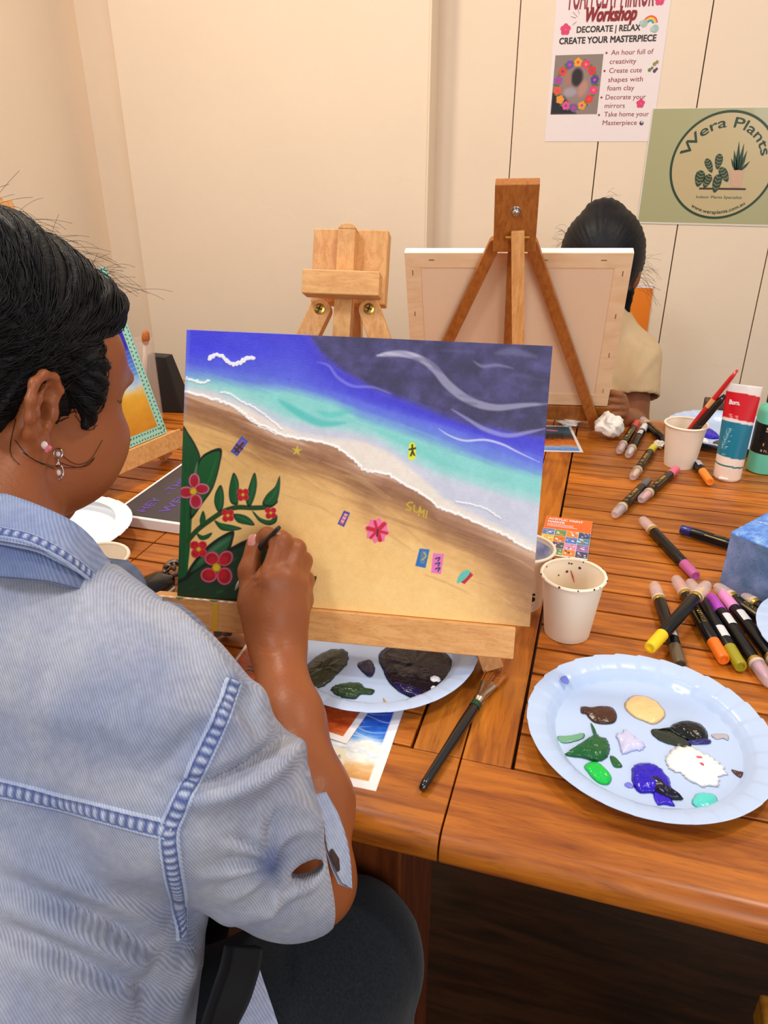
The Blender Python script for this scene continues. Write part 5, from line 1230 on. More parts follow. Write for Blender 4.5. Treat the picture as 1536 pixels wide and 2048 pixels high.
V, Fc = slab(0.0004, 0.0065, 0, 0.0225, -0.037, Lc*0.83, 0.0005); obj('silver_edge', fr(V), Fc, mat('silver_trim', (206, 204, 206), rough=0.25, metal=0.9), cs, smooth=True)
hcl = thing('hair_tie', 'brown tortoiseshell hair claw lying at the end of the black case', 'hair claw', Bp*np.array((1, 1, 0))+np.array((0, 0, TZ)))
g = MB(); cen = np.array((0.0, 0, 0.012))
fr4 = frame(np.array((Bp[0], Bp[1], TZ)), d, sd, np.array((0, 0, 1.)))
g.tube(fr4([(0.004+0.014*math.cos(a), 0.022*math.sin(a), 0.010+0.006*math.sin(2*a)) for a in np.linspace(0, 6.1, 22)]), 0.0042, 10)
for q in range(7): a = q*0.9; g.tube(fr4([(0.004+0.014*math.cos(a), 0.022*math.sin(a), 0.012), (0.004+0.008*math.cos(a), 0.014*math.sin(a), 0.017), (0.004, 0.004*math.sin(a), 0.008)]), [0.003, 0.0022, 0.001], 8)
g.build('claw', mat('tortoise', (120, 84, 60), rough=0.3, col2=(50, 36, 32), vscale=90, coat=0.4), hcl, smooth=True)
# black bag at the back of the table
p0 = tab(318, 826); bg_ = thing('black_bag', 'black folded paper bag standing at the back of the table', 'bag', p0)
top = [ony(300, 712, p0[1]+0.02), ony(331, 717, p0[1]+0.02)]; bR = tab(366, 820)
x0, x1 = p0[0]-0.03, bR[0]+0.01; zt = top[0][2]
g = MB(); P1 = [(x0, p0[1], TZ), (x1, p0[1]+0.015, TZ), (ony(331, 718, p0[1]+0.02)[0], p0[1]+0.02, zt), (x0, p0[1]+0.02, zt)]
P2 = [(a, b_+0.05, c) for a, b_, c in P1]; P2[2] = (P2[2][0], P1[2][1]+0.03, P2[2][2]); P2[3] = (P2[3][0], P1[3][1]+0.03, P2[3][2])
g.add(P1+P2, [(0, 1, 2, 3), (5, 4, 7, 6), (1, 5, 6, 2), (4, 0, 3, 7), (3, 2, 6, 7), (4, 5, 1, 0)]); g.build('bag_body', mat('black_paper', (22, 21, 24), rough=0.6), bg_, bevel=0.002)
# clear jar with a brush, behind the taped painting
jx = ony(284, 720, 1.36); jr = thing('glass_jar', 'small clear jar behind the taped painting', 'jar', (jx[0], jx[1], TZ)); fr = frame(np.array((jx[0], jx[1], TZ)), np.array((1., 0, 0)), np.array((0, 1., 0)), np.array((0, 0, 1.)))
zt = ony(284, 680, 1.36)[2]-TZ
g = MB(); g.lathe([(0.0001, 0.0), (0.026, 0.0), (0.028, 0.004), (0.028, zt), (0.0262, zt), (0.0262, 0.005), (0.0001, 0.005)], 36, fr); smooth_by_angle(g.build('jar_glass', mat('cloudy_glass', (236, 230, 222), rough=0.15, alpha=0.2), jr), 40)
tipb = ony(292, 661, 1.36); sb = np.array((jx[0]-0.018, jx[1], TZ+0.010)); bsh = thing('paintbrush', 'pale wooden brush with brown bristles standing in the clear jar', 'paintbrush', sb)
g = MB(); g.tube([sb, sb+(tipb-sb)*0.86], 0.0045, 12); g.build('handle', mat('pale_handle', (226, 206, 180), rough=0.5), bsh, smooth=True)
g = MB(); q = sb+(tipb-sb)*0.85; v = nrm(tipb-sb); g.tube([q, q+v*0.012, q+v*0.024, q+v*0.03], [0.006, 0.0085, 0.007, 0.002], 12); g.build('bristles', M_BRI, bsh, smooth=True)
# small dark block at the back right
p0 = tab(1425, 832); g = MB(); g.box((p0[0]-0.02, p0[1], TZ+0.0002), (p0[0]+0.05, p0[1]+0.03, TZ+0.034)); tag(g.build('wooden_block', wood('dark_block', (96, 74, 54), (70, 52, 38), scale=10, rough=0.6), bevel=0.002), 'small dark brown block behind the paint tube', 'block')
# bench corner under the table on the right
p0 = onz(1519, 1984, 0.45); be = thing('bench', 'yellow wooden bench corner low at the right picture edge', 'bench', (p0[0]+0.3, p0[1]-0.15, 0))
g = MB(); g.box((p0[0], p0[1]-0.34, 0.41), (p0[0]+0.9, p0[1], 0.45)); g.build('seat', wood('bench_wood', (206, 140, 40), (180, 112, 26), scale=9, grain=(1, 9, 9)), be, bevel=0.004)
for dx_ in (0.03, 0.82):
    for dy_ in (-0.31, -0.08):
        g = MB(); g.box((p0[0]+dx_, p0[1]+dy_, 0), (p0[0]+dx_+0.05, p0[1]+dy_+0.05, 0.41)); g.build('leg', M_BEECH_V, be)

# ================================================================= people: smooth blended solids turned into one skin
class Field:
    def __init__(s): s.ops = []; s.warp = None
    def u(s, f, k=0.02): s.ops.append(('u', f, k)); return s
    def s(s, f, k=0.01): s.ops.append(('s', f, k)); return s
    def i(s, f, k=0.005): s.ops.append(('i', f, k)); return s
    def ev(s, P, ctr=None, rad=None):
        D = np.full(P.shape[:-1], 1.0)
        for op, f, k in s.ops:
            if ctr is not None and op != 'i':
                msk = f(ctr) < rad*1.7+k*2+0.02
                if not msk.any(): continue
            else: msk = np.ones(len(P), bool)
            q = f(P[msk]); d = D[msk]
            if op == 'u':
                h = np.clip(0.5+0.5*(d-q)/k, 0, 1); D[msk] = d*(1-h)+q*h-k*h*(1-h)
            else:
                q = -q if op == 's' else q
                h = np.clip(0.5-0.5*(d-q)/k, 0, 1); D[msk] = d*(1-h)+q*h+k*h*(1-h)
        return D
def cap(a, b, ra, rb):
    a = np.array(a, float); b = np.array(b, float); ab = b-a; l2 = ab@ab+1e-12
    def f(P):
        pa = P-a; t = np.clip(pa@ab/l2, 0, 1); return np.linalg.norm(pa-t[..., None]*ab, axis=-1)-(ra+(rb-ra)*t)
    return f
def ball(c, r): return cap(c, np.array(c)+1e-5, r, r)
def ell(c, r, ax=None):
    c = np.array(c, float); r = np.array(r, float); A = np.eye(3) if ax is None else np.array(ax, float)
    def f(P):
        q = (P-c)@A.T; k0 = np.linalg.norm(q/r, axis=-1); k1 = np.linalg.norm(q/(r*r), axis=-1)+1e-9
        return k0*(k0-1)/k1
    return f
def halfspace(c, n):
    c = np.array(c, float); n = nrm(n); return lambda P: (P-c)@n
def march(fd, h, lo, hi):
    lo = np.array(lo, float); hi = np.array(hi, float); S = 8; s = S*h
    nb = np.ceil((hi-lo)/s).astype(int); g = np.stack(np.meshgrid(*[np.arange(k) for k in nb], indexing='ij'), -1).reshape(-1, 3)
    ctr = lo+(g+0.5)*s; keep = []
    for i in range(0, len(ctr), 200000): keep.append(np.abs(fd.ev(ctr[i:i+200000])) < s*0.87+0.012)
    g = g[np.concatenate(keep)]; ctr = lo+(g+0.5)*s; rad = s*0.87
    off = np.stack(np.meshgrid(*[np.arange(S+1)]*3, indexing='ij'), -1).reshape(-1, 3)
    N = (nb*S+2).astype(np.int64)
    ids = []; pts = []; quads = []
    co = np.array([[i, j, k] for i in (0, 1) for j in (0, 1) for k in (0, 1)])
    E = [(a, b) for a in range(8) for b in range(a+1, 8) if np.abs(co[a]-co[b]).sum() == 1]
    lin_ = lambda I: (I[..., 0].astype(np.int64)*N[1]+I[..., 1])*N[2]+I[..., 2]
    for i0 in range(0, len(g), 1500):
        gg = g[i0:i0+1500]; P = lo+((gg[:, None]*S+off[None])*h); D = fd.ev(P, ctr[i0:i0+1500], rad).reshape(-1, S+1, S+1, S+1)
        c8 = np.stack([D[:, a:a+S, b_:b_+S, c:c+S] for a, b_, c in co], -1)
        neg = c8 < 0; act = neg.any(-1) & ~neg.all(-1); bi, x, y, z = np.nonzero(act)
        if len(bi):
            v8 = c8[bi, x, y, z]; acc = np.zeros((len(bi), 3)); cnt = np.zeros(len(bi))
            for a, b_ in E:
                da, db = v8[:, a], v8[:, b_]; k = (da < 0) != (db < 0); t = np.where(k, da/(da-db+1e-20), 0)
                acc += np.where(k[:, None], co[a]+(co[b_]-co[a])*t[:, None], 0); cnt += k
            cell = gg[bi]*S+np.stack([x, y, z], 1); ids.append(lin_(cell)); pts.append(lo+(cell+acc/cnt[:, None])*h)
        sg = D < 0
        for ax in range(3):
            A_ = sg[:, :S, :S, :S]; B_ = [sg[:, 1:, :S, :S], sg[:, :S, 1:, :S], sg[:, :S, :S, 1:]][ax]
            bi, x, y, z = np.nonzero(A_ != B_)
            if not len(bi): continue
            p = gg[bi]*S+np.stack([x, y, z], 1); e1 = np.eye(3, dtype=int)[(ax+1) % 3]; e2 = np.eye(3, dtype=int)[(ax+2) % 3]
            q = np.stack([lin_(p-e1-e2), lin_(p-e2), lin_(p), lin_(p-e1)], 1); fl = ~A_[bi, x, y, z]
            q[fl] = q[fl][:, ::-1]; quads.append(q)
    ids = np.concatenate(ids); pts = np.concatenate(pts); o = np.argsort(ids); ids = ids[o]; pts = pts[o]
    q = np.concatenate(quads); ix = np.searchsorted(ids, q); ix = np.clip(ix, 0, len(ids)-1); ok = (ids[ix] == q).all(1)
    return pts, ix[ok]
def largest(V, Fq):
    lab = np.arange(len(V))
    e = np.concatenate([Fq[:, [0, 1]], Fq[:, [1, 2]], Fq[:, [2, 3]], Fq[:, [3, 0]]])
    while True:
        m_ = np.minimum(lab[e[:, 0]], lab[e[:, 1]]); old = lab.copy(); np.minimum.at(lab, e[:, 0], m_); np.minimum.at(lab, e[:, 1], m_); lab = lab[lab]
        if (lab == old).all(): break
    big = np.bincount(lab).argmax(); keep = lab == big; new = np.cumsum(keep)-1
    return V[keep], new[Fq[keep[Fq[:, 0]]]]
def normals(V, Fq):
    n = np.cross(V[Fq[:, 2]]-V[Fq[:, 0]], V[Fq[:, 3]]-V[Fq[:, 1]]); N = np.zeros_like(V)
    for k in range(4): np.add.at(N, Fq[:, k], n)
    return N/(np.linalg.norm(N, axis=1)[:, None]+1e-12)
def relax(V, Fq, it=2, lam=0.5):
    e = np.concatenate([Fq[:, [0, 1]], Fq[:, [1, 2]], Fq[:, [2, 3]], Fq[:, [3, 0]]]); e = np.concatenate([e, e[:, ::-1]])
    cnt = np.bincount(e[:, 0], minlength=len(V))[:, None]+1e-9
    for k in range(it):
        for l in (lam, -lam*1.04):
            A = np.zeros_like(V)
            for c in range(3): A[:, c] = np.bincount(e[:, 0], V[e[:, 1], c], minlength=len(V))
            V = V+l*(A/cnt-V)
    return V
def polydist(px, py, pts):
    P = catmull(pts, 8) if len(pts) > 2 else np.array(pts, float); best = np.full(px.shape, 1e9); side = np.zeros(px.shape); tt = np.zeros(px.shape)
    for i in range(len(P)-1):
        a = P[i]; d = P[i+1]-a; t = np.clip(((px-a[0])*d[0]+(py-a[1])*d[1])/(d@d+1e-9), 0, 1); ex = px-a[0]-t*d[0]; ey = py-a[1]-t*d[1]
        r = np.hypot(ex, ey); k = r < best; best[k] = r[k]; side[k] = np.sign(d[0]*ey-d[1]*ex)[k]; tt[k] = ((i+t)/(len(P)-1))[k]
    return best, side, tt

M_SKIN = mat('skin', (150, 84, 46), rough=0.42, spec=0.35, var=0.07, vscale=18, bump=0.0003, bscale=260, sss=0.12)
M_SKIN_F = mat('skin_far', (150, 92, 56), rough=0.5, spec=0.3, var=0.06, vscale=18)
M_HAIR = mat('black_hair', (11, 10, 12), rough=0.55, spec=0.25, bump=0.0012, bscale=60, bstretch=(9, 9, 1.0))
M_STRAND = mat('hair_strand', (9, 8, 10), rough=0.42, spec=0.25)
M_JEAN = mat('dark_jeans', (25, 29, 35), rough=0.9, spec=0.15, var=0.45, vscale=500, stretch=(1, 1, 0.35), bump=0.0006, bscale=500, sheen=0.15)
M_BLACKC = mat('black_cloth', (14, 13, 15), rough=0.7, spec=0.25, bump=0.0008, bscale=40)

def denim():
    M = mat('bleached_denim', rough=0.85, spec=0.15, attr=True, var=0.10, vscale=190, sheen=0.1)
    nt = M.node_tree; N = nt.nodes; Lk = nt.links; b = N['Principled BSDF']
    tc = N.new('ShaderNodeTexCoord'); dt = N.new('ShaderNodeVectorMath'); dt.operation = 'DOT_PRODUCT'; dt.inputs[1].default_value = (0.807, 0.444, 0.405)
    Lk.new(tc.outputs['Object'], dt.inputs[0]); rot = N.new('ShaderNodeCombineXYZ'); Lk.new(dt.outputs['Value'], rot.inputs[0])
    n0 = N.new('ShaderNodeTexNoise'); n0.inputs['Scale'].default_value = 30; Lk.new(tc.outputs['Object'], n0.inputs['Vector'])
    s0 = N.new('ShaderNodeMath'); s0.operation = 'MULTIPLY'; s0.inputs[1].default_value = 0.003; Lk.new(n0.outputs['Fac'], s0.inputs[0])
    s1 = N.new('ShaderNodeMath'); s1.operation = 'ADD'; Lk.new(dt.outputs['Value'], s1.inputs[0]); Lk.new(s0.outputs[0], s1.inputs[1]); Lk.new(s1.outputs[0], rot.inputs[0])
    wv = N.new('ShaderNodeTexWave'); wv.wave_type = 'BANDS'; wv.bands_direction = 'X'; wv.inputs['Scale'].default_value = 190.0
    wv.inputs['Distortion'].default_value = 0.0
    Lk.new(rot.outputs['Vector'], wv.inputs['Vector'])
    nz = N.new('ShaderNodeTexNoise'); nz.inputs['Scale'].default_value = 16; nz.inputs['Detail'].default_value = 5; Lk.new(tc.outputs['Object'], nz.inputs['Vector'])
    src = b.inputs['Base Color'].links[0].from_socket
    mr = N.new('ShaderNodeMapRange'); mr.inputs[1].default_value = 0.15; mr.inputs[2].default_value = 0.8; mr.inputs[3].default_value = 0.66; mr.inputs[4].default_value = 1.0
    Lk.new(wv.outputs['Fac'], mr.inputs[0])
    mx = N.new('ShaderNodeMix'); mx.data_type = 'RGBA'; mx.blend_type = 'MULTIPLY'; mx.inputs[0].default_value = 1.0
    tint = N.new('ShaderNodeMix'); tint.data_type = 'RGBA'; tint.inputs[6].default_value = (0.42, 0.48, 0.66, 1); tint.inputs[7].default_value = (1, 1, 1, 1)
    Lk.new(mr.outputs[0], tint.inputs[0]); Lk.new(src, mx.inputs[6]); Lk.new(tint.outputs[2], mx.inputs[7])
    m2 = N.new('ShaderNodeMix'); m2.data_type = 'RGBA'; m2.blend_type = 'MULTIPLY'; m2.inputs[0].default_value = 1.0
    cr = N.new('ShaderNodeValToRGB'); cr.color_ramp.elements[0].position = 0.36; cr.color_ramp.elements[0].color = (0.72, 0.76, 0.88, 1); cr.color_ramp.elements[1].position = 0.62; cr.color_ramp.elements[1].color = (1.06, 1.05, 1.03, 1)
    Lk.new(nz.outputs['Fac'], cr.inputs[0]); Lk.new(mx.outputs[2], m2.inputs[6]); Lk.new(cr.outputs[0], m2.inputs[7])
    Lk.new(m2.outputs[2], b.inputs['Base Color'])
    bp = N.new('ShaderNodeBump'); bp.inputs['Distance'].default_value = 0.0004; bp.inputs['Strength'].default_value = 0.8
    Lk.new(wv.outputs['Fac'], bp.inputs['Height']); Lk.new(bp.outputs['Normal'], b.inputs['Normal'])
    return M
M_DENIM = denim()

# ---------------------------------------------------------------- the painter in the denim jacket
az, pi_ = math.radians(75), math.radians(24)
hf = np.array((math.cos(az)*math.cos(pi_), math.sin(az)*math.cos(pi_), -math.sin(pi_))); hr = np.array((math.sin(az), -math.cos(az), 0)); hu = np.cross(hr, hf)
HA = np.stack([hr, hf, hu]); HC = at(-24, 747, 0.60); HS = 1.05
hl = lambda x, y, z: HC+(hr*x+hf*y+hu*z)*HS
el = lambda c, r: ell(hl(*c), np.array(r)*HS, HA)
SR = at(330, 1430, 0.485); CS = SR-0.165*hr; SL = CS-0.165*hr
PEL = CS+np.array((-0.07, -0.17, -0.40)); hipR = PEL+hr*0.09; hipL = PEL-hr*0.09
KR = at(694, 1922, 0.715); KL = KR-0.20*hr+np.array((-0.02, -0.045, -0.02))
woman = thing('person', 'person in a pale denim jacket and dark jeans painting flowers, seen from behind', 'person', (PEL[0], PEL[1], 0))
B = Field()
B.u(el((0, -0.015, 0.03), (0.078, 0.097, 0.088)), 0.01)
B.u(el((0, 0.030, -0.045), (0.062, 0.066, 0.072)), 0.03)
B.u(el((0, 0.064, -0.098), (0.026, 0.026, 0.022)), 0.03)
for sx in (-1, 1):
    B.u(el((sx*0.049, 0.056, -0.052), (0.028, 0.034, 0.036)), 0.022)
    B.u(el((sx*0.049, 0.074, -0.030), (0.020, 0.020, 0.022)), 0.02)
    B.u(el((sx*0.046, 0.053, 0.018), (0.028, 0.028, 0.040)), 0.02)
    B.u(el((sx*0.034, 0.082, 0.020), (0.026, 0.012, 0.009)), 0.014)
    B.u(el((sx*0.045, 0.015, -0.075), (0.024, 0.036, 0.024)), 0.03)
    B.s(el((sx*0.032, 0.098, 0.001), (0.017, 0.012, 0.010)), 0.012)
    B.u(ball(hl(sx*0.032, 0.079, 0.000), 0.0125), 0.004)
B.u(cap(hl(0, 0.086, 0.000), hl(0, 0.102, -0.032), 0.008, 0.012), 0.012)
for sx in (-1, 1): B.u(ball(hl(sx*0.012, 0.093, -0.036), 0.008), 0.007)
B.u(el((0, 0.090, -0.060), (0.024, 0.012, 0.007)), 0.006); B.u(el((0, 0.087, -0.073), (0.021, 0.012, 0.008)), 0.006)
B.s(el((0, 0.104, -0.0665), (0.024, 0.010, 0.0015)), 0.004)
# ears
def ear(sx):
    tl = 0.28; ox, oy, oz = 0.082, -0.012, -0.018; sc = 0.88
    def e(x, y, z):
        y2 = y*math.cos(tl)-z*math.sin(tl)*0.6; z2 = z+y*0.25; xo = x-0.30*y
        return hl(sx*(ox+xo*sc), oy+y2*sc, oz+z2*sc)
    B.u(ell(e(-0.002, 0.002, 0.000), np.array((0.007, 0.017, 0.026))*sc, HA), 0.006)
    ch = [(0.003, 0.012, 0.004), (0.006, 0.017, 0.016), (0.007, 0.010, 0.027), (0.008, -0.003, 0.031), (0.009, -0.014, 0.026), (0.010, -0.0185, 0.014), (0.009, -0.0180, 0.000), (0.007, -0.0145, -0.012), (0.005, -0.009, -0.021)]
    for a, b_ in zip(ch[:-1], ch[1:]): B.u(cap(e(*a), e(*b_), 0.0042*sc, 0.0042*sc), 0.003)
    ch = [(0.004, 0.004, 0.020), (0.006, -0.006, 0.013), (0.007, -0.010, 0.002), (0.006, -0.006, -0.010), (0.004, 0.002, -0.014)]
    for a, b_ in zip(ch[:-1], ch[1:]): B.u(cap(e(*a), e(*b_), 0.0030*sc, 0.0030*sc), 0.004)
    B.s(ell(e(0.004, 0.003, -0.002), np.array((0.012, 0.0085, 0.0115))*sc, HA), 0.003)
    B.s(ell(e(0.007, 0.006, 0.0135), np.array((0.0045, 0.006, 0.005))*sc, HA), 0.004)
    B.u(ell(e(0.004, 0.0135, -0.003), np.array((0.004, 0.0045, 0.006))*sc, HA), 0.004)
    B.u(ell(e(0.002, -0.001, -0.025), np.array((0.0050, 0.0095, 0.0095))*sc, HA), 0.005)
    return e
eR = ear(1); eL = ear(-1)
B.u(cap(hl(0, -0.030, -0.045), CS+np.array((0, 0, 0.05)), 0.056, 0.060), 0.03)
B.u(cap(CS+np.array((0, 0, 0.02)), SR+np.array((0, 0, -0.01)), 0.040, 0.040), 0.02); B.u(cap(CS+np.array((0, 0, 0.02)), SL+np.array((0, 0, -0.01)), 0.040, 0.040), 0.02)
for s in (-1, 1): B.u(cap(CS+hr*0.07*s-np.array((0, 0, 0.06)), PEL+hr*0.06*s+np.array((0, 0, 0.05)), 0.085, 0.10), 0.05)
# painting arm
EL = at(624, 1762, 0.600); WR = at(556, 1296, 0.775); m1 = at(612, 1610, 0.650); m2 = at(577, 1440, 0.712)
B.u(cap(SR, EL, 0.044, 0.034), 0.03)
B.u(cap(EL, m1, 0.0305, 0.0385), 0.016); B.u(cap(m1, m2, 0.0385, 0.0310), 0.02); B.u(cap(m2, WR, 0.0310, 0.0235), 0.02)
hd = nrm(at(545, 1160, 0.77)-WR); hx = nrm(RT-hd*(RT@hd)); hz_ = np.cross(hx, hd)
B.u(ell(at(551, 1222, 0.778), (0.0330, 0.046, 0.0185), np.stack([hx, hd, hz_])), 0.018)
B.u(cap(WR, at(552, 1235, 0.776), 0.0245, 0.022), 0.02)
def finger(pts, rad, k=0.006, k0=0.012):
    P = [at(*p) for p in pts]
    for i in range(len(P)-1): B.u(cap(P[i], P[i+1], rad[i], rad[i+1]), k0 if i == 0 else k)
finger([(545, 1225, 0.776), (541, 1160, 0.772), (562, 1082, 0.786), (534, 1072, 0.806), (516, 1090, 0.822)], [0.012, 0.0125, 0.0102, 0.0088, 0.0075])
finger([(562, 1230, 0.778), (572, 1158, 0.777), (592, 1098, 0.797), (568, 1082, 0.818), (545, 1096, 0.832)], [0.012, 0.0120, 0.0100, 0.0086, 0.0074])
finger([(580, 1235, 0.782), (594, 1172, 0.786), (606, 1122, 0.808), (588, 1104, 0.828), (566, 1116, 0.838)], [0.011, 0.0112, 0.0094, 0.0082, 0.0070])
finger([(592, 1240, 0.790), (606, 1200, 0.797), (612, 1160, 0.815), (598, 1146, 0.832), (580, 1156, 0.838)], [0.010, 0.0100, 0.0084, 0.0074, 0.0064])
finger([(532, 1262, 0.786), (506, 1205, 0.790), (500, 1142, 0.798), (508, 1088, 0.808)], [0.0165, 0.0142, 0.0115, 0.0088], 0.008, 0.016)
# the other arm, down in the lap
EL2 = SL+np.array((0.0, 0.06, -0.26)); WR2 = EL2+np.array((0.10, 0.16, -0.02)); h2 = nrm(WR2-EL2)
B.u(cap(SL, EL2, 0.044, 0.036), 0.03); B.u(cap(EL2, WR2, 0.036, 0.024), 0.02); B.u(ell(WR2+h2*0.05, (0.03, 0.045, 0.016), np.stack([nrm(np.cross(h2, (0, 0, 1))), h2, nrm(np.cross(nrm(np.cross(h2, (0, 0, 1))), h2))])), 0.015)
s2 = nrm(np.cross(h2, (0, 0, 1)))
for q in range(4):
    b0 = WR2+h2*0.085+s2*(0.024-0.016*q); b1 = b0+h2*(0.036 if q in (1, 2) else 0.030)-np.array((0, 0, 0.006)); b2 = b1+h2*0.022-np.array((0, 0, 0.016))
    B.u(cap(b0, b1, 0.0090, 0.0082), 0.006); B.u(cap(b1, b2, 0.0082, 0.0070), 0.004)
B.u(cap(WR2+h2*0.02-s2*0.02, WR2+h2*0.065-s2*0.05, 0.013, 0.009), 0.01)
B.u(cap(PEL+hr*0.06, PEL-hr*0.06, 0.10, 0.10), 0.05)
allp = np.array([HC, SR, SL, EL, WR, EL2, PEL, at(545, 1060, 0.84), WR2]); lo = allp.min(0)-0.15; hi = allp.max(0)+0.15
V, Fq = march(B, 0.0024, lo, hi); V = relax(V, Fq, 2)
# skin details: knuckle dimples and wrist creases pressed into the surface
px, py, dp = project(V); N_ = normals(V, Fq); disp = np.zeros(len(V)); front = ((CAM-V)*N_).sum(1) > 0
def crease(pts, w_, amt, lo_=0.5, hi_=1.0):
    global disp
    sel = np.nonzero(front & (dp > lo_) & (dp < hi_))[0]; d, s, t = polydist(px[sel], py[sel], pts); disp[sel] += amt*np.exp(-(d/w_)**2)*np.sin(np.pi*np.clip(t, 0.02, 0.98))**0.5
for y in (1290, 1296, 1303): crease([(515, y), (560, y+3), (600, y-2)], 3.0, -0.0007)
for y in range(1200, 1285, 9): crease([(520, y), (560, y+2), (596, y)], 2.6, -0.00018)
crease([(500, 1160), (512, 1164)], 3, -0.0007); crease([(497, 1128), (512, 1132)], 3, -0.0006); crease([(498, 1122), (510, 1125)], 3, -0.0005)
crease([(514, 1190), (518, 1150), (520, 1110)], 4, -0.0016); crease([(558, 1135), (566, 1100), (560, 1085)], 4, -0.0010)
crease([(540, 1142), (552, 1140)], 3, -0.0006); crease([(500, 1168), (520, 1158)], 3, -0.0008); crease([(505, 1180), (522, 1168)], 3, -0.0006)
V = V+N_*disp[:, None]
body = obj('body', V, Fq, M_SKIN, woman, smooth=True)
# thumb nail
tn = at(507, 1083, 0.801); nd = nrm(at(508, 1072, 0.806)-at(503, 1110, 0.800)); nx_ = nrm(np.cross(nd, tn-CAM)); nz_ = nrm(np.cross(nx_, nd)); nz_ = nz_ if nz_@(CAM-tn) > 0 else -nz_
Vn = []; 
for i in range(7):
    for j in range(7):
        u_ = (i-3)/3; v_ = (j-3)/3; ww = 0.0062*(1-0.12*v_*v_); Vn.append(tn+nx_*u_*ww+nd*v_*0.0080*(1-0.2*u_*u_)+nz_*(0.0022-0.0024*u_*u_-0.0012*v_*v_))
obj('thumb_nail', Vn, [(i*7+j, i*7+j+1, (i+1)*7+j+1, (i+1)*7+j) for i in range(6) for j in range(6)], mat('nail', (206, 140, 128), rough=0.25, coat=0.4), woman, smooth=True)
# fine brush in the hand
b0 = at(558, 1055, 0.768); b1 = at(522, 1092, 0.800); b2 = at(470, 1180, 0.842)
fb = thing('paintbrush', 'thin dark paintbrush held in the painting hand', 'paintbrush', b1)
g = MB(); g.tube([b0, b0*0.5+b1*0.5, b1, b1*0.5+b2*0.5], [0.0022, 0.0027, 0.0030, 0.0026], 12); g.build('handle', mat('dark_handle', (38, 34, 32), rough=0.4), fb, smooth=True)
g = MB(); q = b1*0.5+b2*0.5; g.tube([q, q+(b2-q)*0.5], [0.0028, 0.0024], 12); g.build('ferrule', M_FER, fb, smooth=True)
g = MB(); g.tube([q+(b2-q)*0.5, q+(b2-q)*0.8, b2], [0.0023, 0.0021, 0.0004], 10); g.build('bristles', mat('wet_bristle', (200, 206, 200), rough=0.4), fb, smooth=True)

# hair
Hh_ = Field()
Hh_.u(el((0, -0.022, 0.028), (0.086, 0.106, 0.092)), 0.02)
Hh_.u(el((0, -0.060, -0.020), (0.075, 0.070, 0.070)), 0.03)
Hh_.u(el((0.0, -0.105, -0.030), (0.050, 0.045, 0.045)), 0.03)
Hh_.u(cap(hl(0.079, 0.030, 0.020), hl(0.070, 0.040, -0.022), 0.012, 0.006), 0.012); Hh_.u(cap(hl(-0.079, 0.030, 0.020), hl(-0.070, 0.040, -0.022), 0.012, 0.006), 0.012)
Hh_.u(el((0.015, 0.038, 0.066), (0.055, 0.046, 0.034)), 0.02)
Hh_.s(el((0, 0.118, -0.050), (0.120, 0.072, 0.116)), 0.006)
Hh_.s(ell(hl(0.085, 0.012, -0.078), np.array((0.06, 0.040, 0.048))*HS, HA), 0.008); Hh_.s(ell(hl(-0.085, 0.012, -0.078), np.array((0.06, 0.040, 0.048))*HS, HA), 0.008)
Hh_.s(ell(hl(0.094, -0.006, -0.022), np.array((0.018, 0.023, 0.036))*HS, HA), 0.004)
V, Fq = largest(*march(Hh_, 0.0028, HC-0.18, HC+0.18))
L_ = (V-HC)@HA.T/HS; N_ = normals(V, Fq)
ang = np.arctan2(L_[:, 2]-0.03, L_[:, 1]+0.02)
V = V+N_*(0.0016*np.sin(ang*34+L_[:, 0]*60)+0.0012*vnoise(ang*14, L_[:, 0]*40, 3)+0.0014*np.sin(ang*13+1))[:, None]
hair = obj('hair', V, Fq, M_HAIR, woman, smooth=True)
from mathutils.bvhtree import BVHTree
bv = BVHTree.FromPolygons([tuple(v) for v in V], [tuple(int(i) for i in f) for f in Fq])
rs = np.random.RandomState(12); g = MB()
def comb(start, steps, flow, rad, lift, jit=0.0):
    p = np.array(start); pts = []
    for k in range(steps):
        hit = bv.find_nearest(Vector(p)); 
        if hit[0] is None: break
        q = np.array(hit[0]); n = np.array(hit[1]); pts.append(q+n*lift*(1+0.6*math.sin(k*0.7+start[0]*200)))
        d = flow((q-HC)@HA.T/HS); d = hr*d[0]+hf*d[1]+hu*d[2]; d = d-n*(d@n); dn = np.linalg.norm(d)
        if dn < 1e-5: break
        p = q+d/dn*0.010+rs.randn(3)*jit
    return pts
def flow_side(l):
    # from the parting down the side, sweeping back above the ear to the nape
    x, y, z = l
    back = np.clip((0.075-z)/0.09, 0, 1)
    return np.array((0.9*np.sign(x+1e-6)*np.clip((z-0.06)/0.05, 0, 1), -0.15-1.3*back, -0.9+0.45*back))
for k in range(760):
    x = rs.uniform(-0.01, 0.095); y = rs.uniform(-0.10, 0.075); z = rs.uniform(0.0, 0.13)
    s0 = hl(x, y, z); pts = comb(s0, rs.randint(7, 15), flow_side, 0.0004, 0.0011, 0.0006)
    if len(pts) < 4: continue
    n = len(pts); g.tube(catmull(pts, 2), 0.00042, 4, cap=False)
strands = g.build('hair_strands', M_STRAND, hair, smooth=True); strands['kind'] = 'stuff'
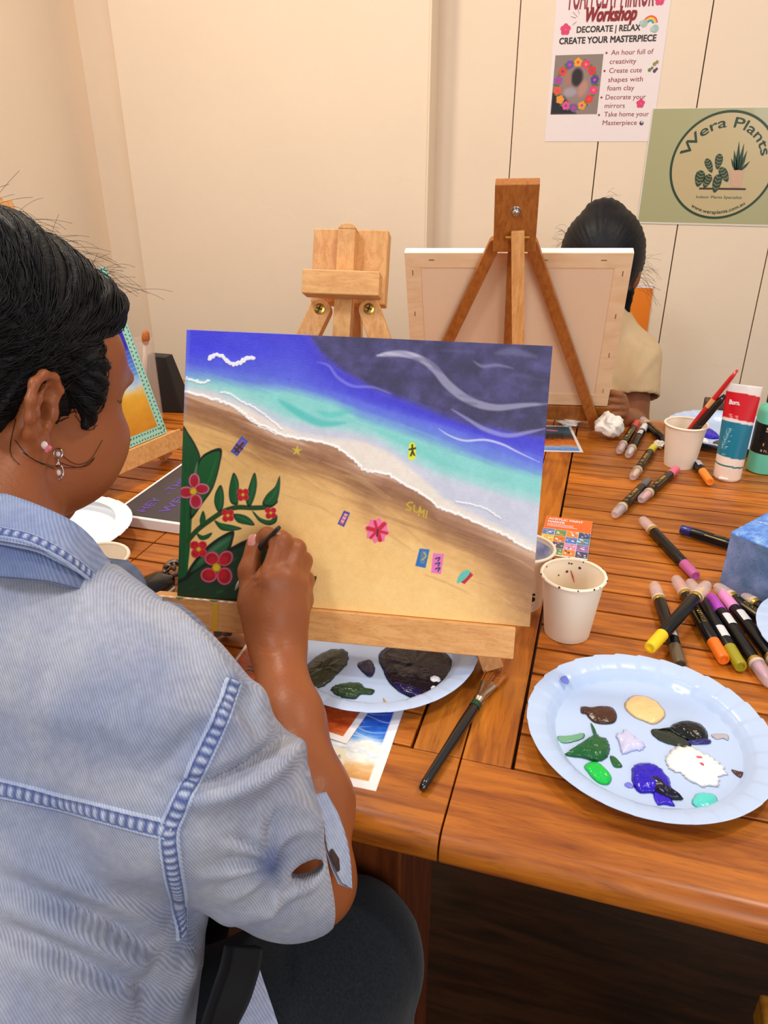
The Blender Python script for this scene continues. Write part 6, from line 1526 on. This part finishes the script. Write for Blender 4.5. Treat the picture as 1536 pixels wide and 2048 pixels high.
# flyaway wisps
g = MB()
for k in range(95):
    t = rs.rand(); base = hl(rs.uniform(0.0, 0.07), rs.uniform(-0.08, 0.085), rs.uniform(0.085, 0.13)); hit = bv.find_nearest(Vector(base)); q = np.array(hit[0]); n = np.array(hit[1])
    d = nrm(hf*rs.uniform(0.1, 1.0)+hr*rs.uniform(-0.2, 0.8)+n*rs.uniform(0.2, 0.7)+rs.randn(3)*0.2); L = rs.uniform(0.015, 0.05); bend = -hu*L*rs.uniform(0.1, 0.6)
    g.tube([q-n*0.002+d*L*s+bend*s*s for s in np.linspace(0, 1, 7)], 0.00014, 3, cap=False)
for (pts) in ([(118, 905), (150, 928), (180, 920), (205, 880)], [(120, 925), (160, 935), (190, 915)], [(45, 905), (80, 925), (130, 935), (172, 932), (188, 918)], [(30, 880), (60, 915), (110, 938)], [(150, 830), (175, 860), (195, 850)], [(172, 800), (190, 830), (188, 860)], [(160, 790), (170, 830), (165, 850)], [(236, 800), (241, 806), (243, 800)], [(30, 760), (34, 820), (20, 900), (40, 930)], [(195, 770), (205, 800), (200, 822)]):
    P3 = []
    bb = BVHTree.FromPolygons([tuple(v) for v in np.zeros((3, 3))], [(0, 1, 2)]) if False else None
    for (x, y) in catmull(pts, 4): P3.append((x, y))
    out = []
    for x, y in P3:
        d = nrm(ray(x, y)); best = None
        h_ = body_bv.ray_cast(Vector(CAM), Vector(d)) if 'body_bv' in globals() else None
        if h_ is None:
            bm_ = body.data; vv_ = np.zeros(len(bm_.vertices)*3, np.float32); bm_.vertices.foreach_get('co', vv_); body_bv = BVHTree.FromPolygons([tuple(v) for v in vv_.reshape(-1, 3)], [tuple(p.vertices) for p in bm_.polygons]); h_ = body_bv.ray_cast(Vector(CAM), Vector(d))
        if h_[0] is not None: out.append(np.array(h_[0])-d*0.0012)
    if len(out) > 3: g.tube(out, 0.00026, 4, cap=False)
g.build('wisps', M_STRAND, hair, smooth=True)['kind'] = 'stuff'

# earrings: stud and drop
M_SILV = mat('earring_silver', (210, 200, 195), rough=0.2, metal=1.0); M_GEM = mat('gem', (236, 214, 210), rough=0.05, coat=1.0)
def hitp(x, y, off=0.001):
    d = nrm(ray(x, y)); h_ = body_bv.ray_cast(Vector(CAM), Vector(d)); return (np.array(h_[0]) if h_[0] is not None else at(x, y, 0.5))-d*off
er = thing('earring', 'small pink and clear stud earring in the ear', 'earring', hitp(91, 893))
vx = RT; vz = UP; vy = -FW
def gem(mb, c, r, n=10, mi=0): mb.lathe([(0.0001, r*0.55), (r*0.55, r*0.5), (r, 0.0), (r*0.6, -r*0.6), (0.0001, -r*0.7)], n, frame(c, vx, vz, vy), mi)
c = hitp(88, 890, 0.003); g = MB(); gem(g, c, 0.0030, 8); g.build('clear_gem', M_GEM, er)
g = MB(); gem(g, c+RT*0.0034-UP*0.0022, 0.0024, 8); gem(g, c+RT*0.0018-UP*0.004, 0.0018, 8); g.build('pink_gem', mat('pink_gem', (226, 110, 130), rough=0.1, coat=1.0), er)
dr = thing('earring', 'silver teardrop earring hanging from the ear lobe', 'earring', hitp(116, 908))
c = hitp(116, 908, 0.004)
def ring(mb, c, r, tr, n=18, sq=1.0): mb.tube([c+RT*r*math.cos(a)+UP*r*sq*math.sin(a)*(1+0.25*(math.sin(a) > 0)) for a in np.linspace(0, 2*math.pi, n)], tr, 6, cap=False)
g = MB(); ring(g, c, 0.0034, 0.0008); ring(g, c-UP*0.0145, 0.0042, 0.0009, sq=1.2); g.tube([c-UP*0.0035, c-UP*0.0095], 0.0007, 6)
for k in range(14):
    a = k*2*math.pi/14; gem(g, c-UP*0.0145+RT*0.0042*math.cos(a)+UP*0.0052*math.sin(a)*(1+0.25*(math.sin(a) > 0))+vy*0.0006, 0.0009, 6)
g.build('silver_frame', M_SILV, dr, smooth=True)
g = MB(); gem(g, c, 0.0021, 8); gem(g, c-UP*0.0145, 0.0026, 8); gem(g, c-UP*0.0075, 0.0014, 6); g.build('clear_gem', M_GEM, dr)

# ---------------------------------------------------------------- jacket
J = Field(); down = np.array((0, 0, -1.0)); hb = nrm(hf*np.array((1, 1, 0)))
J.u(cap(SR, CS+np.array((0, 0, 0.036)), 0.056, 0.070), 0.02); J.u(cap(SL, CS+np.array((0, 0, -0.012)), 0.067, 0.068), 0.04)
for s, r1, r2 in ((1, 0.106, 0.154), (-1, 0.106, 0.150)):
    J.u(cap(CS+hr*0.075*s+down*0.098-hb*0.015, PEL+hr*(0.10 if s > 0 else 0.075)*s+np.array((0, 0, 0.02)), r1, r2), 0.06)
J.u(ball(CS-hb*0.035+np.array((0, 0, 0.012)), 0.072), 0.03); J.u(cap(CS+hb*0.05+down*0.125, CS+hb*0.07+down*0.24, 0.085, 0.10), 0.04)
J.u(ell(at(372, 1385, 0.515), (0.030, 0.030, 0.046)), 0.015)
s0 = at(368, 1555, 0.488); s1 = at(585, 1690, 0.560)
J.u(cap(s0, s1, 0.064, 0.064), 0.022)
J.u(cap(SL, EL2, 0.076, 0.062), 0.035)
sa = nrm(s1-s0)
hp_ = at(607, 1492, 0.53); nh_ = nrm(np.cross(at(656, 1850, 0.585)-hp_, FW*0.1-RT*0.028)); nh_ = nh_ if nh_@RT > 0 else -nh_
J.s(cap(s0+(s1-s0)*0.72, s1+sa*0.10, 0.047, 0.060), 0.008)
J.s(lambda P: np.maximum(-((P-hp_)@nh_), np.linalg.norm(P-s1, axis=-1)-0.17), 0.006)
J.s(cap(EL2+nrm(EL2-SL)*0.0, EL2+nrm(EL2-SL)*0.10, 0.048, 0.06), 0.008); J.s(lambda P: np.maximum(-((P-EL2)@nrm(EL2-SL)), np.linalg.norm(P-EL2, axis=-1)-0.13), 0.006)
J.s(cap(hl(0, -0.03, -0.05), CS+np.array((0, 0, 0.075)), 0.050, 0.046), 0.012)
J.s(halfspace(PEL+np.array((0, 0, -0.03)), (0, 0, 1)), 0.02)
op = at(612, 1731, 0.500); opx = nrm(at(645, 1722, 0.5)-at(578, 1738, 0.5)); opy = nrm(np.cross(opx, FW)); 
J.s(ell(op, (0.0108, 0.0070, 0.06), np.stack([opx, opy, np.cross(opx, opy)])), 0.004)
lo = np.minimum.reduce([SR, SL, PEL, EL2, s1])-0.24; hi = np.maximum.reduce([SR, SL, CS+np.array((0, 0, 0.05)), s1])+0.2
V, Fq = march(J, 0.0030, lo, hi); V, Fq = largest(V, Fq); V = relax(V, Fq, 3)
px, py, dp = project(V); N_ = normals(V, Fq); facing = ((CAM-V)*N_).sum(1)/np.linalg.norm(CAM-V, axis=1); fw8 = np.clip(facing*4+0.4, 0, 1)
disp = 0.0016*vnoise(V[:, 0]*22+5, V[:, 1]*18+V[:, 2]*20, 5, 3)
def fold(pts, w_, hgt, crease_=0.0, side=1):
    """ridge along a line, optionally with a groove on one side"""
    global disp
    d, s, t = polydist(px, py, pts); tp = np.sin(np.pi*np.clip(t, 0.03, 0.97))**0.6
    disp += fw8*tp*hgt*np.exp(-(d/w_)**2)
    if crease_: disp -= fw8*tp*crease_*np.exp(-((d*s*side-w_*1.15)/(w_*0.55))**2)
fold([(355, 1600), (430, 1590), (510, 1558), (575, 1510), (600, 1478)], 26, 0.011, 0.012, -1)
fold([(470, 1370), (505, 1385), (520, 1420), (545, 1470)], 22, 0.006, 0.005, 1)
fold([(385, 1425), (430, 1440), (480, 1450), (520, 1490)], 16, 0.003)
for p in ([(540, 1722), (500, 1700), (440, 1690)], [(540, 1722), (515, 1680), (520, 1620)], [(540, 1724), (480, 1740), (400, 1752)], [(540, 1726), (500, 1770), (450, 1800)], [(542, 1724), (560, 1680), (600, 1660), (640, 1668)], [(542, 1728), (570, 1762), (600, 1780), (640, 1760)], [(540, 1730), (545, 1790), (530, 1850)]): fold(p, 11, 0.0036)
for p in ([(538, 1712), (505, 1690), (460, 1672)], [(536, 1724), (480, 1722), (430, 1724)], [(538, 1732), (500, 1755), (440, 1778)], [(540, 1708), (545, 1660), (560, 1620)]): fold(p, 8, -0.0036)
fold([(560, 1600), (610, 1620), (640, 1660)], 18, 0.004); fold([(420, 1840), (500, 1830), (570, 1790), (610, 1770)], 20, 0.005, 0.004, 1)
fold([(0, 1700), (120, 1745), (240, 1800), (330, 1860)], 44, 0.011, 0.006, 1); fold([(0, 1800), (120, 1850), (260, 1920), (360, 1930)], 40, 0.010, 0.006, 1); fold([(40, 1920), (160, 1960), (300, 2000)], 36, 0.006)
fold([(0, 1860), (140, 1910), (260, 1960)], 26, -0.004); fold([(120, 1790), (230, 1850), (320, 1900)], 20, -0.004)
fold([(230, 1500), (300, 1450), (380, 1400)], 46, 0.005); fold([(300, 1560), (360, 1500), (420, 1440)], 22, -0.004); fold([(60, 1420), (160, 1440), (280, 1430)], 40, 0.003)
fold([(330, 1215), (380, 1260), (430, 1320), (470, 1370)], 20, 0.006, 0.008, -1)
fold([(340, 1900), (300, 1950), (280, 2040)], 22, -0.006); fold([(380, 1900), (370, 1960), (340, 2040)], 18, 0.005)
V = V+N_*disp[:, None]
# the wash: paler on raised, worn areas, bluer along the seams
base = np.tile(np.array((163.0, 166.0, 178.0)), (len(V), 1)); n1 = vnoise(V[:, 0]*9, V[:, 1]*7+V[:, 2]*9, 9, 4)
base += n1[:, None]*np.array((26, 22, 14)); SEAMS = {'yoke_seam': [(-40, 1568), (60, 1590), (160, 1615), (260, 1642), (342, 1662)], 'armhole_seam': [(468, 1362), (440, 1440), (398, 1530), (355, 1620), (338, 1668), (346, 1740), (358, 1800), (364, 1868)]}
for nm, pts in SEAMS.items():
    d, s, t = polydist(px, py, pts); k = np.exp(-(d/26)**2)*fw8*0.55*(0.7+0.6*vnoise(px/14, py/14, 4)); base = base*(1-k[:, None])+np.array((104, 118, 160))*k[:, None]
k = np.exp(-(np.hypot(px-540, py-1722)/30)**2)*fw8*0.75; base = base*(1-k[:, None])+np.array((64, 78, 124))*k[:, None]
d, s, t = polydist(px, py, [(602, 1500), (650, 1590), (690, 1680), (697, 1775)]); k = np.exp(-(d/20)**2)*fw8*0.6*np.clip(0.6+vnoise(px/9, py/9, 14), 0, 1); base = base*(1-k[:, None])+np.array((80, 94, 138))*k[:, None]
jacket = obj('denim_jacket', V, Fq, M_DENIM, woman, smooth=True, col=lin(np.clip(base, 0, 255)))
jb = BVHTree.FromPolygons([tuple(v) for v in V], [tuple(int(i) for i in f) for f in Fq])
def onj(x, y, bvh=None):
    h_ = (bvh or jb).ray_cast(Vector(CAM), Vector(nrm(ray(x, y))))
    return (np.array(h_[0]), np.array(h_[1])) if h_[0] is not None else (None, None)
def seam(name, pts, wpx=0.0125, hgt=0.0016, bvh=None, par=None):
    P = catmull(pts, 26); rows = []
    for x, y in P:
        p, n = onj(x, y, bvh)
        if p is not None and (not rows or np.linalg.norm(p-rows[-1][0]) < 0.012): rows.append((p, n))
    pp = np.array([r[0] for r in rows]); nn = np.array([r[1] for r in rows])
    for it in range(6): pp[1:-1] = (pp[:-2]+2*pp[1:-1]+pp[2:])/4; nn[1:-1] = (nn[:-2]+2*nn[1:-1]+nn[2:])/4
    nn /= np.linalg.norm(nn, axis=1)[:, None]; T = np.gradient(pp, axis=0); T /= np.linalg.norm(T, axis=1)[:, None]; S = np.cross(T, nn)
    prof = [(-1.0, -0.6), (-0.92, 0.7), (-0.74, 1.0), (-0.62, 0.45), (-0.3, 1.0), (0.0, 1.15), (0.3, 1.0), (0.62, 0.45), (0.74, 1.0), (0.92, 0.7), (1.0, -0.6)]
    ln = np.concatenate([[0], np.cumsum(np.linalg.norm(np.diff(pp, axis=0), axis=1))]); V = []; C = []; rs = np.random.RandomState(len(name))
    for i in range(len(pp)):
        ph_ = (ln[i]/0.0058) % 1.0; puck = 0.5+0.5*math.cos(2*math.pi*ph_)
        for j, (a, b_) in enumerate(prof):
            V.append(pp[i]+S[i]*a*wpx/2+nn[i]*(b_*hgt+(0.0007*puck if 3 <= j <= 7 else 0)))
            mid = 3 <= j <= 7; st = j in (3, 7)
            c = np.array((90, 104, 150.)) if st else (np.array((88, 100, 146.))*(1-puck)+np.array((200, 206, 218.))*puck if mid else np.array((182, 190, 208.)))
            C.append(c)
    m_ = len(prof); Fc = [(i*m_+j, i*m_+j+1, (i+1)*m_+j+1, (i+1)*m_+j) for i in range(len(pp)-1) for j in range(m_-1)]
    V = np.array(V); fcn = np.cross(V[Fc[0][1]]-V[Fc[0][0]], V[Fc[0][3]]-V[Fc[0][0]])
    if fcn@nn[0] < 0: Fc = [f[::-1] for f in Fc]
    return obj(name, V, Fc, M_DENIM, par or jacket, smooth=True, col=lin(np.array(C)))
for nm, pts in SEAMS.items(): seam(nm, pts)
# cuff tab with button hole hanging off the sleeve hem
def ribbon(name, rows, m, par, thick=0.003, col=None, sub=6):
    """rows: list of (left point, right point) in space; a thin solid cloth strip"""
    A = catmull([r[0] for r in rows], sub); B_ = catmull([r[1] for r in rows], sub); W_ = 9; n = len(A); V = []
    for i in range(n):
        for j in range(W_): V.append(A[i]+(B_[i]-A[i])*j/(W_-1))
    V = np.array(V); Fq = grid_faces(W_, n); N_ = normals(V, Fq); V2 = V-N_*thick; o_ = len(V)
    V3 = V+N_*0.0006*vnoise(V[:, 0]*160, V[:, 2]*160, 3)[:, None]
    bd = list(range(W_))+[i*W_+W_-1 for i in range(1, n)]+[(n-1)*W_+j for j in range(W_-2, -1, -1)]+[i*W_ for i in range(n-2, 0, -1)]
    Fc = np.concatenate([Fq, Fq[:, ::-1]+o_, np.array([(bd[k], bd[k]+o_, bd[(k+1) % len(bd)]+o_, bd[(k+1) % len(bd)]) for k in range(len(bd))])[:, ::-1]])
    c = None if col is None else np.tile(lin(col), (2*o_, 1))
    if c is not None:
        for i in range(n):
            for j in (1, W_-2): c[i*W_+j] = lin((84, 98, 144)) if i % 2 else lin((190, 196, 210))
    return obj(name, np.concatenate([V3, V2]), Fc, m, par, smooth=True, col=c)
dcol = (176, 184, 204)
o = ribbon('cuff_tab', [(at(622, 1590, .556), at(646, 1586, .565)), (at(640, 1640, .553), at(672, 1632, .564)), (at(648, 1690, .551), at(690, 1684, .562)), (at(662, 1735, .549), at(696, 1730, .560)), (at(676, 1768, .548), at(697, 1776, .558))], M_DENIM, jacket, 0.0035, dcol)
g = MB(); g.tube([at(662, 1700, .5485), at(672, 1722, .5475), at(677, 1742, .5475)], [0.0016, 0.0030, 0.0014], 10, flat=0.35); g.build('button_hole', mat('buttonhole', (60, 40, 30), rough=0.8), o)
# collar: folded band round the neck, its leaf lying over the yoke
top = [(-140, 960, .520), (-60, 975, .500), (0, 994, .490), (86, 1022, .487), (159, 1062, .497), (206, 1120, .520), (232, 1140, .545)]
low = [(-140, 1062, .482), (-60, 1076, .472), (0, 1090, .464), (60, 1100, .464), (122, 1128, .472), (176, 1160, .494), (222, 1196, .524)]
sta = [(-140, 1050, .490), (-60, 1064, .480), (0, 1078, .472), (60, 1088, .472), (122, 1114, .480), (176, 1146, .502), (226, 1182, .532)]
stb = [(-140, 1128, .478), (-60, 1142, .468), (0, 1156, .462), (60, 1160, .462), (122, 1172, .470), (200, 1196, .496), (268, 1216, .530)]
def wrap(a3):
    """carry the collar on round the back of the neck to the other shoulder"""
    P = [at(*q) for q in a3]; N0 = CS+hb*0.012; loc = lambda q: np.array(((q-N0)@hr, (q-N0)@hb, q[2]))
    P = [q for q in P if loc(q)[0] > 0.02 and loc(q)[1] > -0.075]
    e = loc(P[0]); th = math.atan2(e[1], e[0]); R0 = math.hypot(e[0], e[1]); R1 = max(0.076, min(R0, 0.10)); back = []
    for k in (1, 2, 3):
        t = k/3; a = th+(-math.pi/2-th)*t; r_ = R0+(R1-R0)*t; back.append(N0*np.array((1, 1, 0))+np.array((0, 0, e[2]+0.006*t))+hr*r_*math.cos(a)+hb*r_*math.sin(a))
    H = back[::-1]+P; M_ = [q-2*((q-CS)@hr)*hr for q in H[:0:-1]]
    return M_+H
def even(P, n=25):
    P = catmull(P, 8); l_ = np.concatenate([[0], np.cumsum(np.linalg.norm(np.diff(P, axis=0), axis=1))]); t = np.linspace(0, l_[-1], n)
    return [np.array([np.interp(q, l_, P[:, c]) for c in range(3)]) for q in t]
col_ = ribbon('collar', list(zip(even(wrap(low)), even(wrap(top)))), M_DENIM, jacket, 0.004, (158, 168, 192), 3)
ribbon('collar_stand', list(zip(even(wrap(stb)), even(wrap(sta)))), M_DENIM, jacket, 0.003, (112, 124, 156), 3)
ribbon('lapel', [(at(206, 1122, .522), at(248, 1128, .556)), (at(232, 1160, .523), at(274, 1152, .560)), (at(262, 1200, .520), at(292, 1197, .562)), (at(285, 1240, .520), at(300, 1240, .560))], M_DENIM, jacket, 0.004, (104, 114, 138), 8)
ribbon('chest_panel', [(at(318, 1206, .505), at(354, 1217, .530)), (at(346, 1232, .503), at(388, 1244, .530)), (at(384, 1270, .502), at(424, 1284, .530)), (at(424, 1318, .502), at(458, 1324, .528)), (at(452, 1350, .500), at(482, 1356, .524))], M_DENIM, jacket, 0.004, (126, 132, 148), 8)
cme = col_.data; vv_ = np.zeros(len(cme.vertices)*3, np.float32); cme.vertices.foreach_get('co', vv_); cbv = BVHTree.FromPolygons([tuple(v) for v in vv_.reshape(-1, 3)], [tuple(p_.vertices) for p_ in cme.polygons])
seam('collar_seam', [(-30, 1054), (0, 1064), (56, 1076), (112, 1102), (160, 1134), (196, 1164)], 0.0085, 0.0012, bvh=cbv, par=col_)
# jeans
K = Field(); KR2 = KR+np.array((0.02, -0.05, -0.46)); KL2 = KL+np.array((-0.02, -0.02, -0.46))
K.u(cap(hipR, KR, 0.095, 0.067), 0.05); K.u(cap(hipL, KL, 0.095, 0.071), 0.05); K.u(cap(KR, KR2, 0.068, 0.055), 0.03); K.u(cap(KL, KL2, 0.068, 0.055), 0.03); K.u(cap(hipR, hipL, 0.12, 0.12), 0.04)
K.s(halfspace((0, 0, 0.085), (0, 0, 1)), 0.004); K.s(cap(KR2+np.array((0, 0, 0.05)), KR2-np.array((0, 0, 0.1)), 0.048, 0.05), 0.004); K.s(cap(KL2+np.array((0, 0, 0.05)), KL2-np.array((0, 0, 0.1)), 0.048, 0.05), 0.004)
V, Fq = march(K, 0.006, np.minimum.reduce([hipL, KR2, KL2])-0.2, np.maximum.reduce([hipR, hipL, KR, KL])+0.2); N_ = normals(V, Fq)
V = V+N_*(0.003*vnoise(V[:, 0]*20, V[:, 1]*16+V[:, 2]*10, 7, 3))[:, None]
obj('jeans', V, Fq, M_JEAN, woman, smooth=True)
for KK, nm in ((KR2, 1), (KL2, 2)):
    S_f = Field(); t = np.array((KK[0], KK[1], 0)); fd = hb
    S_f.u(ell(t+fd*0.06+np.array((0, 0, 0.035)), (0.045, 0.125, 0.034), np.stack([hr, hb, (0, 0, 1)])), 0.02); S_f.u(cap(t+np.array((0, 0, 0.04)), t+np.array((0, 0, 0.10)), 0.044, 0.046), 0.02); S_f.s(halfspace((0, 0, 0.004), (0, 0, 1)), 0.004)
    V, Fq = march(S_f, 0.006, t-np.array((0.2, 0.2, 0.02)), t+np.array((0.2, 0.25, 0.16))); obj('shoe', V, Fq, M_BLACKC, woman, smooth=True)
ribbon('black_shirt_tail', [(at(448, 1890, .520), at(512, 1890, .535)), (at(440, 1930, .515), at(504, 1935, .530)), (at(420, 1990, .508), at(490, 1985, .522)), (at(400, 2050, .502), at(455, 2050, .515)), (at(380, 2120, .500), at(430, 2120, .512))], M_BLACKC, woman, 0.01)
ribbon('jacket_flap', [(at(498, 1930, .535), at(508, 1934, .540)), (at(484, 1975, .528), at(528, 1985, .540)), (at(466, 2020, .522), at(545, 2030, .540)), (at(445, 2080, .518), at(562, 2080, .540)), (at(430, 2140, .516), at(575, 2140, .540))], M_DENIM, jacket, 0.004, (176, 180, 198))

# ---------------------------------------------------------------- the person behind the far canvas
YH = 1.93; FC = ony(1203, 520, YH); fs_ = 1.0
far = thing('person', 'person in a beige t-shirt bending behind the far canvas, black hair in a bun', 'person', (FC[0]+0.02, YH+0.2, 0))
nz3 = np.array((0, 0, 1.))
fS = ony(1270, 715, 1.97); fE = ony(1266, 862, 1.88); fW = ony(1244, 836, 1.63); fS2 = fS-np.array((0.36, 0, 0)); fP = np.array((fS[0]-0.17, 2.12, 0.52))
B2 = Field()
B2.u(ell(FC+np.array((0, 0.01, 0.0)), (0.078, 0.09, 0.095)), 0.01); B2.u(ell(FC+np.array((0, -0.06, -0.07)), (0.055, 0.055, 0.065)), 0.03); B2.u(ball(FC+np.array((0, -0.09, -0.115)), 0.02), 0.03)
B2.u(cap(FC+np.array((0, -0.105, -0.04)), FC+np.array((0, -0.125, -0.075)), 0.010, 0.013), 0.01)
B2.u(ell(FC+np.array((0, -0.105, -0.100)), (0.022, 0.011, 0.008)), 0.006)
for s in (-1, 1):
    B2.s(ell(FC+np.array((s*0.03, -0.118, -0.045)), (0.016, 0.012, 0.010)), 0.01); B2.u(ball(FC+np.array((s*0.03, -0.098, -0.045)), 0.0125), 0.004); B2.u(ell(FC+np.array((s*0.082, 0.0, -0.03)), (0.012, 0.02, 0.032)), 0.006)
mid = (fS+fS2)/2
B2.u(cap(FC+np.array((0.0, 0.05, -0.06)), mid+np.array((0, 0.02, 0.03)), 0.052, 0.055), 0.03); B2.u(cap(fS, fS2, 0.05, 0.05), 0.04)
for s in (-1, 1): B2.u(cap(mid+np.array((0.08*s, 0.02, -0.08)), fP+np.array((0.07*s, 0, 0)), 0.09, 0.11), 0.05)
B2.u(cap(fS, fE, 0.043, 0.036), 0.03); B2.u(cap(fE, fE*0.6+fW*0.4, 0.036, 0.038), 0.02); B2.u(cap(fE*0.6+fW*0.4, fW, 0.038, 0.025), 0.02)
for k, (x, y, x2, y2) in enumerate(((1246, 794, 1224, 784), (1248, 804, 1219, 799), (1248, 816, 1216, 814), (1246, 828, 1220, 830))):
    b0 = ony(x, y, 1.605); b1 = ony((x+x2)/2+3, (y+y2)/2, 1.582); b2 = ony(x2, y2, 1.575)
    B2.u(cap(fW*0.3+b0*0.7, b0, 0.011, 0.0078), 0.008); B2.u(cap(b0, b1, 0.0076, 0.0074), 0.0015); B2.u(cap(b1, b2, 0.0074, 0.0064), 0.0015)
B2.u(cap(fW, ony(1222, 848, 1.60), 0.016, 0.010), 0.012)
fE2 = fS2+np.array((-0.04, -0.06, -0.26)); fW2 = fE2+np.array((0.10, -0.16, 0.06)); B2.u(cap(fS2, fE2, 0.043, 0.036), 0.03); B2.u(cap(fE2, fW2, 0.036, 0.025), 0.02); B2.u(ell(fW2+np.array((0.02, -0.05, 0.01)), (0.03, 0.045, 0.018)), 0.015)
for k in range(4): B2.u(cap(fW2+np.array((0.035-0.017*k, -0.085, 0.012)), fW2+np.array((0.035-0.017*k, -0.14, 0.0)), 0.0088, 0.0072), 0.005)
fk = [fP+np.array((0.08*s, -0.40, 0.0)) for s in (-1, 1)]
V, Fq = march(B2, 0.0032, np.minimum.reduce([FC, fP, fW2, fE2, fW])-0.2, np.maximum.reduce([FC, fP, fS])+0.22); obj('body', V, Fq, M_SKIN_F, far, smooth=True)
T_ = Field(); T_.u(cap(fS+np.array((-0.01, 0, -0.005)), FC+np.array((0.01, 0.05, -0.125)), 0.056, 0.058), 0.03); T_.u(cap(fS2, mid+np.array((0, 0.01, 0.02)), 0.062, 0.068), 0.03)
for s in (-1, 1): T_.u(cap(mid+np.array((0.08*s, 0.02, -0.09)), fP+np.array((0.08*s, 0, 0.02)), 0.115, 0.130), 0.05)
fe = fS+(fE-fS)*0.55; T_.u(cap(fS, fe, 0.062, 0.062), 0.03); T_.s(cap(fe-nrm(fE-fS)*0.05, fe+nrm(fE-fS)*0.12, 0.052, 0.06), 0.006); T_.s(lambda P: np.maximum(-((P-fe)@nrm(fE-fS)), np.linalg.norm(P-fe, axis=-1)-0.12), 0.004)
fe2 = fS2+(fE2-fS2)*0.6; T_.u(cap(fS2, fe2, 0.068, 0.066), 0.03); T_.s(lambda P: np.maximum(-((P-fe2)@nrm(fE2-fS2)), np.linalg.norm(P-fe2, axis=-1)-0.12), 0.004)
T_.s(cap(FC+np.array((0.0, 0.05, -0.06)), mid+np.array((0, 0.0, 0.06)), 0.058, 0.066), 0.01)
V, Fq = march(T_, 0.005, np.minimum.reduce([fS2, fP])-0.22, np.maximum.reduce([fS, fP])+0.22); N_ = normals(V, Fq); px, py, dp = project(V); disp = 0.002*vnoise(V[:, 0]*18, V[:, 2]*18, 5, 3); facing = ((CAM-V)*N_).sum(1); fw8 = (facing > 0)*1.0
fold([(1262, 670), (1290, 690), (1312, 702)], 5, -0.005); fold([(1255, 780), (1280, 745), (1312, 705)], 9, 0.006); fold([(1260, 740), (1275, 700), (1290, 680)], 7, 0.004)
V = V+N_*disp[:, None]
obj('t_shirt', V, Fq, mat('beige_cotton', (214, 184, 142), rough=0.85, spec=0.2, var=0.05, vscale=30), far, smooth=True)
Tr = Field(); Tr.u(cap(fP+np.array((0.1, 0, 0)), fP-np.array((0.1, 0, 0)), 0.12, 0.12), 0.05)
for k in fk: Tr.u(cap(np.array((k[0], fP[1], fP[2])), k, 0.085, 0.065), 0.04); Tr.u(cap(k, k+np.array((0, 0.05, -0.46)), 0.06, 0.05), 0.03)
V, Fq = march(Tr, 0.009, fP-np.array((0.3, 0.6, 0.56)), fP+np.array((0.3, 0.2, 0.2))); obj('trousers', V, Fq, M_BLACKC, far, smooth=True)
Hf = Field(); Hf.u(ell(FC+np.array((0, 0.01, 0.012)), (0.098, 0.108, 0.112)), 0.02); Hf.u(ell(ony(1208, 420, YH+0.02), (0.040, 0.045, 0.026)), 0.02)
Hf.u(cap(ony(1264, 520, YH+0.02), ony(1250, 622, YH+0.04), 0.022, 0.012), 0.02); Hf.u(cap(ony(1135, 530, YH+0.02), ony(1150, 620, YH+0.04), 0.022, 0.012), 0.02)
Hf.s(ell(FC+np.array((0, -0.13, -0.075)), (0.085, 0.085, 0.085)), 0.01)
V, Fq = march(Hf, 0.0045, FC-0.22, FC+0.22); N_ = normals(V, Fq); a_ = np.arctan2(V[:, 0]-FC[0], V[:, 2]-FC[2]); V = V+N_*(0.0007*np.sin(a_*47)+0.0015*vnoise(a_*20, V[:, 1]*20, 3))[:, None]
fh = obj('hair', V, Fq, mat('far_hair', (12, 12, 17), rough=0.5, spec=0.25), far, smooth=True)
g = MB()
for (x, y), d, L, n in (((1282, 560), (1, -0.1), 0.05, 22), ((1285, 530), (1, 0.3), 0.05, 14), ((1130, 470), (-1, 0.5), 0.035, 14), ((1215, 405), (0.7, 0.5), 0.04, 8), ((1120, 500), (-1, 0.1), 0.03, 10)):
    for k in range(n):
        b0 = ony(x+rs.uniform(-4, 4), y+rs.uniform(-22, 22), YH+rs.uniform(-0.02, 0.03)); dd = nrm(np.array((d[0]+rs.uniform(-.4, .3), rs.uniform(-.3, .3), d[1]+rs.uniform(-.6, .6)))); l_ = L*rs.uniform(0.4, 1); cu = np.array((0, 0, -l_*rs.uniform(0.2, 0.9)))
        g.tube([b0+dd*l_*s+cu*s*s for s in np.linspace(-0.2, 1, 7)], 0.00022, 3, cap=False)
g.build('wisps', M_STRAND, fh)['kind'] = 'stuff'
